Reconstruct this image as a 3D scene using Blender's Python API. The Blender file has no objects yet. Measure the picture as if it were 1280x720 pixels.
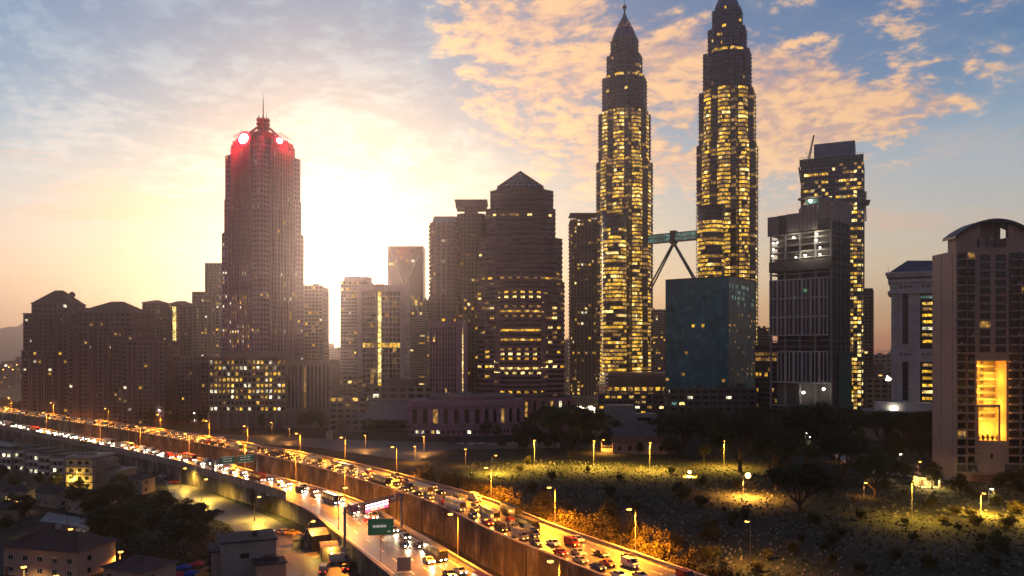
import bpy, math, random
from mathutils import Vector, Matrix
R = math.radians
random.seed(11)
SC = bpy.context.scene
COL = SC.collection
H = 60.0                                   # camera height above the valley floor
F = 1000.0                                 # focal length in photograph pixels
# ---------------------------------------------------------------- camera
cam = bpy.data.objects.new('camera', bpy.data.cameras.new('camera'))
COL.objects.link(cam)
cam.location = (0, 0, H)
cam.rotation_euler = (R(90), 0, 0)
cam.data.sensor_width = 36.0
cam.data.lens = 36.0 * F / 1280.0
cam.data.shift_y = 80.0 / 1280.0
cam.data.clip_start = 1.0
cam.data.clip_end = 60000.0
SC.camera = cam
SC.view_settings.view_transform = 'Standard'
SC.view_settings.look = 'None'
SC.view_settings.exposure = 0.0
SC.view_settings.gamma = 1.0
SC.view_settings.use_curve_mapping = False
SC.cycles.use_denoising = True
SC.cycles.max_bounces = 5
SC.cycles.diffuse_bounces = 2
SC.cycles.glossy_bounces = 2
SC.cycles.transmission_bounces = 2
SC.cycles.transparent_max_bounces = 4
SC.cycles.volume_bounces = 0
SC.cycles.caustics_reflective = False
SC.cycles.caustics_refractive = False
SC.cycles.sample_clamp_indirect = 3.0
SC.cycles.use_light_tree = True

# ---------------------------------------------------------------- sky
SUN_AZ, SUN_EL = -12.6, 6.4
class NT:
    """small helper for writing node maths"""
    def __init__(s, nt): s.nt = nt; s.n = nt.nodes; s.l = nt.links
    def put(s, sock, v):
        if v is None: return
        if isinstance(v, bpy.types.NodeSocket): s.l.new(v, sock)
        else: sock.default_value = v
    def m(s, op, a, b=None, c=None, clamp=False):
        q = s.n.new('ShaderNodeMath'); q.operation = op; q.use_clamp = clamp
        for k, v in enumerate((a, b, c)): s.put(q.inputs[k], v)
        return q.outputs[0]
    def vm(s, op, a, b=None, sc=None):
        q = s.n.new('ShaderNodeVectorMath'); q.operation = op
        s.put(q.inputs[0], a); s.put(q.inputs[1], b)
        if sc is not None: s.put(q.inputs['Scale'], sc)
        return q.outputs['Value'] if op in ('DOT_PRODUCT', 'LENGTH') else q.outputs[0]
    def mr(s, v, a, b, c=0.0, d=1.0, smooth=True):
        q = s.n.new('ShaderNodeMapRange'); q.interpolation_type = 'SMOOTHSTEP' if smooth else 'LINEAR'
        s.put(q.inputs[0], v)
        for k, x in enumerate((a, b, c, d)): q.inputs[k+1].default_value = x
        return q.outputs[0]
    def ramp(s, v, stops, interp='LINEAR'):
        q = s.n.new('ShaderNodeValToRGB'); q.color_ramp.interpolation = interp
        e = q.color_ramp.elements
        while len(e) < len(stops): e.new(0.5)
        for k, (p, c) in enumerate(stops):
            e[k].position = p; e[k].color = (c[0], c[1], c[2], 1)
        s.put(q.inputs[0], v); return q.outputs[0]
    def mix(s, f, a, b, mode='MIX'):
        q = s.n.new('ShaderNodeMix'); q.data_type = 'RGBA'; q.blend_type = mode
        s.put(q.inputs[0], f)
        for i, v in ((6, a), (7, b)):
            if isinstance(v, tuple): v = (v[0], v[1], v[2], 1)
            s.put(q.inputs[i], v)
        return q.outputs[2]
    def noise(s, vec, scale, detail=4, rough=0.5, dist=0.0, dim='3D'):
        q = s.n.new('ShaderNodeTexNoise'); q.noise_dimensions = dim
        s.put(q.inputs['Vector'], vec)
        q.inputs['Scale'].default_value = scale; q.inputs['Detail'].default_value = detail
        q.inputs['Roughness'].default_value = rough; q.inputs['Distortion'].default_value = dist
        return q.outputs[0]
    def comb(s, x, y, z):
        q = s.n.new('ShaderNodeCombineXYZ')
        for k, v in enumerate((x, y, z)): s.put(q.inputs[k], v)
        return q.outputs[0]
    def sep(s, v):
        q = s.n.new('ShaderNodeSeparateXYZ'); s.put(q.inputs[0], v); return q.outputs

world = bpy.data.worlds.new('World'); SC.world = world; world.use_nodes = True
w = NT(world.node_tree); w.n.clear()
tc = w.n.new('ShaderNodeTexCoord').outputs['Generated']
d = w.vm('NORMALIZE', tc)
dx, dy, dz = w.sep(d)
el = w.m('MULTIPLY', w.m('ARCSINE', dz), 57.2958)                  # degrees above the horizon
az = w.m('MULTIPLY', w.m('ARCTAN2', dx, dy), 57.2958)              # degrees east of straight ahead
eln = w.m('DIVIDE', w.m('MAXIMUM', el, 0.0), 40.0)
sundir = Vector((math.sin(R(SUN_AZ)) * math.cos(R(1.7)), math.cos(R(SUN_AZ)) * math.cos(R(1.7)), math.sin(R(1.7))))
ang = w.m('MULTIPLY', w.m('ARCCOSINE', w.m('MINIMUM', w.vm('DOT_PRODUCT', d, tuple(sundir)), 0.99999)), 57.2958)
sd2 = Vector((math.sin(R(SUN_AZ)) * math.cos(R(8)), math.cos(R(SUN_AZ)) * math.cos(R(8)), math.sin(R(8))))
ang2 = w.m('MULTIPLY', w.m('ARCCOSINE', w.m('MINIMUM', w.vm('DOT_PRODUCT', d, tuple(sd2)), 0.99999)), 57.2958)
nsky = w.n.new('ShaderNodeTexSky'); nsky.sky_type = 'NISHITA'; nsky.sun_disc = False
nsky.sun_elevation = R(SUN_EL); nsky.sun_rotation = R(SUN_AZ)
nsky.air_density = 1.2; nsky.dust_density = 2.0; nsky.ozone_density = 2.0
right = w.ramp(eln, [(0.0, (.70, .20, .13)), (0.022, (.80, .30, .15)), (0.05, (.92, .56, .25)), (0.12, (.76, .62, .42)),
                     (0.24, (.47, .48, .46)), (0.36, (.20, .33, .47)), (0.44, (.06, .18, .37)), (0.54, (.012, .10, .30)), (1.0, (.025, .07, .19))])
left = w.ramp(eln, [(0.0, (.80, .46, .24)), (0.07, (.80, .58, .42)), (0.17, (.68, .57, .52)), (0.27, (.38, .49, .58)),
                    (0.35, (.15, .35, .54)), (0.43, (.04, .22, .46)), (0.52, (.012, .14, .38)), (1.0, (.02, .07, .22))])
base = w.mix(w.mr(az, -8, 13), left, right)
base = w.vm('SCALE', base, None, w.m('SUBTRACT', 1.0, w.m('MULTIPLY', w.m('EXPONENT', w.m('MULTIPLY', w.m('POWER', w.m('DIVIDE', ang2, 13.0), 2.0), -1.0)), 0.85)))
# cloud layers seen from below: coordinates on a plane overhead
zz = w.m('ADD', w.m('MAXIMUM', dz, 0.0), 0.22)
pv = w.comb(w.m('DIVIDE', dx, zz), w.m('DIVIDE', dy, zz), 0.0)
warp = w.n.new('ShaderNodeTexNoise'); w.put(warp.inputs['Vector'], pv); warp.inputs['Scale'].default_value = 1.6; warp.inputs['Detail'].default_value = 2
pw_ = w.vm('ADD', pv, w.vm('SCALE', warp.outputs['Color'], None, 0.22))
n_big = w.noise(pw_, 1.9, 5, 0.55)
n_med = w.noise(pw_, 7.0, 7, 0.62)
n_fin = w.noise(w.vm('MULTIPLY', pw_, (1.0, 1.15, 1.0)), 21.0, 6, 0.62)
# grey-blue mottled high cloud everywhere
mott = w.m('ADD', w.m('MULTIPLY', n_med, 0.6), w.m('MULTIPLY', n_fin, 0.4))
dark = w.mr(mott, 0.42, 0.62, 0.0, 1.0)
veil = w.mr(el, 2.0, 12.0, 0.0, 1.0)
c1 = w.mix(w.m('MULTIPLY', w.m('MULTIPLY', dark, w.mr(az, -8, 8, 0.62, 0.55)), veil), base, w.mix(w.mr(az, -10, 10), w.mix(w.mr(el, 12, 21), (.60, .60, .63), (.24, .42, .56)), w.mix(w.mr(el, 12, 21), (.42, .43, .48), (.13, .20, .31))))
c1 = w.mix(w.m('MULTIPLY', w.mr(mott, 0.56, 0.40, 0.0, 0.40), w.mr(el, 12, 20)), c1, w.mix(w.mr(az, -10, 10), (.05, .20, .40), (.05, .13, .28)))
# pink-beige streaks low on the left
streak = w.noise(w.vm('MULTIPLY', w.comb(az, el, 0.0), (0.06, 0.33, 1.0)), 1.1, 6, 0.6, 0.5)
sm = w.m('MULTIPLY', w.mr(streak, 0.50, 0.68), w.m('MULTIPLY', w.mr(el, 3.0, 6.0), w.mr(el, 17.0, 10.0)))
c1 = w.mix(w.m('MULTIPLY', sm, 0.9), c1, w.mix(w.mr(az, -14, 6), (.72, .38, .25), (.66, .46, .36)))
# sunlit orange cloud bank, centre to right
wa = w.m('MULTIPLY', w.mr(az, -9, -1), w.mr(az, 33, 27, 0.55, 1.0))
lo = w.m('ADD', w.m('MULTIPLY', w.mr(az, -8, 6, 16.5, 7.5), 1.0), w.mr(az, 10, 30, 0.0, 3.5))
hi = w.mr(az, 6, 26, 26.0, 18.5)
wl = w.mr(w.m('SUBTRACT', el, lo), -1.0, 4.5)
wh = w.mr(w.m('SUBTRACT', hi, el), -2.0, 4.0)
bank = w.m('MULTIPLY', w.m('MULTIPLY', wa, wl), wh)
cn = w.m('ADD', w.m('ADD', w.m('MULTIPLY', n_big, 0.37), w.m('MULTIPLY', n_med, 0.36)), w.m('MULTIPLY', n_fin, 0.28))
cm = w.mr(w.m('ADD', cn, w.m('MULTIPLY', bank, 0.155)), 0.565, 0.665)
cm = w.m('MULTIPLY', cm, w.m('MULTIPLY', w.mr(az, -12, -4), w.mr(el, 5.0, 8.5)))
ocol = w.mix(w.mr(w.m('ADD', w.m('MULTIPLY', n_fin, .5), w.m('MULTIPLY', n_med, .5)), 0.44, 0.60), (.58, .30, .22), (1.10, .58, .20))
ocol = w.mix(w.mr(el, 8, 15), (.90, .62, .42), ocol)
c1 = w.mix(w.m('MULTIPLY', cm, 0.92), c1, ocol)
# brightness of the air round the low sun
g1 = w.m('EXPONENT', w.m('MULTIPLY', w.m('POWER', w.m('DIVIDE', ang, 3.0), 2.0), -1.0))
g2 = w.m('EXPONENT', w.m('DIVIDE', ang, -9.0))
glow = w.mix(1.0, w.vm('SCALE', (1.0, .80, .42), None, w.m('MULTIPLY', g1, 2.6)), w.vm('SCALE', (1.0, .66, .32), None, w.m('MULTIPLY', g2, 0.12)), 'ADD')
c1 = w.mix(1.0, c1, glow, 'ADD')
# the far half of the sky, opposite the sunset, is already dusk
back = w.mr(w.m('ABSOLUTE', w.m('ADD', az, 6.0)), 48, 120)
c1 = w.mix(back, c1, w.ramp(eln, [(0, (.18, .088, .135)), (.3, (.14, .08, .13)), (1.0, (.03, .042, .09))]))
c1 = w.mix(w.mr(el, 26, 55), c1, (.045, .06, .13))
c1 = w.mix(w.mr(el, 0.0, -3.0), c1, (.03, .025, .02))
bg1 = w.n.new('ShaderNodeBackground'); w.put(bg1.inputs[0], nsky.outputs[0]); bg1.inputs[1].default_value = 0.05
bg2 = w.n.new('ShaderNodeBackground'); w.put(bg2.inputs[0], c1); bg2.inputs[1].default_value = 0.92
ad = w.n.new('ShaderNodeAddShader'); w.l.new(bg1.outputs[0], ad.inputs[0]); w.l.new(bg2.outputs[0], ad.inputs[1])
wo = w.n.new('ShaderNodeOutputWorld'); w.l.new(ad.outputs[0], wo.inputs[0])
world.cycles.sampling_method = 'MANUAL'; world.cycles.sample_map_resolution = 1024

# ---------------------------------------------------------------- sun
sun = bpy.data.objects.new('sun', bpy.data.lights.new('sun', 'SUN')); COL.objects.link(sun)
sun.data.energy = 0.95; sun.data.angle = R(3.0); sun.data.color = (1.0, .73, .50)
sv = Vector((math.sin(R(SUN_AZ)) * math.cos(R(SUN_EL)), math.cos(R(SUN_AZ)) * math.cos(R(SUN_EL)), math.sin(R(SUN_EL))))
sun.rotation_euler = (-sv).to_track_quat('-Z', 'Y').to_euler()

# ---------------------------------------------------------------- haze
def make_haze():
    me = bpy.data.meshes.new('haze')
    X, Y0, Y1, Z0, Z1 = 5200, -1500, 7400, -4.0, 480.0
    v = [(x, y, z) for z in (Z0, Z1) for y in (Y0, Y1) for x in (-X, X)]
    me.from_pydata(v, [], [(0, 2, 3, 1), (4, 5, 7, 6), (0, 1, 5, 4), (2, 6, 7, 3), (0, 4, 6, 2), (1, 3, 7, 5)])
    o = bpy.data.objects.new('haze', me); COL.objects.link(o); o['kind'] = 'stuff'
    o['label'] = 'thin golden evening haze filling the air over the city'; o['category'] = 'haze'
    m = bpy.data.materials.new('haze'); m.use_nodes = True; t = m.node_tree; t.nodes.clear()
    pv = t.nodes.new('ShaderNodeVolumePrincipled'); out = t.nodes.new('ShaderNodeOutputMaterial')
    pv.inputs['Color'].default_value = (.97, .82, .86, 1)
    pv.inputs['Density'].default_value = HAZE; pv.inputs['Anisotropy'].default_value = 0.88
    t.links.new(pv.outputs[0], out.inputs['Volume']); me.materials.append(m)
    m.cycles.homogeneous_volume = True
HAZE = 0.00017
make_haze()
# ================================================================ materials
def mat(name, color, rough=0.8, metal=0.0, var=0.25, scale=0.15, streak=0.0, emis=None, estr=0.0, spec=0.4, sample=False):
    """Principled material whose colour wanders with a noise in the object's own space"""
    m = bpy.data.materials.new(name); m.use_nodes = True
    t = NT(m.node_tree); t.n.clear()
    b = t.n.new('ShaderNodeBsdfPrincipled'); o = t.n.new('ShaderNodeOutputMaterial'); t.l.new(b.outputs[0], o.inputs[0])
    oc = t.n.new('ShaderNodeTexCoord').outputs['Object']
    f = t.noise(oc, scale, 5, 0.6)
    if streak: f = t.m('ADD', t.m('MULTIPLY', f, 1 - streak), t.m('MULTIPLY', t.noise(t.vm('MULTIPLY', oc, (1, 1, .08)), 0.9, 4, .65), streak))
    c = Vector(color)
    lo, hi = tuple(c * (1 - var)), tuple(c * (1 + var))
    t.put(b.inputs['Base Color'], t.ramp(f, [(0.3, lo), (0.7, hi)]))
    b.inputs['Roughness'].default_value = rough; b.inputs['Metallic'].default_value = metal
    b.inputs['Specular IOR Level'].default_value = spec
    if emis:
        b.inputs['Emission Color'].default_value = (*emis, 1); b.inputs['Emission Strength'].default_value = estr
    m.cycles.emission_sampling = 'FRONT' if sample else 'NONE'
    return m

def lit_mat(name, color, strength, sc=0.9):
    """a lit room behind glass: warm light broken up by blinds, columns and furniture"""
    m = bpy.data.materials.new(name); m.use_nodes = True
    t = NT(m.node_tree); t.n.clear()
    b = t.n.new('ShaderNodeBsdfPrincipled'); o = t.n.new('ShaderNodeOutputMaterial'); t.l.new(b.outputs[0], o.inputs[0])
    b.inputs['Base Color'].default_value = (.03, .03, .03, 1); b.inputs['Roughness'].default_value = .2
    g = t.n.new('ShaderNodeNewGeometry').outputs['Position']
    f = t.noise(t.vm('MULTIPLY', g, (1, 1, .5)), sc, 3, .7)
    f2 = t.noise(g, sc * .1, 2, .5)
    vo = t.n.new('ShaderNodeTexVoronoi'); t.put(vo.inputs['Vector'], g); vo.inputs['Scale'].default_value = .34
    vr, vg, vb = t.sep(vo.outputs['Color'])
    k = t.m('MULTIPLY', t.m('MULTIPLY', t.mr(f, .36, .60, .12, 1.3), t.mr(f2, .35, .65, .6, 1.25)), t.mr(vr, 0, 1, .35, 1.5, False))
    t.put(b.inputs['Emission Color'], t.mix(t.mr(vg, .65, 1, 0, .35), color, (1.0, .82, .50)))
    t.put(b.inputs['Emission Strength'], t.m('MULTIPLY', k, strength))
    m.cycles.emission_sampling = 'NONE'
    return m

def glass_mat(name, color, rough=0.12, spec=0.6):
    return mat(name, color, rough, 0.0, 0.35, 0.05, spec=spec)

M = {}
M['glass'] = glass_mat('dark_window_glass', (.020, .022, .028))
M['curtain_pale'] = glass_mat('pale_teal_glass_pane', (.04, .34, .38), .2, .6)
M['glass_mauve'] = glass_mat('dim_mauve_window_glass', (.11, .075, .085))
M['glass_blue'] = glass_mat('blue_window_glass', (.015, .022, .04))
M['curtain'] = glass_mat('teal_curtain_glass', (.02, .25, .29), .25, .5)
M['gold'] = lit_mat('golden_lit_window', (1.0, .53, .04), 1.25)
M['gold_hi'] = lit_mat('bright_golden_window', (1.0, .70, .20), 2.2)
M['gold_lo'] = lit_mat('dim_amber_window', (1.0, .50, .10), .42)
M['white_lit'] = lit_mat('white_lit_window', (1.0, .88, .58), 1.5)
M['green_lit'] = lit_mat('green_lit_window', (.25, .9, .35), .7)
M['teal_lit'] = lit_mat('teal_lit_window', (.30, .75, .65), .28)
M['lobby'] = lit_mat('bright_lobby_glass', (1.0, .80, .50), 9.0)
M['conc'] = mat('grey_concrete', (.30, .28, .27), .85, streak=.5)
M['conc_d'] = mat('dark_concrete', (.13, .115, .11), .85, var=.35, streak=.6)
def stain_mat():
    m = bpy.data.materials.new('stained_retaining_concrete'); m.use_nodes = True
    t = NT(m.node_tree); t.n.clear()
    b = t.n.new('ShaderNodeBsdfPrincipled'); o = t.n.new('ShaderNodeOutputMaterial'); t.l.new(b.outputs[0], o.inputs[0])
    g = t.n.new('ShaderNodeNewGeometry').outputs['Position']; x, y, z = t.sep(g)
    patch = t.noise(t.vm('MULTIPLY', g, (1, 1, .5)), .16, 5, .7)
    drip = t.noise(t.vm('MULTIPLY', g, (1, 1, .10)), 1.3, 5, .7)
    k = t.m('ADD', t.m('MULTIPLY', patch, .78), t.m('MULTIPLY', drip, .22))
    t.put(b.inputs['Base Color'], t.ramp(k, [(.40, (.045, .036, .03)), (.50, (.10, .08, .065)), (.56, (.17, .14, .11)), (.62, (.33, .28, .22))]))
    b.inputs['Roughness'].default_value = .9
    bp = t.n.new('ShaderNodeBump'); t.put(bp.inputs['Height'], k); bp.inputs['Strength'].default_value = .6; bp.inputs['Distance'].default_value = .15
    t.l.new(bp.outputs[0], b.inputs['Normal']); return m
M['stain'] = stain_mat()
M['steel'] = mat('dull_steel', (.12, .17, .26), .4, .4)
M['steel_d'] = mat('dark_steel', (.06, .06, .065), .5, .5)
M['galv'] = mat('galvanised_steel', (.42, .42, .42), .5, .3)
M['tower_steel'] = mat('tower_cladding_steel', (.045, .09, .21), .35, .4)
M['mauve'] = mat('mauve_granite', (.42, .22, .28), .6, streak=.3)
M['brown'] = mat('brown_granite', (.31, .15, .17), .55, streak=.3)
M['tan'] = mat('tan_stone', (.34, .26, .21), .8, streak=.4)
M['tan_d'] = mat('weathered_tan_stone', (.26, .155, .165), .85, streak=.5)
M['cream'] = mat('cream_render', (.50, .42, .33), .8, streak=.4)
M['white'] = mat('white_panel', (.62, .57, .53), .6, streak=.3)
M['offwhite'] = mat('offwhite_paint', (.33, .29, .26), .8, streak=.5)
M['peach'] = mat('peach_render', (.52, .34, .26), .85, var=.15, streak=.5)
M['roof_red'] = mat('brown_tile_roof', (.13, .065, .05), .8)
M['roof_dark'] = mat('dark_roof', (.045, .042, .045), .8)
M['roof_blue'] = mat('blue_tile_roof', (.03, .05, .11), .5)
M['roof_metal'] = mat('corrugated_metal_roof', (.10, .09, .09), .5, .3)
M['crown'] = mat('red_crown_steel', (.22, .08, .08), .5)
M['red_halo'] = mat('red_halo_glow', (.1, .01, .02), .5, emis=(1, .012, .03), estr=2.4, sample=True)
M['white_light'] = mat('pink_white_light_panel', (.5, .3, .3), .5, emis=(1, .86, .84), estr=6, sample=False)
M['sodium'] = mat('sodium_lamp_glass', (.8, .5, .2), .4, emis=(1, .42, .06), estr=9)
M['lamp_glare'] = mat('lamp_glare_globe', (.8, .5, .2), .4, emis=(1, .50, .12), estr=28)
M['lampwhite'] = mat('white_lamp_glass', (.8, .8, .7), .4, emis=(1, .93, .75), estr=25)
M['pole'] = mat('painted_lamp_post', (.30, .28, .25), .5, .3)
M['asphalt'] = mat('worn_asphalt', (.10, .092, .085), .42, var=.35, scale=.5, spec=.5)
M['paint'] = mat('road_paint', (.75, .72, .62), .5, var=.2, scale=2.)
M['kerbc'] = mat('kerb_concrete', (.36, .33, .30), .8)
M['bark'] = mat('bark', (.11, .075, .05), .9, scale=1.5)
M['stone'] = mat('whitewashed_gravestone', (.21, .195, .17), .8, var=.7, scale=.6)
M['river'] = mat('river_water', (.018, .020, .018), .12, var=.4, scale=.06, spec=.7)
M['sign_green'] = mat('green_sign_face', (.02, .16, .08), .5, emis=(.05, .35, .2), estr=.06)
M['sign_white'] = mat('white_sign_lettering', (.7, .7, .7), .5, emis=(.8, .8, .7), estr=.3)
M['led_red'] = mat('red_led_rows', (.2, .02, .03), .5, emis=(1, .05, .10), estr=6, sample=False)
M['led_white'] = mat('white_led_rows', (.5, .4, .4), .5, emis=(1, .80, .72), estr=7, sample=False)
M['head'] = mat('headlight_lens', (.8, .8, .8), .2, emis=(1, .82, .50), estr=90)
M['head_w'] = mat('amber_headlight_lens', (.8, .7, .5), .2, emis=(1, .42, .06), estr=10)
M['tail'] = mat('tail_light_lens', (.3, .02, .02), .3, emis=(1, .05, .02), estr=5)
M['tyre'] = mat('tyre_rubber', (.02, .02, .02), .9)
M['yellow'] = mat('yellow_car_paint', (.75, .50, .03), .3)
for nm, c in (('car_white', (.6, .6, .6)), ('car_silver', (.32, .33, .35)), ('car_black', (.03, .03, .035)), ('car_red', (.30, .02, .02)), ('car_blue', (.03, .06, .2))):
    M[nm] = mat(nm + '_paint', c, .3, .1, .05)
M['tarp_red'] = mat('red_canvas', (.5, .03, .04), .8); M['tarp_blue'] = mat('blue_canvas', (.04, .07, .35), .8)
M['tarp_orange'] = mat('orange_canvas', (.5, .2, .04), .8); M['tarp_white'] = mat('white_canvas', (.6, .58, .55), .8)
M['hoard'] = mat('dusty_hoarding_panel', (.36, .30, .28), .8, streak=.6)
M['net'] = mat('green_safety_net', (.04, .12, .10), .9)
M['brick'] = mat('red_brown_wall', (.28, .12, .07), .9, var=.4, scale=.5)

def leaf_mat(name, col):
    m = bpy.data.materials.new(name); m.use_nodes = True
    t = NT(m.node_tree); t.n.clear()
    b = t.n.new('ShaderNodeBsdfPrincipled'); o = t.n.new('ShaderNodeOutputMaterial'); t.l.new(b.outputs[0], o.inputs[0])
    oc = t.n.new('ShaderNodeTexCoord').outputs['Object']; oi = t.n.new('ShaderNodeObjectInfo').outputs['Random']
    f = t.m('ADD', t.m('MULTIPLY', t.noise(oc, .45, 4, .7), .75), t.m('MULTIPLY', oi, .25))
    c = Vector(col)
    t.put(b.inputs['Base Color'], t.ramp(f, [(0.28, tuple(c * .5)), (0.5, tuple(c)), (0.75, (c[0] * 1.9, c[1] * 1.6, c[2] * 1.2))]))
    b.inputs['Roughness'].default_value = .6; b.inputs['Specular IOR Level'].default_value = .3
    return m
M['leaf'] = leaf_mat('rain_tree_leaves', (.050, .062, .018))
M['leaf2'] = leaf_mat('broad_tree_leaves', (.070, .070, .020))
M['leaf3'] = leaf_mat('shrub_leaves', (.10, .085, .022))
M['palm'] = leaf_mat('palm_fronds', (.05, .07, .02))
M['grassleaf'] = leaf_mat('long_grass_blades', (.035, .038, .012))

def ground_mat():
    m = bpy.data.materials.new('ground_earth_and_grass'); m.use_nodes = True
    t = NT(m.node_tree); t.n.clear()
    b = t.n.new('ShaderNodeBsdfPrincipled'); o = t.n.new('ShaderNodeOutputMaterial'); t.l.new(b.outputs[0], o.inputs[0])
    g = t.n.new('ShaderNodeNewGeometry').outputs['Position']
    f = t.noise(g, .03, 6, .65); f2 = t.noise(g, .5, 5, .7)
    c1 = t.ramp(f, [(.3, (.012, .015, .006)), (.5, (.030, .030, .012)), (.62, (.055, .042, .022)), (.75, (.075, .055, .035))])
    c2 = t.mix(t.mr(f2, .35, .65), (.35, .35, .35), (1.5, 1.5, 1.5))
    t.put(b.inputs['Base Color'], t.mix(1.0, c1, c2, 'MULTIPLY')); b.inputs['Roughness'].default_value = .95
    bp = t.n.new('ShaderNodeBump'); t.put(bp.inputs['Height'], f2); bp.inputs['Strength'].default_value = .8; bp.inputs['Distance'].default_value = .5
    t.l.new(bp.outputs[0], b.inputs['Normal'])
    return m
M['ground'] = ground_mat()
M['hill'] = mat('forested_hill', (.05, .055, .04), .95, scale=.01)

# ================================================================ mesh helpers
class MB:
    def __init__(s): s.v = []; s.f = []; s.mi = []; s.mats = []
    def _m(s, m):
        if m not in s.mats: s.mats.append(m)
        return s.mats.index(m)
    def quad(s, a, b, c, d, m=None):
        n = len(s.v); s.v += [tuple(a), tuple(b), tuple(c), tuple(d)]; s.f.append((n, n+1, n+2, n+3)); s.mi.append(s._m(m))
    def tri(s, a, b, c, m=None):
        n = len(s.v); s.v += [tuple(a), tuple(b), tuple(c)]; s.f.append((n, n+1, n+2)); s.mi.append(s._m(m))
    def hexa(s, p, m=None):
        """8 corners: bottom 4 counter-clockwise, top 4 the same way"""
        n = len(s.v); s.v += [tuple(q) for q in p]; k = s._m(m)
        for f in ((3, 2, 1, 0), (4, 5, 6, 7), (0, 1, 5, 4), (1, 2, 6, 5), (2, 3, 7, 6), (3, 0, 4, 7)):
            s.f.append(tuple(n + i for i in f)); s.mi.append(k)
    def box(s, x0, x1, y0, y1, z0, z1, m=None):
        s.hexa([(x0, y0, z0), (x1, y0, z0), (x1, y1, z0), (x0, y1, z0), (x0, y0, z1), (x1, y0, z1), (x1, y1, z1), (x0, y1, z1)], m)
    def prism(s, poly, z0, z1, m=None, top=None, scale=1.0, cen=None, cap=True):
        """extrude a counter-clockwise polygon; the top may be scaled about a centre"""
        n = len(s.v); k = len(poly)
        cx = sum(p[0] for p in poly) / k if cen is None else cen[0]; cy = sum(p[1] for p in poly) / k if cen is None else cen[1]
        s.v += [(p[0], p[1], z0) for p in poly]
        s.v += [(cx + (p[0] - cx) * scale, cy + (p[1] - cy) * scale, z1) for p in poly]
        for i in range(k):
            j = (i + 1) % k; s.f.append((n+i, n+j, n+k+j, n+k+i)); s.mi.append(s._m(m))
        if cap:
            s.f.append(tuple(n + k + i for i in range(k))); s.mi.append(s._m(top or m))
            s.f.append(tuple(n + i for i in reversed(range(k)))); s.mi.append(s._m(m))
    def bar(s, a, b, r, m=None, r2=None, n=6):
        a = Vector(a); b = Vector(b); dr = b - a
        if dr.length < 1e-6: return
        dr.normalize(); u = dr.orthogonal().normalized(); v = dr.cross(u); r2 = r if r2 is None else r2
        k0 = len(s.v); ph = math.pi / n
        for c, rr in ((a, r), (b, r2)):
            for i in range(n):
                t = 2 * math.pi * i / n + ph; s.v.append(tuple(c + (u * math.cos(t) + v * math.sin(t)) * rr))
        k = s._m(m)
        for i in range(n):
            j = (i + 1) % n; s.f.append((k0+i, k0+j, k0+n+j, k0+n+i)); s.mi.append(k)
        s.f.append(tuple(k0 + i for i in reversed(range(n)))); s.mi.append(k)
        s.f.append(tuple(k0 + n + i for i in range(n))); s.mi.append(k)
    def lathe(s, prof, m=None, n=16, c=(0, 0), cap=True):
        k0 = len(s.v); k = s._m(m)
        for (r, z) in prof:
            for i in range(n):
                t = 2 * math.pi * i / n; s.v.append((c[0] + r * math.cos(t), c[1] + r * math.sin(t), z))
        for a in range(len(prof) - 1):
            for i in range(n):
                j = (i + 1) % n; s.f.append((k0+a*n+i, k0+a*n+j, k0+(a+1)*n+j, k0+(a+1)*n+i)); s.mi.append(k)
        if cap:
            e = (len(prof) - 1) * n; s.f.append(tuple(k0 + e + i for i in range(n))); s.mi.append(k)
    def build(s, name, parent=None, default=None):
        me = bpy.data.meshes.new(name); me.from_pydata(s.v, [], s.f)
        for m in s.mats: me.materials.append(M[m or default or 'conc'] if not isinstance(m, bpy.types.Material) else m)
        me.polygons.foreach_set('material_index', s.mi); me.update()
        o = bpy.data.objects.new(name, me); COL.objects.link(o)
        if parent: o.parent = parent
        return o
    @property
    def empty(s): return not s.f

def tag(o, label=None, cat=None, group=None, kind=None):
    if label: o['label'] = label
    if cat: o['category'] = cat
    if group: o['group'] = group
    if kind: o['kind'] = kind
    return o
def empty(name, loc, rz=0.0, label=None, cat=None, group=None):
    o = bpy.data.objects.new(name, None); COL.objects.link(o); o.location = loc; o.rotation_euler = (0, 0, rz)
    o.empty_display_size = .5
    return tag(o, label, cat, group)
def dup(root, loc, rz, label=None, group=None, scale=1.0):
    r = root.copy(); COL.objects.link(r); r.location = loc; r.rotation_euler = (0, 0, rz); r.scale = (scale,) * 3 if not isinstance(scale, tuple) else scale
    if label: r['label'] = label
    if group: r['group'] = group
    for ch in list(KIDS.get(root.name, [])):
        c = ch.copy(); COL.objects.link(c); c.parent = r
        for g in KIDS.get(ch.name, []):
            e = g.copy(); COL.objects.link(e); e.parent = c
    return r
KIDS = {}
def keep(root):
    for ch in root.children:
        KIDS.setdefault(root.name, []).append(ch)
        for g in ch.children: KIDS.setdefault(ch.name, []).append(g)
    return root
def at(px, py, z=0.0):
    """ground point (at height z) seen at a photograph pixel"""
    D = (H - z) * F / (py - 440.0); return Vector(((px - 640.0) * D / F, D, z))
def zz_(py, D): return H - (py - 440.0) * D / F
def xx_(px, D): return (px - 640.0) * D / F
ORD = 'first second third fourth fifth sixth seventh eighth ninth tenth eleventh twelfth thirteenth fourteenth fifteenth sixteenth seventeenth eighteenth nineteenth twentieth'.split()
def nth(i):
    if i < 20: return ORD[i]
    k = i + 1; return '%d%s' % (k, {1: 'st', 2: 'nd', 3: 'rd'}.get(k % 10 if k % 100 not in (11, 12, 13) else 0, 'th'))

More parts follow.
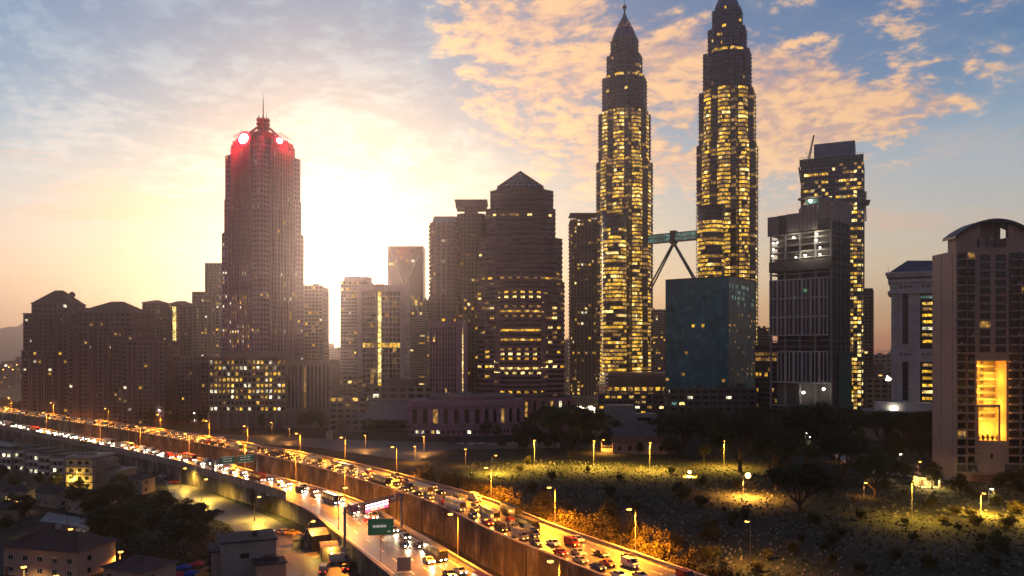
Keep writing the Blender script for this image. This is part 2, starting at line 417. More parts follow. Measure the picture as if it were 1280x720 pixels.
# ---------------------------------------------------------------- facades
def facade(mb, wins, p0, p1, z0, z1, nf, nb, pw=.3, sf=.4, out=.4, lit=None, wm='wall', wz=.96, pier=True, spm=None, glass='glass'):
    """p0->p1 with the outside on the right: a proud spandrel per storey, piers between bays, a window in each opening"""
    p0 = Vector((p0[0], p0[1])); p1 = Vector((p1[0], p1[1])); d = p1 - p0; L = d.length
    if L < .5: return
    d /= L; nr = Vector((d.y, -d.x)); bay = L / nb; fh = (z1 - z0) / nf
    def P(u, o, z): q = p0 + d * u + nr * o; return (q.x, q.y, z)
    def ob(u0, u1, o0, o1, za, zb, m):
        mb.hexa([P(u0, o1, za), P(u1, o1, za), P(u1, o0, za), P(u0, o0, za), P(u0, o1, zb), P(u1, o1, zb), P(u1, o0, zb), P(u0, o0, zb)], m)
    if sf > 0:
        for k in range(nf):
            ob(0, L, -.05, out, z0 + k * fh, z0 + (k + sf) * fh, spm or wm)
        ob(0, L, -.05, out * 1.02, z1 - .02, z1 + .35 * sf * fh, wm)
    if pier and pw > 0:
        for b in range(nb + 1):
            w_ = pw * bay * (.5 if b not in (0, nb) else .4)
            ob(b * bay - w_, b * bay + w_, -.06, out * 1.35, z0 + .01, z1 + random.uniform(.02, .08), wm)
    g = pw * .5 if pier else .03
    for k in range(nf):
        for b in range(nb):
            m = lit(k, b, nf, nb) if lit else None
            u0, u1 = (b + g) * bay, (b + 1 - g) * bay
            za, zb = z0 + (k + sf) * fh, z0 + (k + wz) * fh
            wins.append(((P(u0, .03, za), P(u1, .03, za), P(u1, .03, zb), P(u0, .03, zb)), m or glass))
def lits(p=.06, rowp=.08, row=.7, pal=(('gold', 5), ('gold_lo', 4), ('white_lit', 1)), seed=0, band=None):
    rg = random.Random(seed); rows = {}
    bag = [m for m, n in pal for _ in range(n)]
    def f(k, b, nf, nb):
        if k not in rows: rows[k] = row * rg.uniform(.5, 1) if rg.random() < rowp else p * rg.uniform(.1, 1.9)
        q = rows[k]
        if band: q = band(k / nf, b / nb, q)
        return rg.choice(bag) if rg.random() < q else None
    return f
CAMV = Vector((0, 0, H))
def put_windows(root, wins, name='window', cap=96):
    """the windows that show largest as parts of their own, the rest of the facade's windows as one"""
    if not wins: return
    mw = Matrix.Translation(root.location) @ root.rotation_euler.to_matrix().to_4x4()
    inv = mw.inverted(); c = inv @ CAMV; s = []
    for i, (q, m) in enumerate(wins):
        a = Vector(q[0]); e1 = Vector(q[1]) - a; e2 = Vector(q[3]) - a; n = e1.cross(e2)
        v = c - a; s.append((n.dot(v) / max(v.length, 1) ** 3, i))
    s.sort(reverse=True)
    s = [(a, i) for a, i in s if a > 0]
    big = s[:cap]; rest = s[cap:]
    if len(rest) <= 4: big = s[:100]; rest = s[100:]
    for a, i in big:
        q, m = wins[i]; b = MB(); b.quad(*q, m); b.build(name, root)
    if rest:
        b = MB()
        for a, i in rest: b.quad(*wins[i][0], wins[i][1])
        tag(b.build(name, root), kind='stuff')
def rect(x0, x1, y0, y1): return [(x0, y0), (x1, y0), (x1, y1), (x0, y1)]
def body(mb, wins, poly, z0, z1, fh, bay, wm, roof='roof_dark', parapet=1.2, cam_only=None, **kw):
    """core prism plus a facade on every side"""
    mb.prism(poly, z0, z1, wm, roof)
    n = len(poly); nf = max(1, round((z1 - z0 - .5) / fh))
    for i in range(n):
        a, b = poly[i], poly[(i + 1) % n]; L = math.dist(a, b)
        if cam_only is not None and i not in cam_only: continue
        facade(mb, wins, a, b, z0 + .3, z1 - .3, nf, max(1, round(L / bay)), wm=wm, **kw)
def ngon(r, n, cx=0, cy=0, ph=0.0, ry=None):
    return [(cx + r * math.cos(ph + 2 * math.pi * i / n), cy + (ry or r) * math.sin(ph + 2 * math.pi * i / n)) for i in range(n)]
def roofbits(mb, x0, x1, y0, y1, z, n=5, m='conc_d', rg=None, hmax=4):
    rg = rg or random
    for k in range(n):
        a = rg.uniform(x0 + 1, x1 - 4); b = rg.uniform(y0 + 1, y1 - 4); wv = rg.uniform(2, min(8, (x1 - x0) * .3)); dv = rg.uniform(2, min(7, (y1 - y0) * .3))
        mb.box(a, min(a + wv, x1 - .5), b, min(b + dv, y1 - .5), z + .01 * k, z + rg.uniform(1.2, hmax), m)

# ================================================================ ground, roads, river
def crom(pts, step=6.0):
    P = [pts[0] * 2 - pts[1]] + list(pts) + [pts[-1] * 2 - pts[-2]]; out = []
    for i in range(1, len(P) - 2):
        n = max(2, int((P[i+1] - P[i]).length / step))
        for k in range(n):
            t = k / n; a, b, c, e = P[i-1], P[i], P[i+1], P[i+2]
            out.append(.5 * ((2 * b) + (c - a) * t + (2 * a - 5 * b + 4 * c - e) * t * t + (3 * b - a - 3 * c + e) * t ** 3))
    out.append(pts[-1].copy()); return out
def path_frames(line):
    fr = []; s = 0.0
    for i, p in enumerate(line):
        a = line[max(0, i-1)]; b = line[min(len(line)-1, i+1)]; t = (b - a); t.z = 0; t.normalize()
        if i: s += (p - line[i-1]).length
        fr.append((p, t, Vector((-t.y, t.x, 0)), s))     # nrm points left of travel (travel = towards the camera)
    return fr
ZU, ZL = 10.0, 9.0
def P2(px, py, z): q = at(px, py, z); return Vector((q.x, q.y, z))
up_px = [(0, 513), (157, 535), (320, 563), (413, 582), (503, 606), (580, 630), (655, 663), (807, 720)]
lo_px = [(0, 532), (213, 575), (280, 592), (400, 627), (470, 669), (545, 720)]
upl = [P2(a, b, ZU) for a, b in up_px]; lol = [P2(a, b, ZL) for a, b in lo_px]
def extend(l, z):
    d0 = (l[0] - l[1]).normalized(); l = [l[0] + d0 * 900 + Vector((-150, 0, 0)), l[0] + d0 * 350] + l
    d1 = (l[-1] - l[-2]).normalized(); l = l + [l[-1] + d1 * 90, l[-1] + d1 * 260]
    for p in l: p.z = z
    return l
UP = path_frames(crom(extend(upl, ZU))); LO = path_frames(crom(extend(lol, ZL)))
WU, WL = 9.3, 9.6      # half widths
def ribbon(name, fr, o0, o1, dz, m, kind=None, i0=0, i1=None, z=None, thick=0.0, parent=None):
    """strip between two offsets of a path (offset positive = left of travel, the far bank as seen from the camera)"""
    mb = MB(); pr = None
    for (p, t, n, s) in fr[i0:i1]:
        a = p + n * o0; b = p + n * o1; zc = (p.z if z is None else z) + dz
        cur = (Vector((a.x, a.y, zc)), Vector((b.x, b.y, zc)))
        if pr:
            if thick:
                dn = Vector((0, 0, -thick)); mb.hexa([pr[0]+dn, cur[0]+dn, cur[1]+dn, pr[1]+dn, pr[0], cur[0], cur[1], pr[1]], m)
            else: mb.quad(pr[0], cur[0], cur[1], pr[1], m)
        pr = cur
    o = mb.build(name, parent)
    if kind: o['kind'] = kind
    return o
def wallstrip(mb, fr, o, th, z0, z1, m, i0=0, i1=None):
    pr = None
    for (p, t, n, s) in fr[i0:i1]:
        a = p + n * o; b = p + n * (o + th); cur = (a, b)
        if pr:
            v = lambda q, z: (q.x, q.y, z)
            mb.hexa([v(pr[0], z0), v(cur[0], z0), v(cur[1], z0), v(pr[1], z0), v(pr[0], z1), v(cur[0], z1), v(cur[1], z1), v(pr[1], z1)], m)
        pr = cur
# which side is which: normal n = left of travel towards the camera. Travel goes right-down in the picture, so n points away to the upper right.
def side_pt(fr, x_target=None): pass
GZ = 4.0               # the kampung side lies higher than the river flats
def make_ground():
    mb = MB()
    L = LO; rows = []
    for (p, t, n, s) in L[::3] + [L[-1]]:
        e = p - n * (WL + .3)
        far = e - n * 9000
        rows.append((Vector((e.x, e.y, GZ)), Vector((far.x, far.y, GZ)), Vector((e.x, e.y, 0)), p + n * (WL + .0)))
    # river flats: a fan of strips from the wall foot to the far right and the horizon
    first, last = rows[0], rows[-1]
    g = MB()
    base = [r[2] for r in rows]
    far = []
    c0 = Vector((500, 1200, 0))
    N = len(base)
    for i in range(N):
        t = i / (N - 1); ang = R(172 - 290 * t)
        far.append(Vector((c0.x + 9000 * math.cos(ang), c0.y + 9000 * math.sin(ang), 0)))
    for i in range(N - 1):
        m_steps = [0, .004, .012, .03, .08, .25, 1]
        for a, b in zip(m_steps[:-1], m_steps[1:]):
            q = lambda k, u: base[k].lerp(far[k], u)
            g.quad(q(i, a), q(i+1, a), q(i+1, b), q(i, b), 'ground')
    # raised side
    fl = []
    for i in range(N):
        t = i / (N - 1); ang = R(174 + 66 * t)
        fl.append(Vector((c0.x + 9000 * math.cos(ang), c0.y + 9000 * math.sin(ang), GZ)))
    for i in range(N - 1):
        e0, e1 = rows[i][0], rows[i+1][0]
        g.quad(base[i], base[i+1], e1, e0, 'ground')
        for a, b in ((0, .004), (.004, .02), (.02, .1), (.1, 1)):
            g.quad(e0.lerp(fl[i], a), e0.lerp(fl[i], b), e1.lerp(fl[i+1], b), e1.lerp(fl[i+1], a), 'ground')
    o = g.build('ground'); o['kind'] = 'structure'
    return o
make_ground()
# roads
ribbon('upper_highway', UP, -WU, WU, 0, 'asphalt', 'structure', thick=.9)
ribbon('lower_highway', LO, -WL, WL, 0, 'asphalt', 'structure', thick=.9)
mk = MB()
def dashes(fr, off, dz, dash=4.5, gap=7.0, w=.16):
    s_next = 0.0
    for i in range(len(fr) - 1):
        (p, t, n, s), (p2, t2, n2, s2) = fr[i], fr[i+1]
        while s_next < s2:
            if s_next >= s:
                u = (s_next - s) / max(s2 - s, .01); c = p.lerp(p2, u) + n * off; c.z += dz
                a, b = c, c + t * dash
                mk.quad(a - n * w, b - n * w, b + n * w, a + n * w, 'paint')
            s_next += dash + gap
def solid(fr, off, dz, w=.12):
    for i in range(len(fr) - 1):
        (p, t, n, s), (p2, t2, n2, s2) = fr[i], fr[i+1]
        z = Vector((0, 0, dz)); mk.quad(p + n*(off-w) + z, p2 + n2*(off-w) + z, p2 + n2*(off+w) + z, p + n*(off+w) + z, 'paint')
for off in (-3.9, 0.0, 3.9): dashes(UP, off, .006); dashes(LO, off, .006)
for off in (-7.9, 7.9): solid(UP, off, .006); solid(LO, off, .006)
tag(mk.build('road_markings'), kind='structure')
# river between the carriageways
mid = []
for (p, t, n, s) in LO:
    mid.append((Vector((p.x, p.y, 0)), t, n, s))
ribbon('river_water', mid, WL + 5.5, WL + 13.5, .25, 'river', 'structure')
ribbon('river_bank', mid, WL + .3, WL + 5.2, 1.1, 'stain', 'structure', thick=1.1)
# walls: each carriageway has its own
def road_wall(label, name, fr, o, th, z0, z1, m, cat='wall', cop=True, ribs=None):
    root = empty(name, (0, 0, 0), 0, label, cat)
    b = MB(); wallstrip(b, fr, o, th, z0, z1, m); b.build('wall', root)
    if cop:
        c = MB(); wallstrip(c, fr, o - .12, th + .24, z1, z1 + .22, 'kerbc'); c.build('coping', root)
    if ribs:
        r = MB(); last = -99
        for (p, t, n, s) in fr:
            if s - last >= ribs:
                last = s; sg = -1 if o < 0 else 1
                c = p + n * (o + (th if sg > 0 else 0)); a = c - t * .35; e = c + t * .35; q = n * sg * .3
                if fr is UP: q = -n * .3; a = p + n * o - t * .35; e = p + n * o + t * .35
                v = lambda w_, z: (w_.x, w_.y, z)
                r.hexa([v(a, z0), v(e, z0), v(e + q, z0), v(a + q, z0), v(a, z1 - 1.2), v(e, z1 - 1.2), v(e + q, z1 - 1.2), v(a + q, z1 - 1.2)], 'conc_d')
        tag(r.build('buttress', root), kind='stuff')
    return root
road_wall('tall stained concrete retaining wall under the near edge of the upper highway', 'retaining_wall', UP, -WU - .5, .5, 0, ZU + .75, 'stain', ribs=14)
road_wall('low concrete parapet along the tree side of the upper highway', 'parapet_wall', UP, WU, .4, 0, ZU + .75, 'conc')
road_wall('concrete embankment wall between the lower highway and the river', 'embankment_wall', LO, WL, .4, 0, ZL + .8, 'conc')
def near_wall():
    split = min(range(len(LO)), key=lambda i: abs((LO[i][0].x) / LO[i][0].y * F + 640 - 412))
    root = empty('retaining_wall', (0, 0, 0), 0, 'bare concrete wall holding up the lower highway above the car park and village', 'wall')
    b = MB(); wallstrip(b, LO, -WL - .5, .5, 0, ZL + .8, 'stain'); b.build('wall', root)
    c = MB(); wallstrip(c, LO, -WL - .6, .7, ZL + .8, ZL + 1.0, 'kerbc', split); c.build('coping', root)
    fence = empty('noise_barrier', (0, 0, 0), 0, 'long ribbed noise barrier of grey panels standing on the near edge of the lower highway', 'barrier')
    seg = []
    last = -99; prev = None; post = MB()
    for (p, t, n, s) in LO[:split]:
        if s - last >= 5.8:
            last = s; a = p - n * (WL + .2)
            if prev is not None:
                seg.append((prev, a, n))
            prev = a
    near = seg[-95:]; rest = seg[:-95]
    def panel(mb, a, b_, n):
        z0, z1 = ZL + .8, ZL + 3.6; q = n * .06
        v = lambda w_, z: (w_.x, w_.y, z)
        dirn = (b_ - a).normalized(); e = b_ - dirn * .12
        mb.hexa([v(a-q, z0), v(e-q, z0), v(e+q, z0), v(a+q, z0), v(a-q, z1), v(e-q, z1), v(e+q, z1), v(a+q, z1)], 'hoard')
        for u in (.25, .5, .75):
            c_ = a.lerp(e, u) - n * .12; mb.bar((c_.x, c_.y, z0), (c_.x, c_.y, z1), .07, 'conc_d', n=4)
    for a, b_, n in near:
        mb = MB(); panel(mb, a, b_, n); mb.build('panel', fence)
    mb = MB()
    for a, b_, n in rest: panel(mb, a, b_, n)
    if not mb.empty: tag(mb.build('panel', fence), kind='stuff')
    for k, (a, b_, n) in enumerate(near):
        mb = MB(); mb.box(a.x - .14, a.x + .14, a.y - .14, a.y + .14, ZL + .78, ZL + 3.75, 'steel_d'); mb.build('post', fence)
    return split
SPLIT = near_wall()
# car park and lane on the near side
def poly_sheet(name, pts, z, m, kind='structure'):
    me = bpy.data.meshes.new(name); me.from_pydata([(p[0], p[1], z) for p in pts], [], [tuple(range(len(pts)))]); me.materials.append(M[m])
    o = bpy.data.objects.new(name, me); COL.objects.link(o); o['kind'] = kind; return o
lot = [at(a, b, GZ) for a, b in ((205, 600), (250, 610), (345, 650), (420, 700), (475, 760), (330, 760), (318, 690), (285, 655), (240, 640), (214, 618))]
poly_sheet('car_park_asphalt', lot, GZ + .008, 'asphalt')
lane = [at(a, b, GZ) for a, b in ((0, 548), (205, 595), (205, 600), (0, 556))]
poly_sheet('service_lane', lane, GZ + .006, 'asphalt')
poly_sheet('village_yard', [at(a, b, GZ) for a, b in ((38, 665), (60, 640), (118, 650), (100, 680), (40, 684))], GZ + .010, 'kerbc')
# forecourt roads behind the upper highway
poly_sheet('slip_road', [at(a, b, 0) for a, b in ((170, 545), (400, 560), (520, 577), (560, 562), (700, 560), (700, 552), (530, 553), (400, 548), (180, 538))], .010, 'asphalt')
poly_sheet('cemetery_path', [at(a, b, 0) for a, b in ((1040, 568), (1075, 590), (1180, 600), (1280, 606), (1280, 600), (1180, 594), (1085, 584), (1052, 566))], .012, 'kerbc')
# ridge of hills far off on the left
def hills():
    mb = MB(); xs = [-4300 + i * 60 for i in range(36)]
    rg = random.Random(4); hs = []
    for i, x in enumerate(xs):
        u = (x + 4300) / 2100
        hs.append(60 + 250 * math.sin(min(1, max(0, 1 - u)) * 1.9) * (.85 + .15 * math.sin(i * .9)) + 14 * math.sin(i * 2.1) + rg.uniform(-6, 6))
    for i in range(len(xs) - 1):
        y = 5600; a, b = xs[i], xs[i+1]; h0, h1 = hs[i], hs[i+1]
        mb.quad((a, y - 700, 0), (b, y - 700, 0), (b, y - 250, h1 * .55), (a, y - 250, h0 * .55), 'hill')
        mb.quad((a, y - 250, h0 * .55), (b, y - 250, h1 * .55), (b, y, h1), (a, y, h0), 'hill')
        mb.quad((a, y, h0), (b, y, h1), (b, y + 700, 0), (a, y + 700, 0), 'hill')
    tag(mb.build('hills'), kind='structure')
hills()
# ================================================================ towers and buildings
Y5 = (('gold', 5), ('gold_lo', 4), ('gold_hi', 1), ('white_lit', 1))
def building(label, name, x, y, rz=0.0, cat='building', group=None):
    return empty(name, (x, y, 0), R(rz), label, cat, group)

# ---------------- twin towers
def star(Rr, n=8, ph=0.0, rnd=.93, val=.85):
    pts = []
    for i in range(n):
        a = 2 * math.pi * i / n + ph; st = 2 * math.pi / n
        pts.append((a, Rr))                                   # pointed corner
        pts.append((a + st * .18, Rr * val * 1.02))
        for u in (.30, .43, .57, .70): pts.append((a + st * u, Rr * (rnd if u in (.43, .57) else rnd * .965)))
        pts.append((a + st * .82, Rr * val * 1.02))
    return [(r * math.cos(a), r * math.sin(a)) for a, r in pts]
def twin_tower(label, x, y, annex_x, annex_y, annex_top, seed):
    rg = random.Random(seed)
    root = empty('twin_tower', (x, y, 0), 0, label, 'skyscraper', 'twin towers joined by a sky bridge')
    toc = math.atan2(-y, -x)
    prof = [(0, 60, 32.5), (60, 275, 32.0), (275, 330, 29.6), (330, 371, 25.2), (371, 396, 20.2), (396, 416, 15.6)]
    wins = []; core = MB(); led = MB()
    FH = 4.15
    for si, (z0, z1, r) in enumerate(prof):
        core.prism(star(r), z0, z1, 'tower_steel', 'roof_dark')
        pts = star(r); n = len(pts); nf = int(round((z1 - z0) / FH)); fh = (z1 - z0) / nf
        for k in range(nf):
            z = z0 + k * fh
            if si == 0 and k < 3: continue
            big = star(r + 1.25); 
            led.prism(big, z, z + .42, 'steel')               # projecting sunshade
            led.prism(star(r + .35), z + .42, z + 1.35, 'tower_steel', cap=False)
            frac = 1.0 if z < 330 else 0.0
            rowp = rg.uniform(.78, 1.0) if frac else (.75 if (si == 3 and k == nf - 1) or (z0 == 330 and k == 0 and False) else .03)
            if si == 3 and k == nf - 1: rowp = .55
            prev = None
            for i in range(n):
                a, b = pts[i], pts[(i + 1) % n]
                mx, my = (a[0] + b[0]) / 2, (a[1] + b[1]) / 2
                if math.cos(math.atan2(my, mx) - toc) < -.1: continue
                q = rg.random()
                if prev and q < .3: m = prev
                else: m = rg.choice(['gold'] * 6 + ['gold_hi'] * 1 + ['gold_lo'] * 3) if rg.random() < rowp else 'glass'
                prev = m
                if frac and i % 7 in (0, 6): m = 'glass' if rg.random() < .8 else 'gold_lo'
                s_ = 1 + .12 / r
                A = (a[0] * s_, a[1] * s_); B = (b[0] * s_, b[1] * s_)
                za, zb = z + 1.37, z + fh * .97
                wins.append(((( A[0], A[1], za)), (B[0], B[1], za), (B[0], B[1], zb), (A[0], A[1], zb), m))
        # dark mullion columns down the re-entrant corners
        for i in range(n):
            if i % 7 in (1, 6):
                led.bar((pts[i][0] * 1.015, pts[i][1] * 1.015, z0 + .1), (pts[i][0] * 1.015, pts[i][1] * 1.015, z1), .55, 'steel_d', n=5)
    core.build('shaft', root)
    gm = MB()
    for i in range(24):
        a_ = 2 * math.pi * i / 24; gm.bar((12.6 * math.cos(a_), 12.6 * math.sin(a_), 416), (7.0 * math.cos(a_), 7.0 * math.sin(a_), 433), .22, 'steel', n=4)
    gm.build('spire_fin', root)
    wins = [((w_[0], w_[1], w_[2], w_[3]), w_[4]) for w_ in wins]
    tag(led.build('sunshade', root), kind='stuff')
    put_windows(root, wins)
    # pinnacle: tapering tiers, ring ball and mast
    t = MB(); z = 416; rr = 13.2
    tiers = [(416, 420, 13.4, 12.9), (420, 423.5, 12.0, 11.6), (423.5, 427, 10.6, 9.9), (427, 430.5, 8.8, 8.1), (430.5, 434, 7.1, 6.2), (434, 437, 5.2, 4.5), (437, 440, 3.8, 3.0), (440, 444, 2.2, 1.5)]
    for z0, z1, ra, rb in tiers:
        t.prism(star(ra), z0, z1, 'tower_steel', scale=rb / ra)
        t.prism(star(ra + .7), z0, z0 + .5, 'steel')
        for i in range(16):
            a = math.pi * i / 8; t.bar((ra * .96 * math.cos(a), ra * .96 * math.sin(a), z0), (rb * .96 * math.cos(a), rb * .96 * math.sin(a), z1 + .4), .28, 'steel', n=4)
    sp = t.build('spire', root)
    for k in range(10):
        a_ = toc + R(-70 + 15 * k); a2 = a_ + R(9); zq = 427.6 if k % 3 else 431; rq = 9.3 if k % 3 else 7.6
        g = MB(); g.quad((rq * math.cos(a_), rq * math.sin(a_), zq), (rq * math.cos(a2), rq * math.sin(a2), zq), (rq * math.cos(a2), rq * math.sin(a2), zq + 1.4), (rq * math.cos(a_), rq * math.sin(a_), zq + 1.4), 'gold_hi' if seed == 8 and k in (5, 6) else 'gold_lo'); g.build('lit_window', sp)
    b = MB(); b.lathe([(.4, 444), (1.1, 446), (1.0, 449)], 'steel', 10); b.bar((0, 0, 448), (0, 0, 468), .55, 'steel', .12); b.build('mast', sp)
    b = MB(); b.lathe([(.3, 449.2), (1.9, 450.2), (2.7, 452), (1.9, 453.8), (.3, 454.8)], 'crown', 14); b.build('ball', sp)
    # round annex tower
    an = MB(); aw = []; ax, ay = annex_x - x, annex_y - y; ra = 13.0
    an.prism(ngon(ra, 28, ax, ay), 0, annex_top, 'tower_steel', 'roof_dark')
    nf = int(annex_top / FH)
    for k in range(3, nf):
        z = k * annex_top / nf; dark = k > nf - 4
        an.prism(ngon(ra + 1.0, 28, ax, ay), z, z + .5, 'steel'); an.prism(ngon(ra + .3, 28, ax, ay), z + .5, z + 1.4, 'tower_steel', cap=False)
        row = rg.uniform(.5, 1); prev = None
        for i in range(28):
            a = ngon(ra + .14, 28, ax, ay)[i]; c = ngon(ra + .14, 28, ax, ay)[(i + 1) % 28]
            if math.cos(math.atan2((a[1] + c[1]) / 2 - ay, (a[0] + c[0]) / 2 - ax) - toc) < -.1: continue
            if prev and rg.random() < .7: m = prev
            else: m = rg.choice(['gold'] * 6 + ['gold_hi'] + ['gold_lo'] * 3) if rg.random() < row and not dark else 'glass'
            prev = m
            aw.append(((a[0], a[1], z + 1.42), (c[0], c[1], z + 1.42), (c[0], c[1], z + annex_top / nf - .1), (a[0], a[1], z + annex_top / nf - .1), m))
    a_ = an.build('annex', root)
    g = MB()
    for w_ in aw: g.quad(*w_[:4], w_[4])
    tag(g.build('window', a_), kind='stuff')
    c = MB()
    for k in range(6): c.prism(ngon(ra + .9 - .1 * k, 28, ax, ay), annex_top - 3 + k * 1.1, annex_top - 3 + k * 1.1 + .35, 'steel')
    c.build('crown_ring', a_)
    # lobby columns
    for i in range(12):
        an_ = toc + R(-66 + 12 * i); p = (33.8 * math.cos(an_), 33.8 * math.sin(an_))
        c = MB(); c.bar((*p, 0), (*p, 15.5), .9, 'conc', n=10); c.build('column', root)
    return root
LX, LY = 128.0, 910.0; RX, RY = 225.0, 836.0
twin_tower('tall twin tower with golden lit storeys and ball-tipped spire, whole spire in view', LX, LY, 111.6, 873.0, 206, 3)
twin_tower('nearer twin tower whose spire runs off the picture, behind the teal glass block', RX, RY, 199.5, 803.0, 203, 8)
def sky_bridge():
    a = Vector((LX, LY, 0)); b = Vector((RX, RY, 0)); d = (b - a).normalized(); n = Vector((-d.y, d.x, 0))
    root = empty('sky_bridge', ((a + b) / 2).to_tuple()[:2] + (0,), 0, 'two-storey glazed bridge on splayed legs between the two spired towers', 'bridge')
    c = (a + b) / 2; L = (b - a).length / 2 - 31
    def V(u, o, z): q = d * u + n * o; return (q.x, q.y, z)
    z0, z1 = 180, 190
    def ob(mb, u0, u1, o0, o1, za, zb, m):
        mb.hexa([V(u0, o0, za), V(u1, o0, za), V(u1, o1, za), V(u0, o1, za), V(u0, o0, zb), V(u1, o0, zb), V(u1, o1, zb), V(u0, o1, zb)], m)
    m = MB()
    ob(m, -L, L, -2.6, 2.6, z0, z0 + 1.0, 'steel'); ob(m, -L, L, -2.6, 2.6, z0 + 4.6, z0 + 5.4, 'steel'); ob(m, -L, L, -2.9, 2.9, z1 - .9, z1, 'steel')
    for k in range(15): ob(m, -L + k * L / 7 - .2, -L + k * L / 7 + .2, -2.55, 2.55, z0 + 1, z1 - .9, 'steel')
    ob(m, -3, 3, -3.4, 3.4, z0 - 2, z1 + 2.2, 'steel_d')
    m.build('frame', root)
    for zt in (z0 + 1.0, z0 + 5.4):
        for k in range(14):
            g = MB(); ob(g, -L + k * L / 7 + .2, -L + (k + 1) * L / 7 - .2, -2.4, 2.4, zt, zt + 3.55, 'teal_lit'); g.build('window', root)
    for s in (-1, 1):
        for o in (-1.7, 1.7):
            g = MB(); g.bar(V(0, o, z0 - 1), V(s * (L + .4), o * 2.0, 128), 1.0, 'steel', .9, 10); g.build('leg', root)
sky_bridge()
def towers_podium():
    root = building('broad dark podium with lit colonnade at the foot of the spired twin towers', 'podium_block', 150, 855, 0)
    mb = MB(); wins = []
    body(mb, wins, rect(-52, 62, -24, 40), 0, 24, 5.5, 7, 'brown', lit=lits(.5, .5, .9, Y5, 5), sf=.35, out=.6)
    for k in range(3): mb.box(-53, 63, -25.2, 41, 26 + k * 4, 27.6 + k * 4, 'steel')
    mb.box(-50, 60, -22, 38, 24, 38, 'brown')
    mb.build('wall', root); put_windows(root, wins)
    for k in range(7):
        b = MB(); b.quad((-50 + k * 7, -24.9, 1), (-45 + k * 7, -24.9, 1), (-45 + k * 7, -24.9, 10), (-50 + k * 7, -24.9, 10), 'gold_hi'); b.build('shopfront', root)
towers_podium()

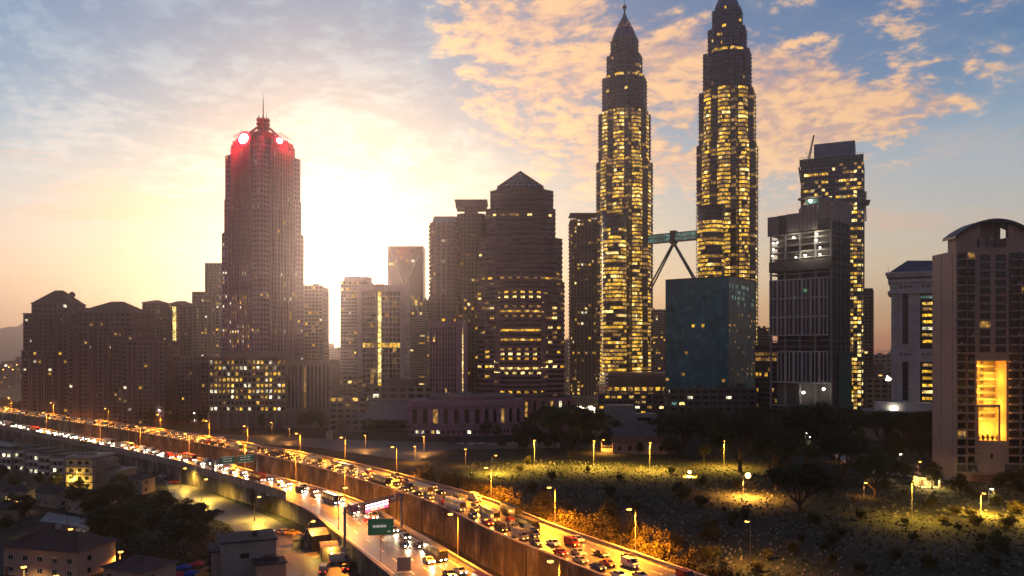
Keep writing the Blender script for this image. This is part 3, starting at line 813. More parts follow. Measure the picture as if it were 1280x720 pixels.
# ---------------- tower with red-lit crown, left
def red_crown_tower():
    x = xx_(329, 668); y = 668
    root = building('tall mauve stone tower with fin-ribbed faces, stepped red-lit crown and needle mast', 'office_tower', x, y, -32.6, 'skyscraper')
    root.scale = (.93, .93, 1); mb = MB(); wins = []; a = 24.0
    lf = lits(.035, .05, .6, (('gold', 4), ('gold_lo', 3), ('white_lit', 4)), 21)
    def notch(a, c):   # square with cut-back corners
        return [(-a + c, -a), (a - c, -a), (a - c, -a + c * .6), (a, -a + c * .6), (a, a - c), (a - c, a - c), (a - c, a), (-a + c, a), (-a + c, a - c), (-a, a - c), (-a, -a + c), (-a + c, -a + c)]
    lv = [(0, 158, 24.5, 4), (158, 186, 23.0, 4), (186, 222, 22.4, 4.5), (222, 231, 19.0, 6)]
    for z0, z1, a, c in lv:
        body(mb, wins, rect(-a, a, -a, a), z0, z1, 3.9, 3.4, 'mauve', glass='glass_mauve', lit=lf, sf=.5, out=.35, pw=.42, cam_only=(0, 1, 3))
    # projecting fin bays in the middle of each face
    for s in range(4):
        rot = Matrix.Rotation(math.pi / 2 * s, 4, 'Z')
        for (z0, z1, w_, pr) in ((0, 176, 13.5, 26.6), (176, 226, 12.0, 25.4), (226, 235, 8.5, 22.4)):
            n = 9
            for k in range(n):
                u = -w_ + 2 * w_ * k / (n - 1)
                p = [rot @ Vector(q) for q in ((u - .55, -pr, z0), (u + .55, -pr, z0), (u + .55, -20, z0), (u - .55, -20, z0), (u - .55, -pr, z1), (u + .55, -pr, z1), (u + .55, -20, z1), (u - .55, -20, z1))]
                mb.hexa(p, 'mauve')
            p = [rot @ Vector(q) for q in ((-w_, -pr + 1.2, z0), (w_, -pr + 1.2, z0), (w_, -20, z0), (-w_, -20, z0), (-w_, -pr + 1.2, z1 - .3), (w_, -pr + 1.2, z1 - .3), (w_, -20, z1 - .3), (-w_, -20, z1 - .3))]
            mb.hexa(p, 'brown')
            if s in (0, 1):
                nf = int((z1 - z0) / 3.9)
                for f_ in range(nf):
                    for k in range(n - 1):
                        u0 = -w_ + 2 * w_ * k / (n - 1) + .6; u1 = u0 + 2 * w_ / (n - 1) - 1.2; zb = z0 + f_ * 3.9 + 1.4
                        m = lf(f_, k, nf, n)
                        hot = (60 < zb < 105 and s == 0)
                        if hot and random.random() < .32: m = random.choice(['gold', 'white_lit', 'gold_lo'])
                        q = [rot @ Vector(c) for c in ((u0, -pr + 1.15, zb), (u1, -pr + 1.15, zb), (u1, -pr + 1.15, zb + 2), (u0, -pr + 1.15, zb + 2))]
                        wins.append((tuple(tuple(c) for c in q), m or 'glass_mauve'))
    mb.build('wall', root); put_windows(root, wins)
    # crown
    c = MB()
    c.box(-16.5, 16.5, -16.5, 16.5, 231, 235.5, 'crown'); c.box(-11, 11, -11, 11, 235.5, 240, 'crown'); c.box(-7, 7, -7, 7, 240, 243, 'crown')
    for sx in (-1, 1):
        for sy in (-1, 1):
            c.bar((sx * 17, sy * 17, 231), (sx * 4, sy * 4, 247), 1.0, 'crown', n=6); c.bar((sx * 12, sy * 12, 231), (sx * 3.5, sy * 3.5, 241), .7, 'crown', n=6)
            c.box(sx * 16.5 - 2, sx * 16.5 + 2, sy * 16.5 - 2, sy * 16.5 + 2, 231, 234.5, 'mauve')
    for s in range(4):
        rot = Matrix.Rotation(math.pi / 2 * s, 4, 'Z')
        for k in range(9):
            u = -10 + 20 * k / 8
            p0 = rot @ Vector((u, -23.2, 236)); c.bar(p0, p0 + Vector((0, 0, 4 - abs(u) * .22)), .35, 'crown', n=5)
    cr = c.build('crown', root)
    for s in (0, 1):        # glow discs facing the camera: red rim painted as halo round a white core
        rot = Matrix.Rotation(math.pi / 2 * s, 4, 'Z'); big = .78 if s == 0 else .42
        for nm, k, m, oy in (('glow_halo', 1.0, 'red_halo', 0), ('light_core', .70, 'white_light', -.35)):
            g = MB(); pts = []; cxp = 4 if s == 0 else -3
            for i in range(20):
                t = 2 * math.pi * i / 20; pts.append((cxp + 11.0 * big * k * math.cos(t), 232.5 + 7.4 * big * k * math.sin(t)))
            f = [rot @ Vector((px_, -24.6 + oy, pz_)) for px_, pz_ in pts]; bk = [rot @ Vector((px_, -24.2 + oy, pz_)) for px_, pz_ in pts]
            n0 = len(g.v); g.v += [tuple(q) for q in f + bk]; g.f.append(tuple(range(20))); g.mi.append(g._m(m))
            for i in range(20): g.f.append((i, (i + 1) % 20, 20 + (i + 1) % 20, 20 + i)); g.mi.append(0)
            g.build(nm, cr)
    l = MB()
    for z in (246, 249.3, 252.6): l.lathe([(5.4, z), (6.0, z + .3), (6.0, z + 1.3), (5.2, z + 1.5)], 'crown', 16)
    for i in range(8):
        t = math.pi * i / 4; l.bar((4.8 * math.cos(t), 4.8 * math.sin(t), 240), (4.8 * math.cos(t), 4.8 * math.sin(t), 256), .4, 'crown', n=5)
    l.lathe([(1.2, 240), (1.2, 254), (.7, 256)], 'crown', 10)
    l.build('lantern', root)
    q = MB(); q.bar((0, 0, 254), (0, 0, 271), .7, 'crown', .35); q.bar((0, 0, 271), (0, 0, 276.5), .2, 'steel_d', .08)
    for dx_ in (-4.6, 4.6): q.bar((dx_, 0, 254), (dx_, 0, 260), .2, 'steel_d', .1)
    q.build('mast', root)
    for s in (0, 1):
        ld = bpy.data.objects.new('crown_floodlight', bpy.data.lights.new('crown_floodlight', 'POINT')); COL.objects.link(ld)
        ld.data.energy = 60000 if s == 0 else 30000; ld.data.color = (1, .015, .03); ld.data.shadow_soft_size = 1.5
        pv_ = Matrix.Rotation(math.pi / 2 * s, 4, 'Z') @ Vector((0, -30, 235)); ld.location = pv_; ld.parent = root
red_crown_tower()
def crown_podium():
    D = 628
    x0, x1, x2 = xx_(262, D), xx_(357, D), xx_(411, D)
    root = building('cream podium block full of lit windows below the red-crowned tower', 'podium_block', x0, D, 0)
    mb = MB(); wins = []
    zt = zz_(450, D)
    body(mb, wins, rect(0, x1 - x0, 0, 34), 12, zt, 4.6, 3.4, 'tan', lit=lits(.25, .75, .95, (('white_lit', 3), ('gold', 3), ('gold_lo', 2)), 31), sf=.42, out=.5, cam_only=(0, 1, 3), pw=.34)
    for k in range(9): mb.box(k * (x1 - x0) / 8 - .9, k * (x1 - x0) / 8 + .9, -2.2, .1, 0, 12.02, 'tan')
    mb.box(.3, x1 - x0 - .3, .6, 34, 0, 12, 'brown')
    mb.box(-1.2, x1 - x0 + 1.2, -1.4, 35, zt, zt + 1.6, 'crown')
    mb.box(6, x1 - x0 - 4, 5, 30, zt + 1.6, zt + 7, 'tan')
    mb.build('wall', root); put_windows(root, wins)
    root = building('pale ribbed wing with tall narrow windows right of the lit podium', 'office_building', x1 + .5, D + 3, 0)
    mb = MB(); wins = []; W_ = x2 - x1
    mb.prism(rect(0, W_, 0, 30), 0, zz_(452, D), 'tan', 'roof_dark')
    facade(mb, wins, (0, 0), (W_, 0), 14, zz_(456, D), 1, 11, wm='tan', sf=.05, pw=.5, out=.9, lit=lits(.05, .1, .3, Y5, 3))
    facade(mb, wins, (W_, 0), (W_, 30), 14, zz_(456, D), 1, 8, wm='tan', sf=.05, pw=.5, out=.9)
    mb.box(-.4, W_ + .8, -1.6, 31, zz_(452, D), zz_(452, D) + 1.5, 'tan')
    mb.build('wall', root); put_windows(root, wins)
crown_podium()

# ---------------- stone apartment blocks on the left
def mansion(label, pxl, pxr, tiers, D, depth, roofk, seed, lp=.05, name='apartment_block', bay=4.2, wm='tan_d', arc=True, cupola=None):
    """tiers: list of (pxl, pxr, top y); roofk: (apex px, apex y, eave y) hip roof"""
    x0, x1 = xx_(pxl, D), xx_(pxr, D); cx = (x0 + x1) / 2
    root = building(label, name, cx, D, 0)
    mb = MB(); wins = []; zprev = 0; lf = lits(lp, .03, .5, (('gold_lo', 4), ('gold', 2), ('white_lit', 2)), seed)
    for i, (a, b, yt) in enumerate(tiers):
        ax, bx = xx_(a, D) - cx, xx_(b, D) - cx; zt = zz_(yt, D); ins = i * 1.6
        body(mb, wins, rect(ax, bx, ins, depth - ins), zprev, zt, 3.6, bay, wm, lit=lf, sf=.42, out=.4, pw=.42, cam_only=(0, 1, 3))
        mb.box(ax - 1.1, bx + 1.1, ins - 1.1, depth - ins + 1.1, zt + .05, zt + 1.2, wm)           # cornice
        # projecting bays
        n = max(2, int((bx - ax) / 13))
        for k in range(n):
            c = ax + (k + .5) * (bx - ax) / n
            if zt - zprev > 14:
                mb.box(c - 1.0, c + 1.0, ins - 1.5, ins + .05, zprev + .1, zt - 2 - .3 * k, wm); mb.box(c - 2.6, c - 2.0, ins - 1.3, ins + .05, zprev + .1, zt - 3.3, wm); mb.box(c + 2.0, c + 2.6, ins - 1.3, ins + .05, zprev + .1, zt - 3.5, wm)
        zprev = zt; last = (ax, bx, ins)
    mb.build('wall', root); put_windows(root, wins)
    if roofk:
        apx, apy, ov = roofk; ax, bx, ins = last; za = zz_(apy, D); r = MB(); zc = zprev + 1.2
        rx = xx_(apx, D) - cx; half = max(1.0, (bx - ax) * .12)
        A = [(ax - ov, ins - ov, zc), (bx + ov, ins - ov, zc), (bx + ov, depth - ins + ov, zc), (ax - ov, depth - ins + ov, zc)]
        p = (rx - half, depth / 2, za); q = (rx + half, depth / 2, za)
        r.quad(A[0], A[1], q, p, 'roof_red'); r.tri(A[1], A[2], q, 'roof_red'); r.quad(A[2], A[3], p, q, 'roof_red'); r.tri(A[3], A[0], p, 'roof_red'); r.quad(A[3], A[2], A[1], A[0], 'roof_red')
        r.build('roof', root)
    if cupola:
        for cpx, cy_, rr in cupola:
            c = MB(); xx = xx_(cpx, D) - cx; z = zz_(cy_, D); c.lathe([(rr * .5, zprev - 3), (rr * .5, z - rr), (rr, z - rr * .5), (rr, z + rr * .2), (rr * .6, z + rr * .7), (.1, z + rr)], wm, 12, (xx, depth * .3)); c.build('dome', root)
    return root
mansion('leftmost stepped stone apartment block with steep pyramid roof and a small dome', 28, 85, [(28, 85, 440), (29, 84, 393), (38, 82, 380)], 690, 34, (60, 361, .6), 41, .07, cupola=[(82, 367, 2.6), (88, 377, 1.8)])
mansion('recessed stone wing between the two red-roofed apartment blocks at left', 84, 104, [(84, 104, 386)], 716, 22, None, 42, .03)
mansion('broad stone apartment block with low hipped red roof', 86, 163, [(86, 166, 410), (97, 162, 391)], 664, 40, (132, 375, .8), 43, .04)
mansion('stone apartment wing with tall window strips right of the low hipped roof', 153, 205, [(153, 205, 428)], 652, 26, None, 44, .04)
mansion('dark apartment block with small hipped lantern roof behind the stone wing', 163, 200, [(163, 200, 388), (178, 199, 379)], 850, 30, (188, 374, .8), 45, .06)
mansion('apartment tower with a bright yellow stair strip under a low red roof', 200, 239, [(200, 239, 384)], 900, 34, (219, 375, .8), 46, .05)
mansion('low dark colonnaded block left of the lit podium', 206, 262, [(206, 262, 447)], 668, 28, None, 47, .03, bay=3.4)
mansion('slim residential tower with flat ledge directly left of the red-crowned tower', 241, 274, [(241, 274, 366)], 880, 26, None, 48, .10, wm='tan')
mansion('thin round-shouldered tower rising behind the ledge-topped residential tower', 257, 276, [(257, 276, 330)], 980, 22, None, 49, .10, wm='tan')
strip = MB(); D_ = 899.2
for k in range(16): strip.box(xx_(216, D_), xx_(220.5, D_), D_ - 1.2, D_ - .9, zz_(428, D_) + k * 2.55, zz_(428, D_) + k * 2.55 + 2.0, 'gold_hi')
so = strip.build('stair_window', next(o for o in COL.objects if o.get('label', '').startswith('apartment tower with a bright yellow')))
so.matrix_parent_inverse = Matrix.Translation(-so.parent.location)

# ---------------- towers round the sun gap
def slab(label, name, pxl, pxr, ytop, D, depth, fh, bay, wm, seed, p=.05, rowp=.06, row=.7, pal=Y5, sf=.4, pw=.3, out=.4, rz=0.0, ybase=None, glass='glass', lfun=None, roofn=4, band=None, z0=0, pier=True, cap=96):
    x0, x1 = xx_(pxl, D), xx_(pxr, D); c = (x0 + x1) / 2; hw = (x1 - x0) / 2
    if rz == 0 and pxl > 900: rz = -math.degrees(math.atan2(c, D)) - 2
    root = building(label, name, c, D, rz); mb = MB(); wins = []; zt = zz_(ytop, D)
    body(mb, wins, rect(-hw, hw, 0, depth), z0, zt, fh, bay, wm, lit=lfun or lits(p, rowp, row, pal, seed, band), sf=sf, pw=pw, out=out, cam_only=(0, 1, 3), glass=glass, pier=pier)
    mb.box(-hw - .3, hw + .3, -.5, .1, zt + .1, zt + 1.3, wm)
    roofbits(mb, -hw, hw, 2, depth - 1, zt, roofn, 'conc_d', random.Random(seed))
    mb.build('wall', root); put_windows(root, wins, cap=cap)
    return root, hw, zt
slab('hazy slab tower immediately right of the red-crowned tower, left of the sun', 'apartment_tower', 372, 403, 358, 800, 26, 3.6, 3.5, 'tan', 51, .12)
r_, hw, zt = slab('white tower with ribbon windows right of the sun gap', 'office_tower', 426, 462, 352, 905, 30, 3.8, 3.0, 'white', 52, .10, .1, sf=.45, pw=.16)
cb = MB(); cb.prism(ngon(hw * .98, 24, 0, hw), zt, zt + 6, 'white', 'roof_dark'); cb.build('drum', r_)
def portal():
    D = 730; x0, x1 = xx_(447, D), xx_(507, D); W_ = x1 - x0
    root = building('white portal-framed glass block with a lit yellow stair strip', 'office_building', x0, D, 0)
    mb = MB(); wins = []; zt = zz_(356, D)
    mb.prism(rect(2, W_ - 2, 1, 28), 0, zt - 1.6, 'white', 'roof_dark')
    def lf(k, b, nf, nb):
        if b == 4: return 'gold_hi' if random.random() < .85 else 'gold'
        if k == nf // 2: return 'gold' if random.random() < .8 else None
        return 'gold_lo' if random.random() < .09 else None
    facade(mb, wins, (4.5, 1), (W_ - 5, 1), 12, zt - 6, 22, 10, wm='white', sf=.14, pw=.12, out=.35, lit=lf)
    mb.box(0, 4.5, -.8, 28, 0, zt, 'white'); mb.box(W_ - 5, W_, -.8, 28, 0, zt, 'white'); mb.box(4.5, W_ - 5, -.8, 1.1, zt - 5.5, zt, 'white')
    mb.box(W_ * .38, W_ * .56, -1.2, 6, zt - 5.4, zt + .6, 'tan')
    for u in (.36, .7): mb.box(4.5 + (W_ - 9.5) * u - .5, 4.5 + (W_ - 9.5) * u + .5, -.3, 1.0, 12, zt - 5.6, 'white')
    facade(mb, wins, (W_, 1), (W_, 28), 12, zt - 6, 22, 5, wm='white', sf=.4, pw=.3, out=.3)
    mb.build('wall', root); put_windows(root, wins)
portal()
def braced():
    D = 1000; x0, x1 = xx_(485.5, D), xx_(529, D); W_ = x1 - x0
    root = building('dark glass tower with a big white X brace on its face', 'office_tower', x0, D, 0)
    mb = MB(); zt = zz_(308, D); mb.prism(rect(0, W_, 0, 30), 0, zt, 'glass_blue', 'roof_dark')
    wins = []; facade(mb, wins, (0, 0), (W_, 0), 60, zt - 1, 34, 12, wm='steel_d', sf=.1, pw=.08, out=.12, lit=lits(.03, .04, .6, Y5, 55), glass='glass_blue')
    mb.build('wall', root); put_windows(root, wins)
    zm = zz_(355, D); zb = zz_(400, D)
    for a, b in (((0, zt), (W_, zz_(404, D))), ((W_, zt), (0, zz_(404, D))), ((W_ / 2, zm), (W_ / 2, zb))):
        g = MB(); g.bar((a[0], -1.2, a[1]), (b[0], -1.2, b[1]), .85, 'white', n=6); g.build('brace', root)
    g = MB()
    for a, b in (((0, zt - .5), (W_, zt - .5)), ((0, 30), (0, zt)), ((W_, 30), (W_, zt))): g.bar((a[0], -.8, a[1]), (b[0], -.8, b[1]), .8, 'white', n=4)
    g.build('edge_frame', root)
braced()
slab('pale louvred block in front of the X-braced tower', 'office_building', 503, 531, 398, 860, 24, 2.6, 6, 'conc', 56, .06, sf=.6, pw=.06)
slab('dim slim block between the X-braced tower and the balcony tower', 'apartment_block', 528, 541, 376, 905, 20, 3.4, 3.5, 'tan', 57, .06)
slab('far low block in the gap below the sun', 'distant_building', 403, 425, 436, 1300, 30, 4, 5, 'tan', 58, .02)
slab('low pale block at the foot of the sun gap', 'office_building', 409, 447, 470, 705, 22, 4, 4.5, 'tan', 59, .05)
def mall():
    D = 600; x0, x1 = xx_(412, D), xx_(540, D)
    root = building('low shopping podium with slanted louvre front below the white-framed block', 'shopping_podium', x0, D, 0)
    mb = MB(); wins = []; W_ = x1 - x0
    body(mb, wins, rect(0, W_ * .36, 0, 30), 0, 26, 4.5, 6, 'tan', lit=lits(.12, .1, .7, Y5, 61), cam_only=(0, 1))
    body(mb, wins, rect(W_ * .30, W_, 10, 44), 0, 33, 4.7, 7, 'tan', lit=lits(.04, .1, .5, Y5, 62), cam_only=(0, 1, 3))
    mb.box(W_ * .5, W_ * .8, 16, 40, 33, 39, 'tan_d')
    mb.build('wall', root)
    g = MB()
    for k in range(22):
        u = W_ * .28 + k * W_ * .55 / 22
        g.hexa([(u, -5, 9), (u + .8, -5, 9), (u + .8, 9.8, 22), (u, 9.8, 22), (u - 1.5, -5, 10), (u - .7, -5, 10), (u - .7, 9.8, 23), (u - 1.5, 9.8, 23)], 'offwhite')
    g.build('louvre', root); put_windows(root, wins)
mall()

# ---------------- centre group: balcony tower, T-crown tower, pyramid tower
def balcony_tower(label, pxl, pxr, ytop, D, seed, lit=.06, wm='mauve', round_l=True, crown=None, depth=26, fh=3.3):
    x0, x1 = xx_(pxl, D), xx_(pxr, D); c = (x0 + x1) / 2; hw = (x1 - x0) / 2
    root = building(label, 'apartment_tower', c, D, 0); mb = MB(); wins = []; zt = zz_(ytop, D)
    r = min(hw, depth / 2) * .45
    poly = []
    for cx_, cy_, a0 in ((hw - r, r, -90), (hw - r, depth - r, 0), (-hw + r, depth - r, 90), (-hw + r, r, 180)):
        for k in range(5): a = R(a0 + k * 22.5); poly.append((cx_ + r * math.cos(a), cy_ + r * math.sin(a)))
    mb.prism(poly, 0, zt, wm, 'roof_dark'); n = len(poly); lf = lits(lit, .05, .5, Y5, seed); nf = int(zt / fh); f2 = zt / nf
    for i in range(n):
        a, b = poly[i], poly[(i + 1) % n]
        if max(a[1], b[1]) > depth * .8: continue
        L = math.dist(a, b); facade(mb, wins, a, b, .2, zt - .2, nf, max(1, round(L / 3.6)), wm=wm, sf=.35, pw=.4, out=.25, lit=lf)
    bal = MB()
    for k in range(1, nf):
        z = k * f2 + .2
        big = [(p[0] * 1.0 + (1.3 if p[0] > 0 else -1.3) * min(1, abs(p[0]) / hw) ** 3, p[1] - (1.3 if p[1] < depth / 2 else 0)) for p in poly]
        bal.prism(big, z, z + .25, 'offwhite'); bal.prism(big, z + .25, z + .95, 'steel_d', cap=False)
    mb.build('wall', root); tag(bal.build('balcony', root), kind='stuff'); put_windows(root, wins)
    return root, hw, zt, depth
r_, hw, zt, dp = balcony_tower('round-edged balcony tower with sloped glass top left of the T-crowned tower', 537, 572, 278, 640, 71)
g = MB(); g.prism(rect(-hw * .85, hw * .95, 2, dp - 2), zt, zt + 5.5, 'galv', scale=.86); g.build('skylight', r_)
def tcrown():
    D = 662; root, hw, zt, dp = balcony_tower('brown tower with a flat T-shaped crown slab beside the pyramid-roofed tower', 571, 606, 267, D, 72)
    g = MB(); g.box(-hw * .45, hw * .45, 4, dp - 4, zt, zz_(258, D), 'brown')
    for k in range(4): g.box(-hw * .45 + k * hw * .3 - .3, -hw * .45 + k * hw * .3 + .3, 3.4, 4.1, zt, zz_(258, D) - .1, 'mauve')
    g.build('neck', root)
    g = MB(); g.box(-hw - 1.2, hw + 1.2, 0, dp, zz_(257.9, D), zz_(251, D), 'mauve'); g.box(-hw - 2, hw + 2, -1, dp + 1, zz_(251, D) + .01, zz_(249.5, D), 'brown'); g.build('crown_slab', root)
tcrown()
def striped_block():
    D = 622; x0, x1 = xx_(537, D), xx_(584, D); W_ = x1 - x0
    root = building('vertically ribbed mauve block with thin lit stair strip below the balcony tower', 'office_building', x0, D, 0)
    mb = MB(); wins = []; zt = zz_(402, D)
    mb.prism(rect(0, W_, 0, 12), 0, zt, 'brown', 'roof_dark')
    facade(mb, wins, (0, 0), (W_ * .72, 0), 20, zt - 4, 15, 9, wm='mauve', sf=.12, pw=.42, out=.8, lit=lits(.05, .05, .4, Y5, 73))
    mb.box(W_ * .72, W_, -1.2, .05, 0, zt + .4, 'mauve'); mb.box(-.6, W_ * .72, -1.4, .05, zt - 3.8, zt - .1, 'mauve')
    for k in range(22): wins.append((((W_ * .87, -1.25, 22 + k * 2.6), (W_ * .9, -1.25, 22 + k * 2.6), (W_ * .9, -1.25, 24 + k * 2.6), (W_ * .87, -1.25, 24 + k * 2.6)), 'gold_hi'))
    mb.build('wall', root); put_windows(root, wins)
striped_block()
def pyramid_tower():
    D = 626; cx = xx_(650.7, D)
    root = building('massive brown banded tower with chamfered corners and glazed pyramid roof', 'office_tower', cx, D + 27, 0, 'skyscraper')
    K = D / F
    mb = MB(); wins = []
    def hot(fz, fb, q): return q
    def lf_for(zbase, ztop):
        rg = random.Random(int(zbase) + 9)
        def f(k, b, nf, nb):
            z = zbase + (ztop - zbase) * k / nf; py = 440 - (z - 60) / K
            if 352 < py < 358 or 367 < py < 372: pr = .42
            elif 388 < py < 394: pr = .40
            elif 461 < py < 468: pr = .9
            elif 455 < py < 461: pr = .35
            elif 268 < py < 273: pr = .5 if b < nb * .7 else 0
            elif py > 400: pr = .14
            elif py > 345: pr = .12
            else: pr = .012
            if rg.random() < pr: return rg.choice(['gold', 'gold', 'gold_hi', 'gold_lo'] if py > 455 else ['gold', 'gold_lo', 'gold_lo', 'gold_hi'])
            return None
        return f
    def oct(hx, hy, c): return [(-hx + c, -hy), (hx - c, -hy), (hx, -hy + c), (hx, hy - c), (hx - c, hy), (-hx + c, hy), (-hx, hy - c), (-hx, -hy + c)]
    for (z0, z1, pl, pr, hy, c) in ((0, zz_(353, D), 597, 705.5, 30, 6), (zz_(353, D), zz_(298, D), 598.7, 703, 28.5, 7), (zz_(298, D), zz_(260, D), 607.5, 694.5, 27, 8), (zz_(260, D), zz_(236, D), 613, 692, 25, 9)):
        hx = (pr - pl) / 2 * K; off = ((pl + pr) / 2 - 650.7) * K
        poly = [(x + off, y) for x, y in oct(hx, hy, c)]
        body(mb, wins, poly, z0, z1, 3.75, 3.4, 'brown', lit=lf_for(z0, z1), sf=.5, out=.55, pw=.0, pier=False, cam_only=(0, 1, 2, 6, 7))
    # bowed centre bays
    for (z0, z1, hw_, pr_) in ((0, zz_(292, D), 19, 33), (0, zz_(352, D), 27, 31.5)):
        pts = [(-hw_, -20)] + [(-hw_ + 2 * hw_ * k / 6, -pr_ + 3.5 * abs(k / 3 - 1) ** 2) for k in range(7)] + [(hw_, -20)]
        n_before = len(wins)
        mb.prism(pts, z0, z1 - .4, 'brown', 'roof_dark')
        nf = round((z1 - z0) / 3.75)
        for i in range(len(pts) - 1):
            facade(mb, wins, pts[i], pts[i + 1], z0 + .3, z1 - .7, nf, max(1, round(math.dist(pts[i], pts[i+1]) / 3.4)), wm='brown', sf=.5, out=.5, pw=0, pier=False, lit=lf_for(z0, z1))
    mb.prism(oct(30.5 * K * 1.0, 18, 4), zz_(236, D), zz_(231, D), 'brown', 'roof_dark')
    mb.build('wall', root); put_windows(root, wins)
    r = MB(); zb = zz_(231, D) + .05; ap = (0, 0, zz_(205, D)); b = 28.8 * K
    cs = [(-b, -b, zb), (b, -b, zb), (b, b, zb), (-b, b, zb)]
    for i in range(4): r.tri(cs[i], cs[(i + 1) % 4], ap, 'glass')
    for i in range(4): r.bar(cs[i], ap, .9, 'brown', n=5)
    for i in range(4):
        for k in range(1, 7):
            t = k / 7; A = Vector(cs[i]); B = Vector(cs[(i + 1) % 4]); P_ = Vector(ap)
            r.bar(A.lerp(P_, t), B.lerp(P_, t), .26, 'white', n=4); r.bar(A.lerp(B, t), A.lerp(B, t).lerp(P_, 1 - abs(t - .5) * 1.9), .22, 'white', n=4)
    r.build('roof', root)
    # wide ledges that break the shaft
pyramid_tower()
def hotel_podium():
    D = 572; x0 = xx_(512, D); xa = xx_(603, D); x1 = xx_(652, D + 12)
    root = building('low mauve podium with square deep-set windows in front of the pyramid-roofed tower', 'hotel_podium', x0, D, 0)
    mb = MB(); wins = []; zt = zz_(502, D)
    A = (0, 0); B = (xa - x0, 0); C_ = (x1 - x0, 12); E = (x1 - x0, 44); G = (0, 44)
    mb.prism([A, B, C_, E, G], 0, zt, 'mauve', 'roof_dark')
    for p, q, nb in ((A, B, 7), (B, C_, 5)):
        facade(mb, wins, p, q, zt - 17, zt - 5, 1, nb, wm='mauve', sf=.12, pw=.55, out=1.1, lit=lits(.15, 1, .2, (('gold_lo', 1),), 77))
        facade(mb, wins, p, q, zt - 30, zt - 20.5, 2, nb * 2, wm='mauve', sf=.5, pw=.4, out=.9, lit=lits(.35, .3, .6, (('white_lit', 3), ('gold', 1)), 78))
    mb.prism([(-1, -1.6), (B[0] + .4, -1.6), (C_[0] + 1.4, 11.2), (E[0] + 1.4, 45), (-1, 45)], zt - 3.2, zt + .5, 'mauve', 'conc')
    mb.prism([(12, 8), (B[0], 8), (C_[0] - 6, 18), (C_[0] - 6, 40), (12, 40)], zt + .5, zt + 3.5, 'brown', 'conc')
    roofbits(mb, 14, C_[0] - 10, 14, 38, zt + 3.4, 6, 'conc', random.Random(4), 2)
    mb.build('wall', root); put_windows(root, wins)
    root = building('lower mauve wing with narrow windows running right from the square-windowed podium', 'hotel_podium', x1 + .4, D + 22, 0)
    mb = MB(); wins = []; W_ = xx_(716, D + 20) - x1; zt = zz_(497, D + 20)
    mb.prism(rect(0, W_, 0, 40), 0, zt, 'brown', 'roof_dark')
    facade(mb, wins, (0, 0), (W_, 0), zt - 16, zt - 2, 1, 6, wm='brown', sf=.1, pw=.7, out=.9, lit=lits(.3, 1, .3, (('gold_lo', 3), ('white_lit', 1)), 79))
    mb.build('wall', root); put_windows(root, wins)
hotel_podium()

# ---------------- left of the spired towers
r_, hw, zt, dp = balcony_tower('slim balconied apartment tower with open frame top left of the spired towers', 713.5, 747, 274, 770, 81, .13, wm='tan', fh=3.5)
g = MB()
for k in range(9):
    u = -hw + 2 * hw * k / 8; g.box(u - .35, u + .35, .2, .9, zt, zt + 5, 'tan')
g.box(-hw - .6, hw + .6, 0, dp, zt + 5, zt + 6.2, 'tan'); g.box(-hw * .5, hw * .5, 5, dp - 4, zt, zt + 5, 'tan_d'); g.build('top_frame', r_)
lb = building('glaring white-lit lobby pavilion at the foot of the slim balconied tower', 'lobby_pavilion', xx_(731, 745), 745, 0)
mb = MB(); mb.box(-13, 13, 0, 14, 0, 3, 'conc'); mb.box(-14, 14, -2, 14, 17, 18.2, 'offwhite')
for k in range(6): mb.box(-13 + k * 5.1, -12.3 + k * 5.1, -.3, .4, 3, 17, 'offwhite')
mb.box(-12.6, 12.6, 1, 13, 3, 17, 'tan'); mb.build('wall', lb)
for k in range(5):
    g = MB(); g.quad((-12.2 + k * 5.1, .9, 3.2), (-8 + k * 5.1, .9, 3.2), (-8 + k * 5.1, .9, 9.5 if k % 2 else 8), (-12.2 + k * 5.1, .9, 9.5 if k % 2 else 8), 'lobby'); g.build('window', lb)
slab('grey apartment tower just visible between the spired towers', 'apartment_tower', 813, 832, 388, 1080, 26, 3.5, 3.4, 'conc', 82, .07)
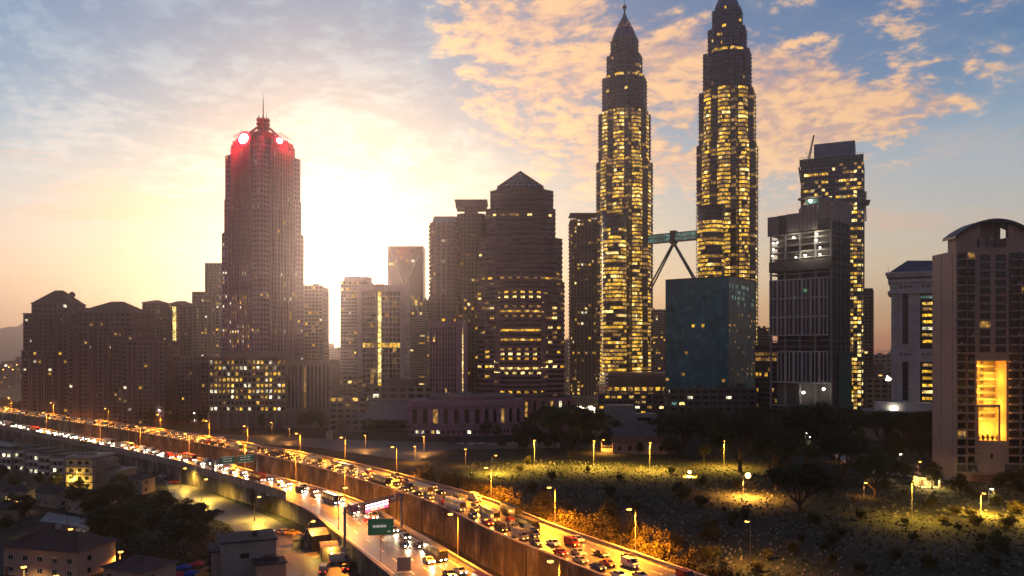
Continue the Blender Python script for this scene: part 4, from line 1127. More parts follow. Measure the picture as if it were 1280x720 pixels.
# ---------------- dark teal glass block
def teal_block():
    D = 640; x = xx_(911, D); th = 38
    root = building('dark teal mirror-glass block standing in front of the right spired tower', 'glass_building', x, D, -th)
    mb = MB(); wins = []; W_ = 55.7; dp = 58.0; zt = zz_(346, D)
    mb.prism(rect(-W_, 0, 0, dp), 0, zt, 'curtain', 'roof_dark')
    for k in range(1, 27):
        z = k * zt / 27; mb.box(-W_ - .12, .12, -.12, dp + .12, z - .12, z + .12, 'curtain_pale')
    for k in range(20):
        u = -W_ + k * W_ / 19; mb.box(u - .09, u + .09, -.2, .05, .1, zt - .05, 'steel_d'); v = k * dp / 19; mb.box(-.05, .2, v - .09, v + .09, .1, zt - .06, 'steel_d')
    mb.box(-W_ - .3, .3, -.3, dp + .3, zt, zt + .9, 'steel_d')
    mb.build('curtain_wall', root)
    rg = random.Random(5); fh = zt / 27; bw = W_ / 19
    cells = [(18, k, 'gold') for k in (8, 9, 10, 11)] + [(13, 6, 'gold_lo'), (13, 10, 'gold'), (8, 0, 'gold_lo'), (8, 17, 'gold_lo'), (9, 5, 'gold_lo'), (5, 3, 'teal_lit'), (4, 12, 'teal_lit'), (3, 9, 'gold_lo'), (2, 2, 'gold')]
    for f_, b, m in cells: wins.append((((-W_ + b * bw + .12, -.06, f_ * fh + .2), (-W_ + (b + 1) * bw - .12, -.06, f_ * fh + .2), (-W_ + (b + 1) * bw - .12, -.06, f_ * fh + 2.6), (-W_ + b * bw + .12, -.06, f_ * fh + 2.6)), m))
    for f_ in range(22, 26):
        for b in range(0, 19):
            if rg.random() < .22: wins.append((((.06, b * bw + .2, f_ * fh + .3), (.06, (b + 1) * bw - .2, f_ * fh + .3), (.06, (b + 1) * bw - .2, f_ * fh + 3.4), (.06, b * bw + .2, f_ * fh + 3.4)), 'teal_lit'))
    for f_ in range(3, 21):
        for b in range(19):
            if rg.random() < .12: wins.append((((.06, b * bw + .4, f_ * fh + .6), (.06, (b + 1) * bw - .8, f_ * fh + .6), (.06, (b + 1) * bw - .8, f_ * fh + 2.4), (.06, b * bw + .4, f_ * fh + 2.4)), 'gold_lo'))
    for k in range(70):
        b = rg.randrange(19); f_ = min(26, int(rg.triangular(4, 26, 24))); n_ = rg.choice((1, 1, 2, 3))
        g = MB(); g.box(-W_ + b * bw + .12, -W_ + min(19, b + n_) * bw - .12, -.10, -.03, f_ * fh + .2, f_ * fh + fh - .2, 'curtain_pale'); g.build('glass_pane', root)
    for q, m in wins:
        g = MB(); g.quad(*q, m); g.build('lit_window', root)
teal_block()
r1 = slab('low dark office block with bright window bands below the spired towers', 'office_building', 748, 838, 494, 640, 22, 4.2, 5, 'conc_d', 83, .10, .4, .6, sf=.5)
r1 = slab('long dark office block with pale green window bands below the teal glass block', 'office_building', 838, 945, 487, 600, 22, 4.2, 6, 'conc_d', 84, .08, .35, .55, (('white_lit', 3), ('gold_hi', 2), ('teal_lit', 2)), sf=.5)
def dark_office():
    D = 615
    def band(k, b, nf, nb): return None
    rg = random.Random(6)
    def lf(k, b, nf, nb):
        if k in (nf - 2, nf - 3): return 'gold_lo' if rg.random() < .9 else None
        if k == nf - 6: return 'gold' if rg.random() < .45 else None
        if k == nf - 9: return 'gold' if rg.random() < .5 else None
        return 'gold_lo' if rg.random() < .04 else None
    slab('square dark office block with one wide amber window band left of the unfinished tower', 'office_building', 945, 986, 433, D, 22, 3.9, 2.2, 'conc_d', 85, lfun=lf, sf=.3, pw=.12)
dark_office()
slab('grey block just showing above the square dark office block', 'office_building', 943, 964, 411, 900, 24, 3.6, 3, 'conc', 86, .06)
slab('slim dark tower with a single white lamp right of the tall lit tower', 'apartment_tower', 1075, 1090, 362, 830, 22, 3.6, 4, 'conc_d', 87, .02, roofn=2)

# ---------------- unfinished tower and the tall lit tower behind
def unfinished():
    D = 575; x0, x1 = xx_(962, D), xx_(1040, D); W_ = x1 - x0; dp = 34
    root = building('unfinished concrete tower with open floors, hoarding and white framed facade panels', 'unfinished_tower', x0, D, -45)
    mb = MB(); wins = []
    z = lambda y: zz_(y, D)
    # lower dark core and slabs
    mb.box(4, W_ - 1, 4, dp, 0, z(270), 'conc_d')
    ys = [507, 478, 441, 434, 427, 420, 352, 345, 341, 334, 326, 318, 310, 302, 296]
    for y_ in ys: mb.box(0, W_ + .2, 0, dp, z(y_), z(y_) + .7, 'conc')
    for k in range(5):
        u = k * (W_ - 1.2) / 4; mb.box(u, u + 1.2, .3, 1.5, 0, z(296), 'conc'); mb.box(W_ - 1.4, W_ - .2, 1 + k * 7.6, 2.2 + k * 7.6, 0, z(270) - .1, 'conc')
    mb.box(-.3, W_ + .3, -.4, .4, z(341), z(328), 'conc_d')
    mb.build('floor_structure', root)
    # framed facade panels
    nb = 7
    for (ya, yb) in ((478, 440), (440.01 - 19.5, 398), (398, 375), (375, 352)):
        for k in range(nb):
            g = MB(); u0 = (W_ - 2) * k / nb + .3; u1 = (W_ - 2) * (k + 1) / nb + .3 - .35; za, zb = z(ya) + .9, z(yb) - .1
            if k == 0 and ya > 440: continue
            g.box(u0, u1, -.5, -.2, za, zb, 'glass_blue')
            for u in (u0, (u0 + u1) / 2 - .35, u1 - .55): g.box(u, u + .55, -1.1, -.5, za, zb, 'white')
            g.box(u0, u1, -1.2, -.5, zb - .02, zb + .75, 'white'); g.box(u0, u1, -1.2, -.5, za - .75, za + .02, 'white')
            g.build('facade_panel', root)
    # hoarding screens at the top
    for (pa, pb, ya, yb, yy) in ((960, 974, 296, 272, -.8), (985, 1003, 293, 271, -.8), (1003, 1024, 293, 262, -.8), (1025, 1041, 281, 257, -.9), (995, 1026, 283, 264, 6)):
        g = MB(); g.box(xx_(pa, D) - x0, xx_(pb, D) - x0 - .2, yy, yy + .3, z(ya), z(yb), 'hoard')
        for k in range(4): u = xx_(pa, D) - x0 + (k + .5) * (xx_(pb, D) - xx_(pa, D)) / 4; g.box(u - .1, u + .1, yy - .15, yy, z(ya) + .02, z(yb) - .02, 'conc_d')
        g.build('hoarding', root)
    for k in range(3):
        g = MB(); g.box(W_ + .3, W_ + .6, 1 + k * 11, 11 + k * 11, z(284), z(258), 'hoard'); g.build('hoarding', root)
    # scaffold on the right flank
    s = MB()
    for k in range(11): s.bar((W_ + 1.6, k * 3.3, 0), (W_ + 1.6, k * 3.3, z(286)), .12, 'steel_d', n=4)
    for k in range(46): s.bar((W_ + 1.6, 0, 6 + k * 3), (W_ + 1.6, dp, 6 + k * 3), .1, 'steel_d', n=4)
    for k in range(23): s.box(W_ + .4, W_ + 1.5, 0, dp, 6 + k * 6, 6.12 + k * 6, 'steel_d')
    s.build('scaffold', root)
    n_ = MB(); n_.box(W_ + 1.7, W_ + 1.75, 8, dp - 4, 10, z(440), 'net'); n_.build('safety_net', root)
    # top slab with a floodlight
    t = MB(); t.box(xx_(995, D) - x0, xx_(1030, D) - x0, 8, 26, z(270), z(262), 'conc_d'); t.box(xx_(993, D) - x0, xx_(1024, D) - x0, 7, 27, z(253), z(250.5), 'conc_d')
    for u in (xx_(996, D) - x0, xx_(1021, D) - x0): t.box(u, u + 1, 9, 10, z(264), z(253), 'conc_d')
    t.build('roof_house', root)
    n_ = MB(); n_.box(xx_(1003, D) - x0, xx_(1023, D) - x0, 6.5, 6.7, z(265), z(254), 'net'); n_.build('roof_net', root)
    for px_, py_, e in ((1010, 257, 9), (994.5, 301, 3), (1023, 299.5, 3.2), (1023, 307, 2.6), (1009, 324, 4), (1027, 324, 2.4), (1027, 316, 1.6), (968, 305, 1.8), (968, 313, 1.8), (973, 305, 1.3), (967, 321, 1.5), (997, 325, 1.5)):
        fl = empty('floodlight', (xx_(px_, D) - x0, -.9 if e < 9 else 5.6, z(py_)), 0); fl.parent = root; fl.name = 'floodlight'
        g = MB(); rr = .35 + .07 * e; g.lathe([(rr * .5, -.1), (rr, .0), (rr, rr), (rr * .5, rr + .1)], 'lampwhite', 10); g.build('lamp_glass', fl)
        if e > 2:
            ld = bpy.data.objects.new('work_light', bpy.data.lights.new('work_light', 'POINT')); COL.objects.link(ld); ld.parent = fl
            ld.location = (0, -1.0, .5); ld.data.energy = 420 * e; ld.data.color = (1, .9, .65); ld.data.shadow_soft_size = .5
    for px_, py_ in ((1008, 367), (1009.5, 368), (995, 376)):
        g = MB(); u = xx_(px_, D) - x0; g.box(u - .8, u + .8, -.62, -.52, z(py_), z(py_) + 2, 'green_lit'); g.build('lit_window', root)
    for px_, py_ in ((1007, 489), (1032, 484)):
        g = MB(); u = xx_(px_, D) - x0; g.lathe([(.3, z(py_) - .8), (1.1, z(py_)), (.3, z(py_) + .8)], 'lampwhite', 10, (u, -1.5)); g.build('lamp_glass', root)
unfinished()
def tall_lit():
    D = 780; x0, x1 = xx_(1001, D), xx_(1072, D); W_ = x1 - x0
    root = building('tall lit tower with blank grey top box and construction hoists behind the unfinished tower', 'office_tower', x0, D, -25, 'skyscraper')
    mb = MB(); wins = []; zt = zz_(208, D)
    poly = [(0, 0), (W_ - 5, 0), (W_ - 1.5, 1.6), (W_, 5), (W_, 36), (0, 36)]
    rg = random.Random(9)
    def lf(k, b, nf, nb):
        t = k / nf
        if .70 < t < .97:
            p = .85 if b > nb * .66 and k % 2 else (.55 if k % 2 else .12)
            if rg.random() < p: return rg.choice(['gold', 'gold', 'gold_hi', 'gold_lo'])
            return None
        if b > nb - 3 or nb < 3: return rg.choice(['gold', 'gold_hi', 'gold_lo']) if rg.random() < .7 else None
        return 'gold_lo' if rg.random() < .15 else None
    body(mb, wins, poly, 0, zt, 3.9, 3.1, 'steel', lit=lf, sf=.32, out=.6, pw=.08, cam_only=(0, 1, 2, 3))
    mb.build('wall', root); put_windows(root, wins)
    t = MB(); t.box(xx_(1016, D) - x0, xx_(1063, D) - x0, 4, 32, zt, zz_(181, D), 'steel'); t.build('top_box', root)
    g = MB(); g.box(-1, W_ + .6, -1, -.7, zt - 1, zz_(200, D), 'net')
    for k in range(24): u = -1 + k * (W_ + 1.6) / 23; g.bar((u, -1.2, zt - 8), (u, -1.2, zz_(198, D)), .14, 'galv', n=4)
    for k in range(5): g.bar((-1, -1.2, zt - 8 + k * 4), (W_ + .6, -1.2, zt - 8 + k * 4), .12, 'galv', n=4)
    g.build('top_screen', root)
    g = MB()
    for k in range(14): g.box(W_ * .74, W_ + 1.4, -1.4, -.62, zz_(440, D) + k * 8.6, zz_(440, D) + k * 8.6 + .4, 'steel_d')
    for u in (W_ * .74, W_ + 1.2): g.bar((u, -1.4, 30), (u, -1.4, zz_(280, D)), .2, 'steel_d', n=4)
    g.build('hoist_mast', root)
    g = MB(); g.prism(ngon(3.2, 12, W_ + 2, 3), zz_(262, D), zz_(256, D), 'conc_d', scale=1.5); g.build('cantilever_deck', root)
tall_lit()
def crane(label, px_b, py_b, px_t, py_t, D, mast, m='crown', dy=-3):
    x, z = xx_(px_b, D), zz_(py_b, D)
    root = empty('tower_crane', (x, D + dy, z), 0, label, 'crane', 'cranes on the building sites')
    a = MB(); h = mast
    def lattice(mb, p, q, w_, n):
        p = Vector(p); q = Vector(q); d = (q - p).normalized(); u = d.cross(Vector((0, 1, 0))).normalized() * w_; v = Vector((0, w_, 0))
        cs = [u + v, u - v, -u - v, -u + v]
        for c in cs: mb.bar(p + c, q + c * .5, .28, m, n=4)
        for k in range(n):
            A = p.lerp(q, k / n); B = p.lerp(q, (k + 1) / n)
            for i in range(4): mb.bar(A + cs[i] * (1 - .5 * k / n), B + cs[(i + 1) % 4] * (1 - .5 * (k + 1) / n), .18, m, n=3)
    lattice(a, (0, 0, -h), (0, 0, 0), 1.0, max(3, int(h / 3))); a.build('mast', root)
    b = MB(); tip = (xx_(px_t, D) - x, 0, zz_(py_t, D) - z); lattice(b, (0, 0, 1), tip, .8, 9); b.build('jib', root)
    s = -1 if tip[0] > 0 else 1
    c = MB(); c.box(min(0, s * 5), max(0, s * 5), -1, 1, .2, 1.6, m); c.box(s * 5 - 1.2, s * 5 + 1.2, -1.1, 1.1, -1.2, .19, 'conc'); c.bar((0, 0, 1.6), (s * 2.6, 0, 8), .2, m); c.bar((s * 2.6, 0, 8), tip, .06, 'steel_d', n=3); c.build('counterweight', root)
    k = MB(); k.box(-s * 1.0 - .9, -s * 1.0 + .9, -2.4, -1.1, 0, 2.3, 'galv'); k.build('cab', root)
crane('pale luffing crane pointing steeply up beside the blank top box', 1009.5, 202, 1016, 170, 780, 14, 'galv')
crane('small dark crane hanging off the left edge of the tall lit tower', 1000, 236, 996, 211, 778, 16, 'steel_d', dy=-6)
crane('thin red-brown crane on the roof of the tall lit tower, right of its blank box', 1056, 207, 1050, 194, 780, 4, 'crown', dy=-4)
crane('small crane on the right flank of the tall lit tower', 1079.5, 254, 1080.5, 240, 776, 18, 'steel_d', dy=-3)

# ---------------- white classical tower and the canopy in front
def classical():
    D = 560; x0, x1 = xx_(1114, D), xx_(1172, D); W_ = x1 - x0; f = lambda y: zz_(y, D)
    root = building('pale classical tower with heavy cornice, roundels and blue hipped roof', 'office_tower', x0, D, -27)
    mb = MB(); wins = []; dp = 34
    mb.prism(rect(0, W_, 0, dp), 0, f(352), 'white', 'roof_dark')
    mb.box(-.5, W_, -.9, dp, f(452), f(436), 'white')
    xs = xx_(1146, D) - x0
    mb.box(xs, W_, -.3, .1, 0, f(366) + 2, 'glass_blue')
    # pilasters
    for u in (0, xx_(1123, D) - x0, xx_(1133.5, D) - x0, xs - 2.0):
        mb.box(u, u + 2.0, -1.1, .1, 0, f(366), 'white')
    mb.box(0, xx_(1123, D) - x0, -.7, .1, 0, f(366) - .1, 'white'); mb.box(xx_(1133.5, D) - x0 + 1.9, xs - 1.9, -.7, .1, 0, f(366) - .12, 'white')
    for k in range(30): mb.box(.05, xs - .1, -.78, -.70, f(510) + k * 2.9, f(510) + k * 2.9 + .16, 'conc')
    for ya, yb, o in ((368, 364, 2.2), (364, 354, .9), (354, 350, 2.0), (347, 343.5, 2.6), (343.5, 341, 3.6)):
        mb.box(-o, W_ + 1, -o, dp + 1, f(ya) + .02, f(yb), 'white')
    mb.box(-.4, W_, -.4, dp, f(350) + .01, f(347) + .01, 'conc')
    mb.build('wall', root)
    g = MB(); g.box(xx_(1126, D) - x0, xx_(1133, D) - x0, -.55, -.3, f(430), f(366) - .2, 'glass_blue'); g.build('window', root)
    g = MB(); g.box(xx_(1126, D) - x0, xx_(1133, D) - x0, -.55, -.3, f(500), f(444) - .2, 'glass_blue'); g.build('window', root)
    for k, (y_, m) in enumerate(((372.5, 'teal_lit'), (380.5, 'gold'), (387, 'gold_lo'), (395, 'gold'), (403, 'gold'), (411, 'white_lit'), (419, 'gold'), (427, 'gold'), (456, 'gold_lo'), (464, 'gold'), (472, 'gold'), (481, 'gold'), (489, 'gold_hi'), (497, 'gold'))):
        g = MB(); g.box(xs + 1.5 if k else xs, W_ - .3, -.42, -.32, f(y_ + 1.7), f(y_ - 1.7), m); g.build('lit_window', root)
    for u in (6.2, 9.0, 11.8, 20, 23, 26):
        for y_ in (359, 443):
            r = MB(); r.lathe([(.55, -.15), (1.15, -.15), (1.15, .15), (.55, .15)], 'conc', 12); o = r.build('roundel', root)
            o.location = (u, -1.25, f(y_)); o.rotation_euler = (R(90), 0, 0)
    r = MB(); zb = f(341); ax = xx_(1132, D) - x0; za = f(324)
    r.quad((-1.5, -1.5, zb), (W_ + 3, -1.5, zb), (W_ + 3, dp / 2, f(326)), (ax, dp / 2 - 3, za), 'roof_blue'); r.tri((-1.5, dp, zb), (-1.5, -1.5, zb), (ax, dp / 2 - 3, za), 'roof_blue')
    r.quad((W_ + 3, dp, zb), (-1.5, dp, zb), (ax, dp / 2 - 3, za), (W_ + 3, dp / 2, f(326)), 'roof_blue'); r.build('roof', root)
    t = MB(); t.bar((-1.6, -1.5, f(341)), (-1.6, -1.5, f(334)), .12, 'galv'); t.bar((xx_(1155, D) - x0, dp / 2, f(329)), (xx_(1155, D) - x0, dp / 2, f(322)), .1, 'galv'); t.build('antenna', root)
classical()
def canopy():
    D = 545; x0, x1 = xx_(1080, D), xx_(1158, D); W_ = x1 - x0; f = lambda y: zz_(y, D)
    root = building('flat white petrol-station-like canopy with teal stripe and glowing orange panel among dark trees', 'canopy_building', x0, D, -20)
    mb = MB(); mb.box(-1, W_, 0, 22, f(519), f(513), 'offwhite'); mb.box(W_ * .18, W_, 6, 20, f(512.9), f(503), 'white'); mb.box(.5, W_ * .3, 1, 16, 0, f(519) - .01, 'tan'); mb.box(W_ * .6, W_ - 1, 3, 18, 0, f(519) - .02, 'tan_d'); mb.build('wall', root)
    g = MB(); g.box(-1.1, W_ * .8, -.15, 0, f(516), f(514.2), 'net'); g.build('stripe', root)
    g = MB(); g.box(W_ * .22, W_ * .36, -.5, -.2, f(528), f(522.5), 'gold_hi'); g.build('glowing_panel', root)
    g = MB(); g.box(W_ * .3, W_ * .62, -.35, -.2, f(517.5), f(516.2), 'gold_lo'); g.build('sign_strip', root)
    for k, (u, y_) in enumerate(((.42, 510.5), (.47, 510))): g = MB(); g.lathe([(.2, f(y_) - .7), (1.0, f(y_)), (.2, f(y_) + .7)], 'lampwhite', 8, (W_ * u, 5)); g.build('lamp_glass', root)
canopy()
r_ = slab('orange-lit low hall behind the white canopy', 'distant_building', 1084, 1118, 474, 760, 24, 5, 6, 'tan', 91, .04)
g = MB(); g.tri((4, -1, 33), (11, -1, 33), (5.5, -1, 38), 'lobby'); g.build('lit_gable', r_[0])
r_ = slab('far hall with arched white roof frames near the right horizon', 'distant_building', 1086, 1114, 444, 1150, 34, 6, 9, 'conc', 92, .02)
g = MB()
for k in range(3):
    c = -9 + k * 9
    for i in range(8):
        a0, a1 = math.pi * i / 8, math.pi * (i + 1) / 8
        g.bar((c + 4.6 * math.cos(a0), 3, r_[2] + 7 * math.sin(a0)), (c + 4.6 * math.cos(a1), 3, r_[2] + 7 * math.sin(a1)), .35, 'white', n=4)
g.build('roof_arch', r_[0])

# ---------------- residential hotel at the right edge
def condo():
    D = 372; x0 = xx_(1195, D); x1 = xx_(1345, D); f = lambda y: zz_(y, D); X = lambda p: xx_(p, D) - x0
    root = building('big peach residential block with stacked balconies, arched roof and glowing central opening', 'apartment_block', x0, D, 0)
    mb = MB(); wins = []; dp = 21
    xl, xa, xb, xc = 0.0, X(1223), X(1259), X(1290)
    o0, o1 = X(1221), X(1258); ztop = f(310)
    zo0, zo1 = f(551), f(451)
    # walls round the opening
    mb.box(xl, o0, 0, dp, 0, f(313), 'peach'); mb.box(xl, o0, 0, 7, f(313) - .01, f(297), 'peach')
    mb.box(o1, X(1345), 0, dp, 0, f(313), 'peach'); mb.box(o1, X(1345), 0, 7, f(313) - .01, f(297), 'peach')
    mb.box(o0, o1, 0, dp, 0, zo0, 'peach'); mb.box(o0, o1, 0, dp, zo1, f(310), 'peach')
    mb.box(o0, o1, 6.5, 7.2, f(310), f(297), 'peach')
    nf = 26; zf0 = f(590); fh = (f(314) - zf0) / nf
    # balconies
    for (a, b) in ((xl + .4, o0 - .6), (o1 + .8, xc)):
        for k in range(nf):
            z = zf0 + k * fh
            if z > f(312): continue
            bl = MB(); bl.box(a, b, -2.0, -.02, z - .3, z + .25, 'peach')
            for i in range(int((b - a) / .45)): bl.box(a + .1 + i * .45, a + .16 + i * .45, -1.98, -1.93, z + .25, z + 1.15, 'steel_d')
            bl.box(a, b, -2.0, -1.92, z + 1.15, z + 1.23, 'steel_d')
            bl.box((a + b) / 2 - .1, (a + b) / 2 + .1, -1.2, -.05, z + .26, z + fh - .31, 'peach')
            for i in range(random.randint(1, 3)):
                u = random.uniform(a + .5, b - 1.2); bl.box(u, u + random.uniform(.4, .9), -1.4, -.5, z + .255, z + random.uniform(.8, 1.6), random.choice(['white', 'steel_d', 'conc_d', 'tan']))
            bl.build('balcony', root)
            for i in range(2):
                u0 = a + (b - a) * i / 2 + .35; u1 = a + (b - a) * (i + 1) / 2 - .35
                wins.append((((u0, -.03, z + .35), (u1, -.03, z + .35), (u1, -.03, z + fh - .7), (u0, -.03, z + fh - .7)), 'gold_lo' if random.random() < .02 else 'glass'))
    # window columns above the opening
    for k in range(12):
        z = f(440.5) + k * (f(320) - f(447)) / 12.2
        for (a, b) in ((X(1224.5), X(1238)), (X(1244), X(1257.5))):
            mb.box(a - .2, b + .2, -.25, -.02, z - .25, z, 'peach')
            wins.append((((a, -.03, z), (b, -.03, z), (b, -.03, z + 2.9), (a, -.03, z + 2.9)), 'gold_lo' if (k == 3 and a < X(1230)) else 'glass_blue'))
    # lower storeys
    for a, b in ((X(1196), X(1221)), (X(1256), X(1300))): mb.box(a, b, -.3, .05, f(589), f(580), 'conc_d')
    mb.box(X(1195), X(1345), -1.2, .05, f(591.5), f(590), 'peach'); mb.box(X(1213), X(1345), -2.5, .04, 0, f(594), 'brick')
    for p_ in (1214, 1238, 1262): wins.append((((X(p_), -.03, f(573)), (X(p_) + 1.2, -.03, f(573)), (X(p_) + 1.2, -.03, f(567)), (X(p_), -.03, f(567))), 'glass'))
    for p_, y_ in ((1215, 568), (1225, 568)): mb.box(X(p_), X(p_) + .9, -.3, -.01, f(y_), f(y_) + .6, 'conc_d')
    for yk in range(12): mb.box(-.12, -.01, 9.5, 10.0, f(330 + yk * 21), f(330 + yk * 21) + .4, 'conc_d')
    for yy_ in (3, 12.5): mb.box(-.15, -.01, yy_, yy_ + .12, 2, f(316), 'conc')
    mb.build('wall', root); put_windows(root, wins)
    # glowing atrium inside the opening
    at_ = MB(); at_.box(o0 + .05, o1 - .05, 9, 9.4, zo0, zo1 - .02, 'cream')
    for k in range(9):
        z = zo0 + 9 + k * (zo1 - zo0 - 9) / 9; at_.box(o0 + .06, o1 - .06, 7.4, 9.05, z, z + .9, 'cream')
        at_.box((o0 + o1) / 2 - .2, (o0 + o1) / 2 + 1.5, 8.9, 9.02, z + 1.5, z + 2.9, 'conc_d')
    at_.box(o0 + .4, o0 + 1.2, .5, 1.4, zo0, f(509), 'peach'); at_.box(X(1249), X(1249) + .9, .5, 1.4, zo0, f(509), 'peach'); at_.box(o0 + .4, X(1249) + .9, .5, 1.4, f(509.01), f(506), 'peach')
    at_.build('atrium', root)
    for k in range(6):
        ld = bpy.data.objects.new('atrium_lamp', bpy.data.lights.new('atrium_lamp', 'POINT')); COL.objects.link(ld); ld.parent = root
        ld.location = ((o0 + o1) / 2 + (-3 if k % 2 else 3), 4.5, zo0 + 4 + k * (zo1 - zo0 - 5) / 5.2); ld.data.energy = 3300 if k else 5500; ld.data.color = (1, .48, .04); ld.data.shadow_soft_size = .6
    for k in range(5):
        g = MB(); u = o0 + 2 + k * 2.2; g.lathe([(.4, zo0 + .02), (.5, zo0 + .9), (.9, zo0 + 1.5), (.2, zo0 + 2.3 + .3 * (k % 3))], 'leaf3', 7, (u, 2.2)); g.build('planter', root)
    # arched roof
    r = MB(); cxr = X(1243); hwr = X(1243) - X(1191); zb = f(299); rise = f(277.5) - zb; n = 18; thk = 1.3
    for i in range(n):
        t0, t1 = -1 + 2 * i / n, -1 + 2 * (i + 1) / n
        g_ = lambda t: zb + rise * (1 - t * t)
        a, b = cxr + hwr * t0, cxr + hwr * t1
        r.hexa([(a, -2.5, g_(t0)), (b, -2.5, g_(t1)), (b, 9, g_(t1)), (a, 9, g_(t0)), (a, -2.5, g_(t0) + thk), (b, -2.5, g_(t1) + thk), (b, 9, g_(t1) + thk), (a, 9, g_(t0) + thk)], 'steel_d')
    r.build('roof', root)
    w_ = MB()
    for i in range(n):
        t0, t1 = -1 + 2 * i / n, -1 + 2 * (i + 1) / n; g_ = lambda t: zb + rise * (1 - t * t) - .05
        a, b = cxr + hwr * t0, cxr + hwr * t1
        if a < xl - .1: continue
        if o0 - .2 <= a and b <= o1 + 1.2: w_.hexa([(a, 6, f(297)), (b, 6, f(297)), (b, 6.4, f(297)), (a, 6.4, f(297)), (a, 6, g_(t0)), (b, 6, g_(t1)), (b, 6.4, g_(t1)), (a, 6.4, g_(t0))], 'peach')
        else: w_.hexa([(a, .02, f(297) - .5), (b, .02, f(297) - .5), (b, 2, f(297) - .5), (a, 2, f(297) - .5), (a, .02, g_(t0)), (b, .02, g_(t1)), (b, 2, g_(t1)), (a, 2, g_(t0))], 'peach')
    for u in (.3, .6, .85): w_.box(o0 + (o1 - o0) * u, o0 + (o1 - o0) * u + .5, 5.4, 5.9, f(310), f(290), 'steel')
    w_.box(o0, o1, -.3, .3, f(311), f(309.5), 'peach'); w_.build('gable_wall', root)
condo()
ent = building('yellow-lit guardhouse entrance at the left foot of the peach residential block', 'guardhouse', xx_(1150, 352), 352, 0)
mb = MB(); mb.box(0, 9, 0, 6, 0, .4, 'conc'); mb.box(0, 9, 5.5, 6, .4, 5, 'cream'); mb.box(-.8, 9.8, -1, 6.5, 5, 5.5, 'offwhite'); mb.box(0, .5, 0, .5, .4, 5, 'cream'); mb.box(8.5, 9, 0, .5, .4, 5, 'cream'); mb.box(3, 6, 2, 5, .4, 3, 'tan'); mb.build('wall', ent)
g = MB(); g.box(3.3, 5.7, 1.9, 1.98, 1.3, 2.6, 'gold_hi'); g.build('window', ent)
for lx in (2, 7):
    ld = bpy.data.objects.new('ceiling_lamp', bpy.data.lights.new('ceiling_lamp', 'POINT')); COL.objects.link(ld); ld.parent = ent
    ld.location = (lx, -.2, 4.0); ld.data.energy = 5200; ld.data.color = (1, .68, .2); ld.data.shadow_soft_size = .3

# ---------------- far low city along the horizon
rg = random.Random(77)
spots = [(2, 18, 452, 1700), (20, 30, 447, 1500), (233, 246, 432, 1500), (694, 716, 426, 1250), (1068, 1084, 446, 1500), (1100, 1120, 450, 1400), (1112, 1126, 440, 1800), (944, 962, 428, 1500), (1090, 1104, 456, 1000), (404, 414, 430, 1900), (415, 428, 441, 1700), (-40, 4, 456, 1300)]
place = ['at the left edge under the hills', 'beside the leftmost apartment block', 'left of the ledge-topped tower', 'right of the pyramid-roofed tower', 'right of the slim dark tower', 'under the white classical tower', 'behind the white classical tower', 'behind the square dark office block', 'in front of the arched roof frames', 'in the sun gap, left half', 'in the sun gap, right half', 'beyond the left frame edge']
for (a, b, yt, D), pl in zip(spots, place):
    slab('far low block ' + pl, 'distant_building', a, b, yt, D, 30, 4.0, 6.0, 'tan_d', int(D), .12, .1, .5, sf=.5, roofn=2, cap=20 if False else 96)
for k, (px_, py_, m) in enumerate(((7, 457, 'white_lit'), (11, 459, 'gold'), (16, 462, 'gold'), (21, 456, 'gold'), (4, 462, 'gold_hi'))):
    o = building('distant point of light low at the left edge, %s of five' % nth(k), 'distant_lamp', xx_(px_, 1180), 1180, 0, 'lamp', 'far lights at the left edge')
    g = MB(); zt = zz_(py_, 1180); g.bar((0, 0, 0), (0, 0, zt), .25, 'pole'); g.build('pole', o); g = MB(); g.lathe([(.2, zt - .7), (.9, zt), (.2, zt + .7)], 'lampwhite' if m == 'white_lit' else 'sodium', 8); g.build('lamp_glass', o)
# ================================================================ trees
def leafquad(mb, c, s, m, rg):
    a = Vector((rg.gauss(0, 1), rg.gauss(0, 1), rg.gauss(0, .6)))
    if a.length < .1: a = Vector((1, 0, 0))
    a.normalize(); b = a.cross(Vector((rg.gauss(0, 1), rg.gauss(0, 1), rg.gauss(0, 1)))).normalized()
    n = len(mb.v); k = mb._m(m)
    mb.v += [tuple(c - a * s), tuple(c + b * s * .55), tuple(c + a * s), tuple(c - b * s * .55)]
    mb.f.append((n, n+1, n+2, n+3)); mb.mi.append(k)
def limb(mb, p, d, L, r, rg, depth, tips, spread=.6, up=.1, m='bark'):
    q = p; n = 3
    for k in range(n):
        d2 = (d + Vector((rg.uniform(-.18, .18), rg.uniform(-.18, .18), rg.uniform(-.05, .15)))).normalized()
        e = q + d2 * L / n; r2 = r * (1 - .28 * (k + 1) / n)
        mb.bar(q, e, r * (1 - .28 * k / n), m, r2, 6); q = e; d = d2
    tips.append((q, depth))
    if depth == 0: return
    for k in range(rg.choice((2, 3, 3))):
        nd = (d + Vector((rg.uniform(-1, 1), rg.uniform(-1, 1), rg.uniform(-.4, .7))) * spread + Vector((0, 0, up))).normalized()
        limb(mb, q, nd, L * rg.uniform(.62, .85), r * .62, rg, depth - 1, tips, spread, up, m)
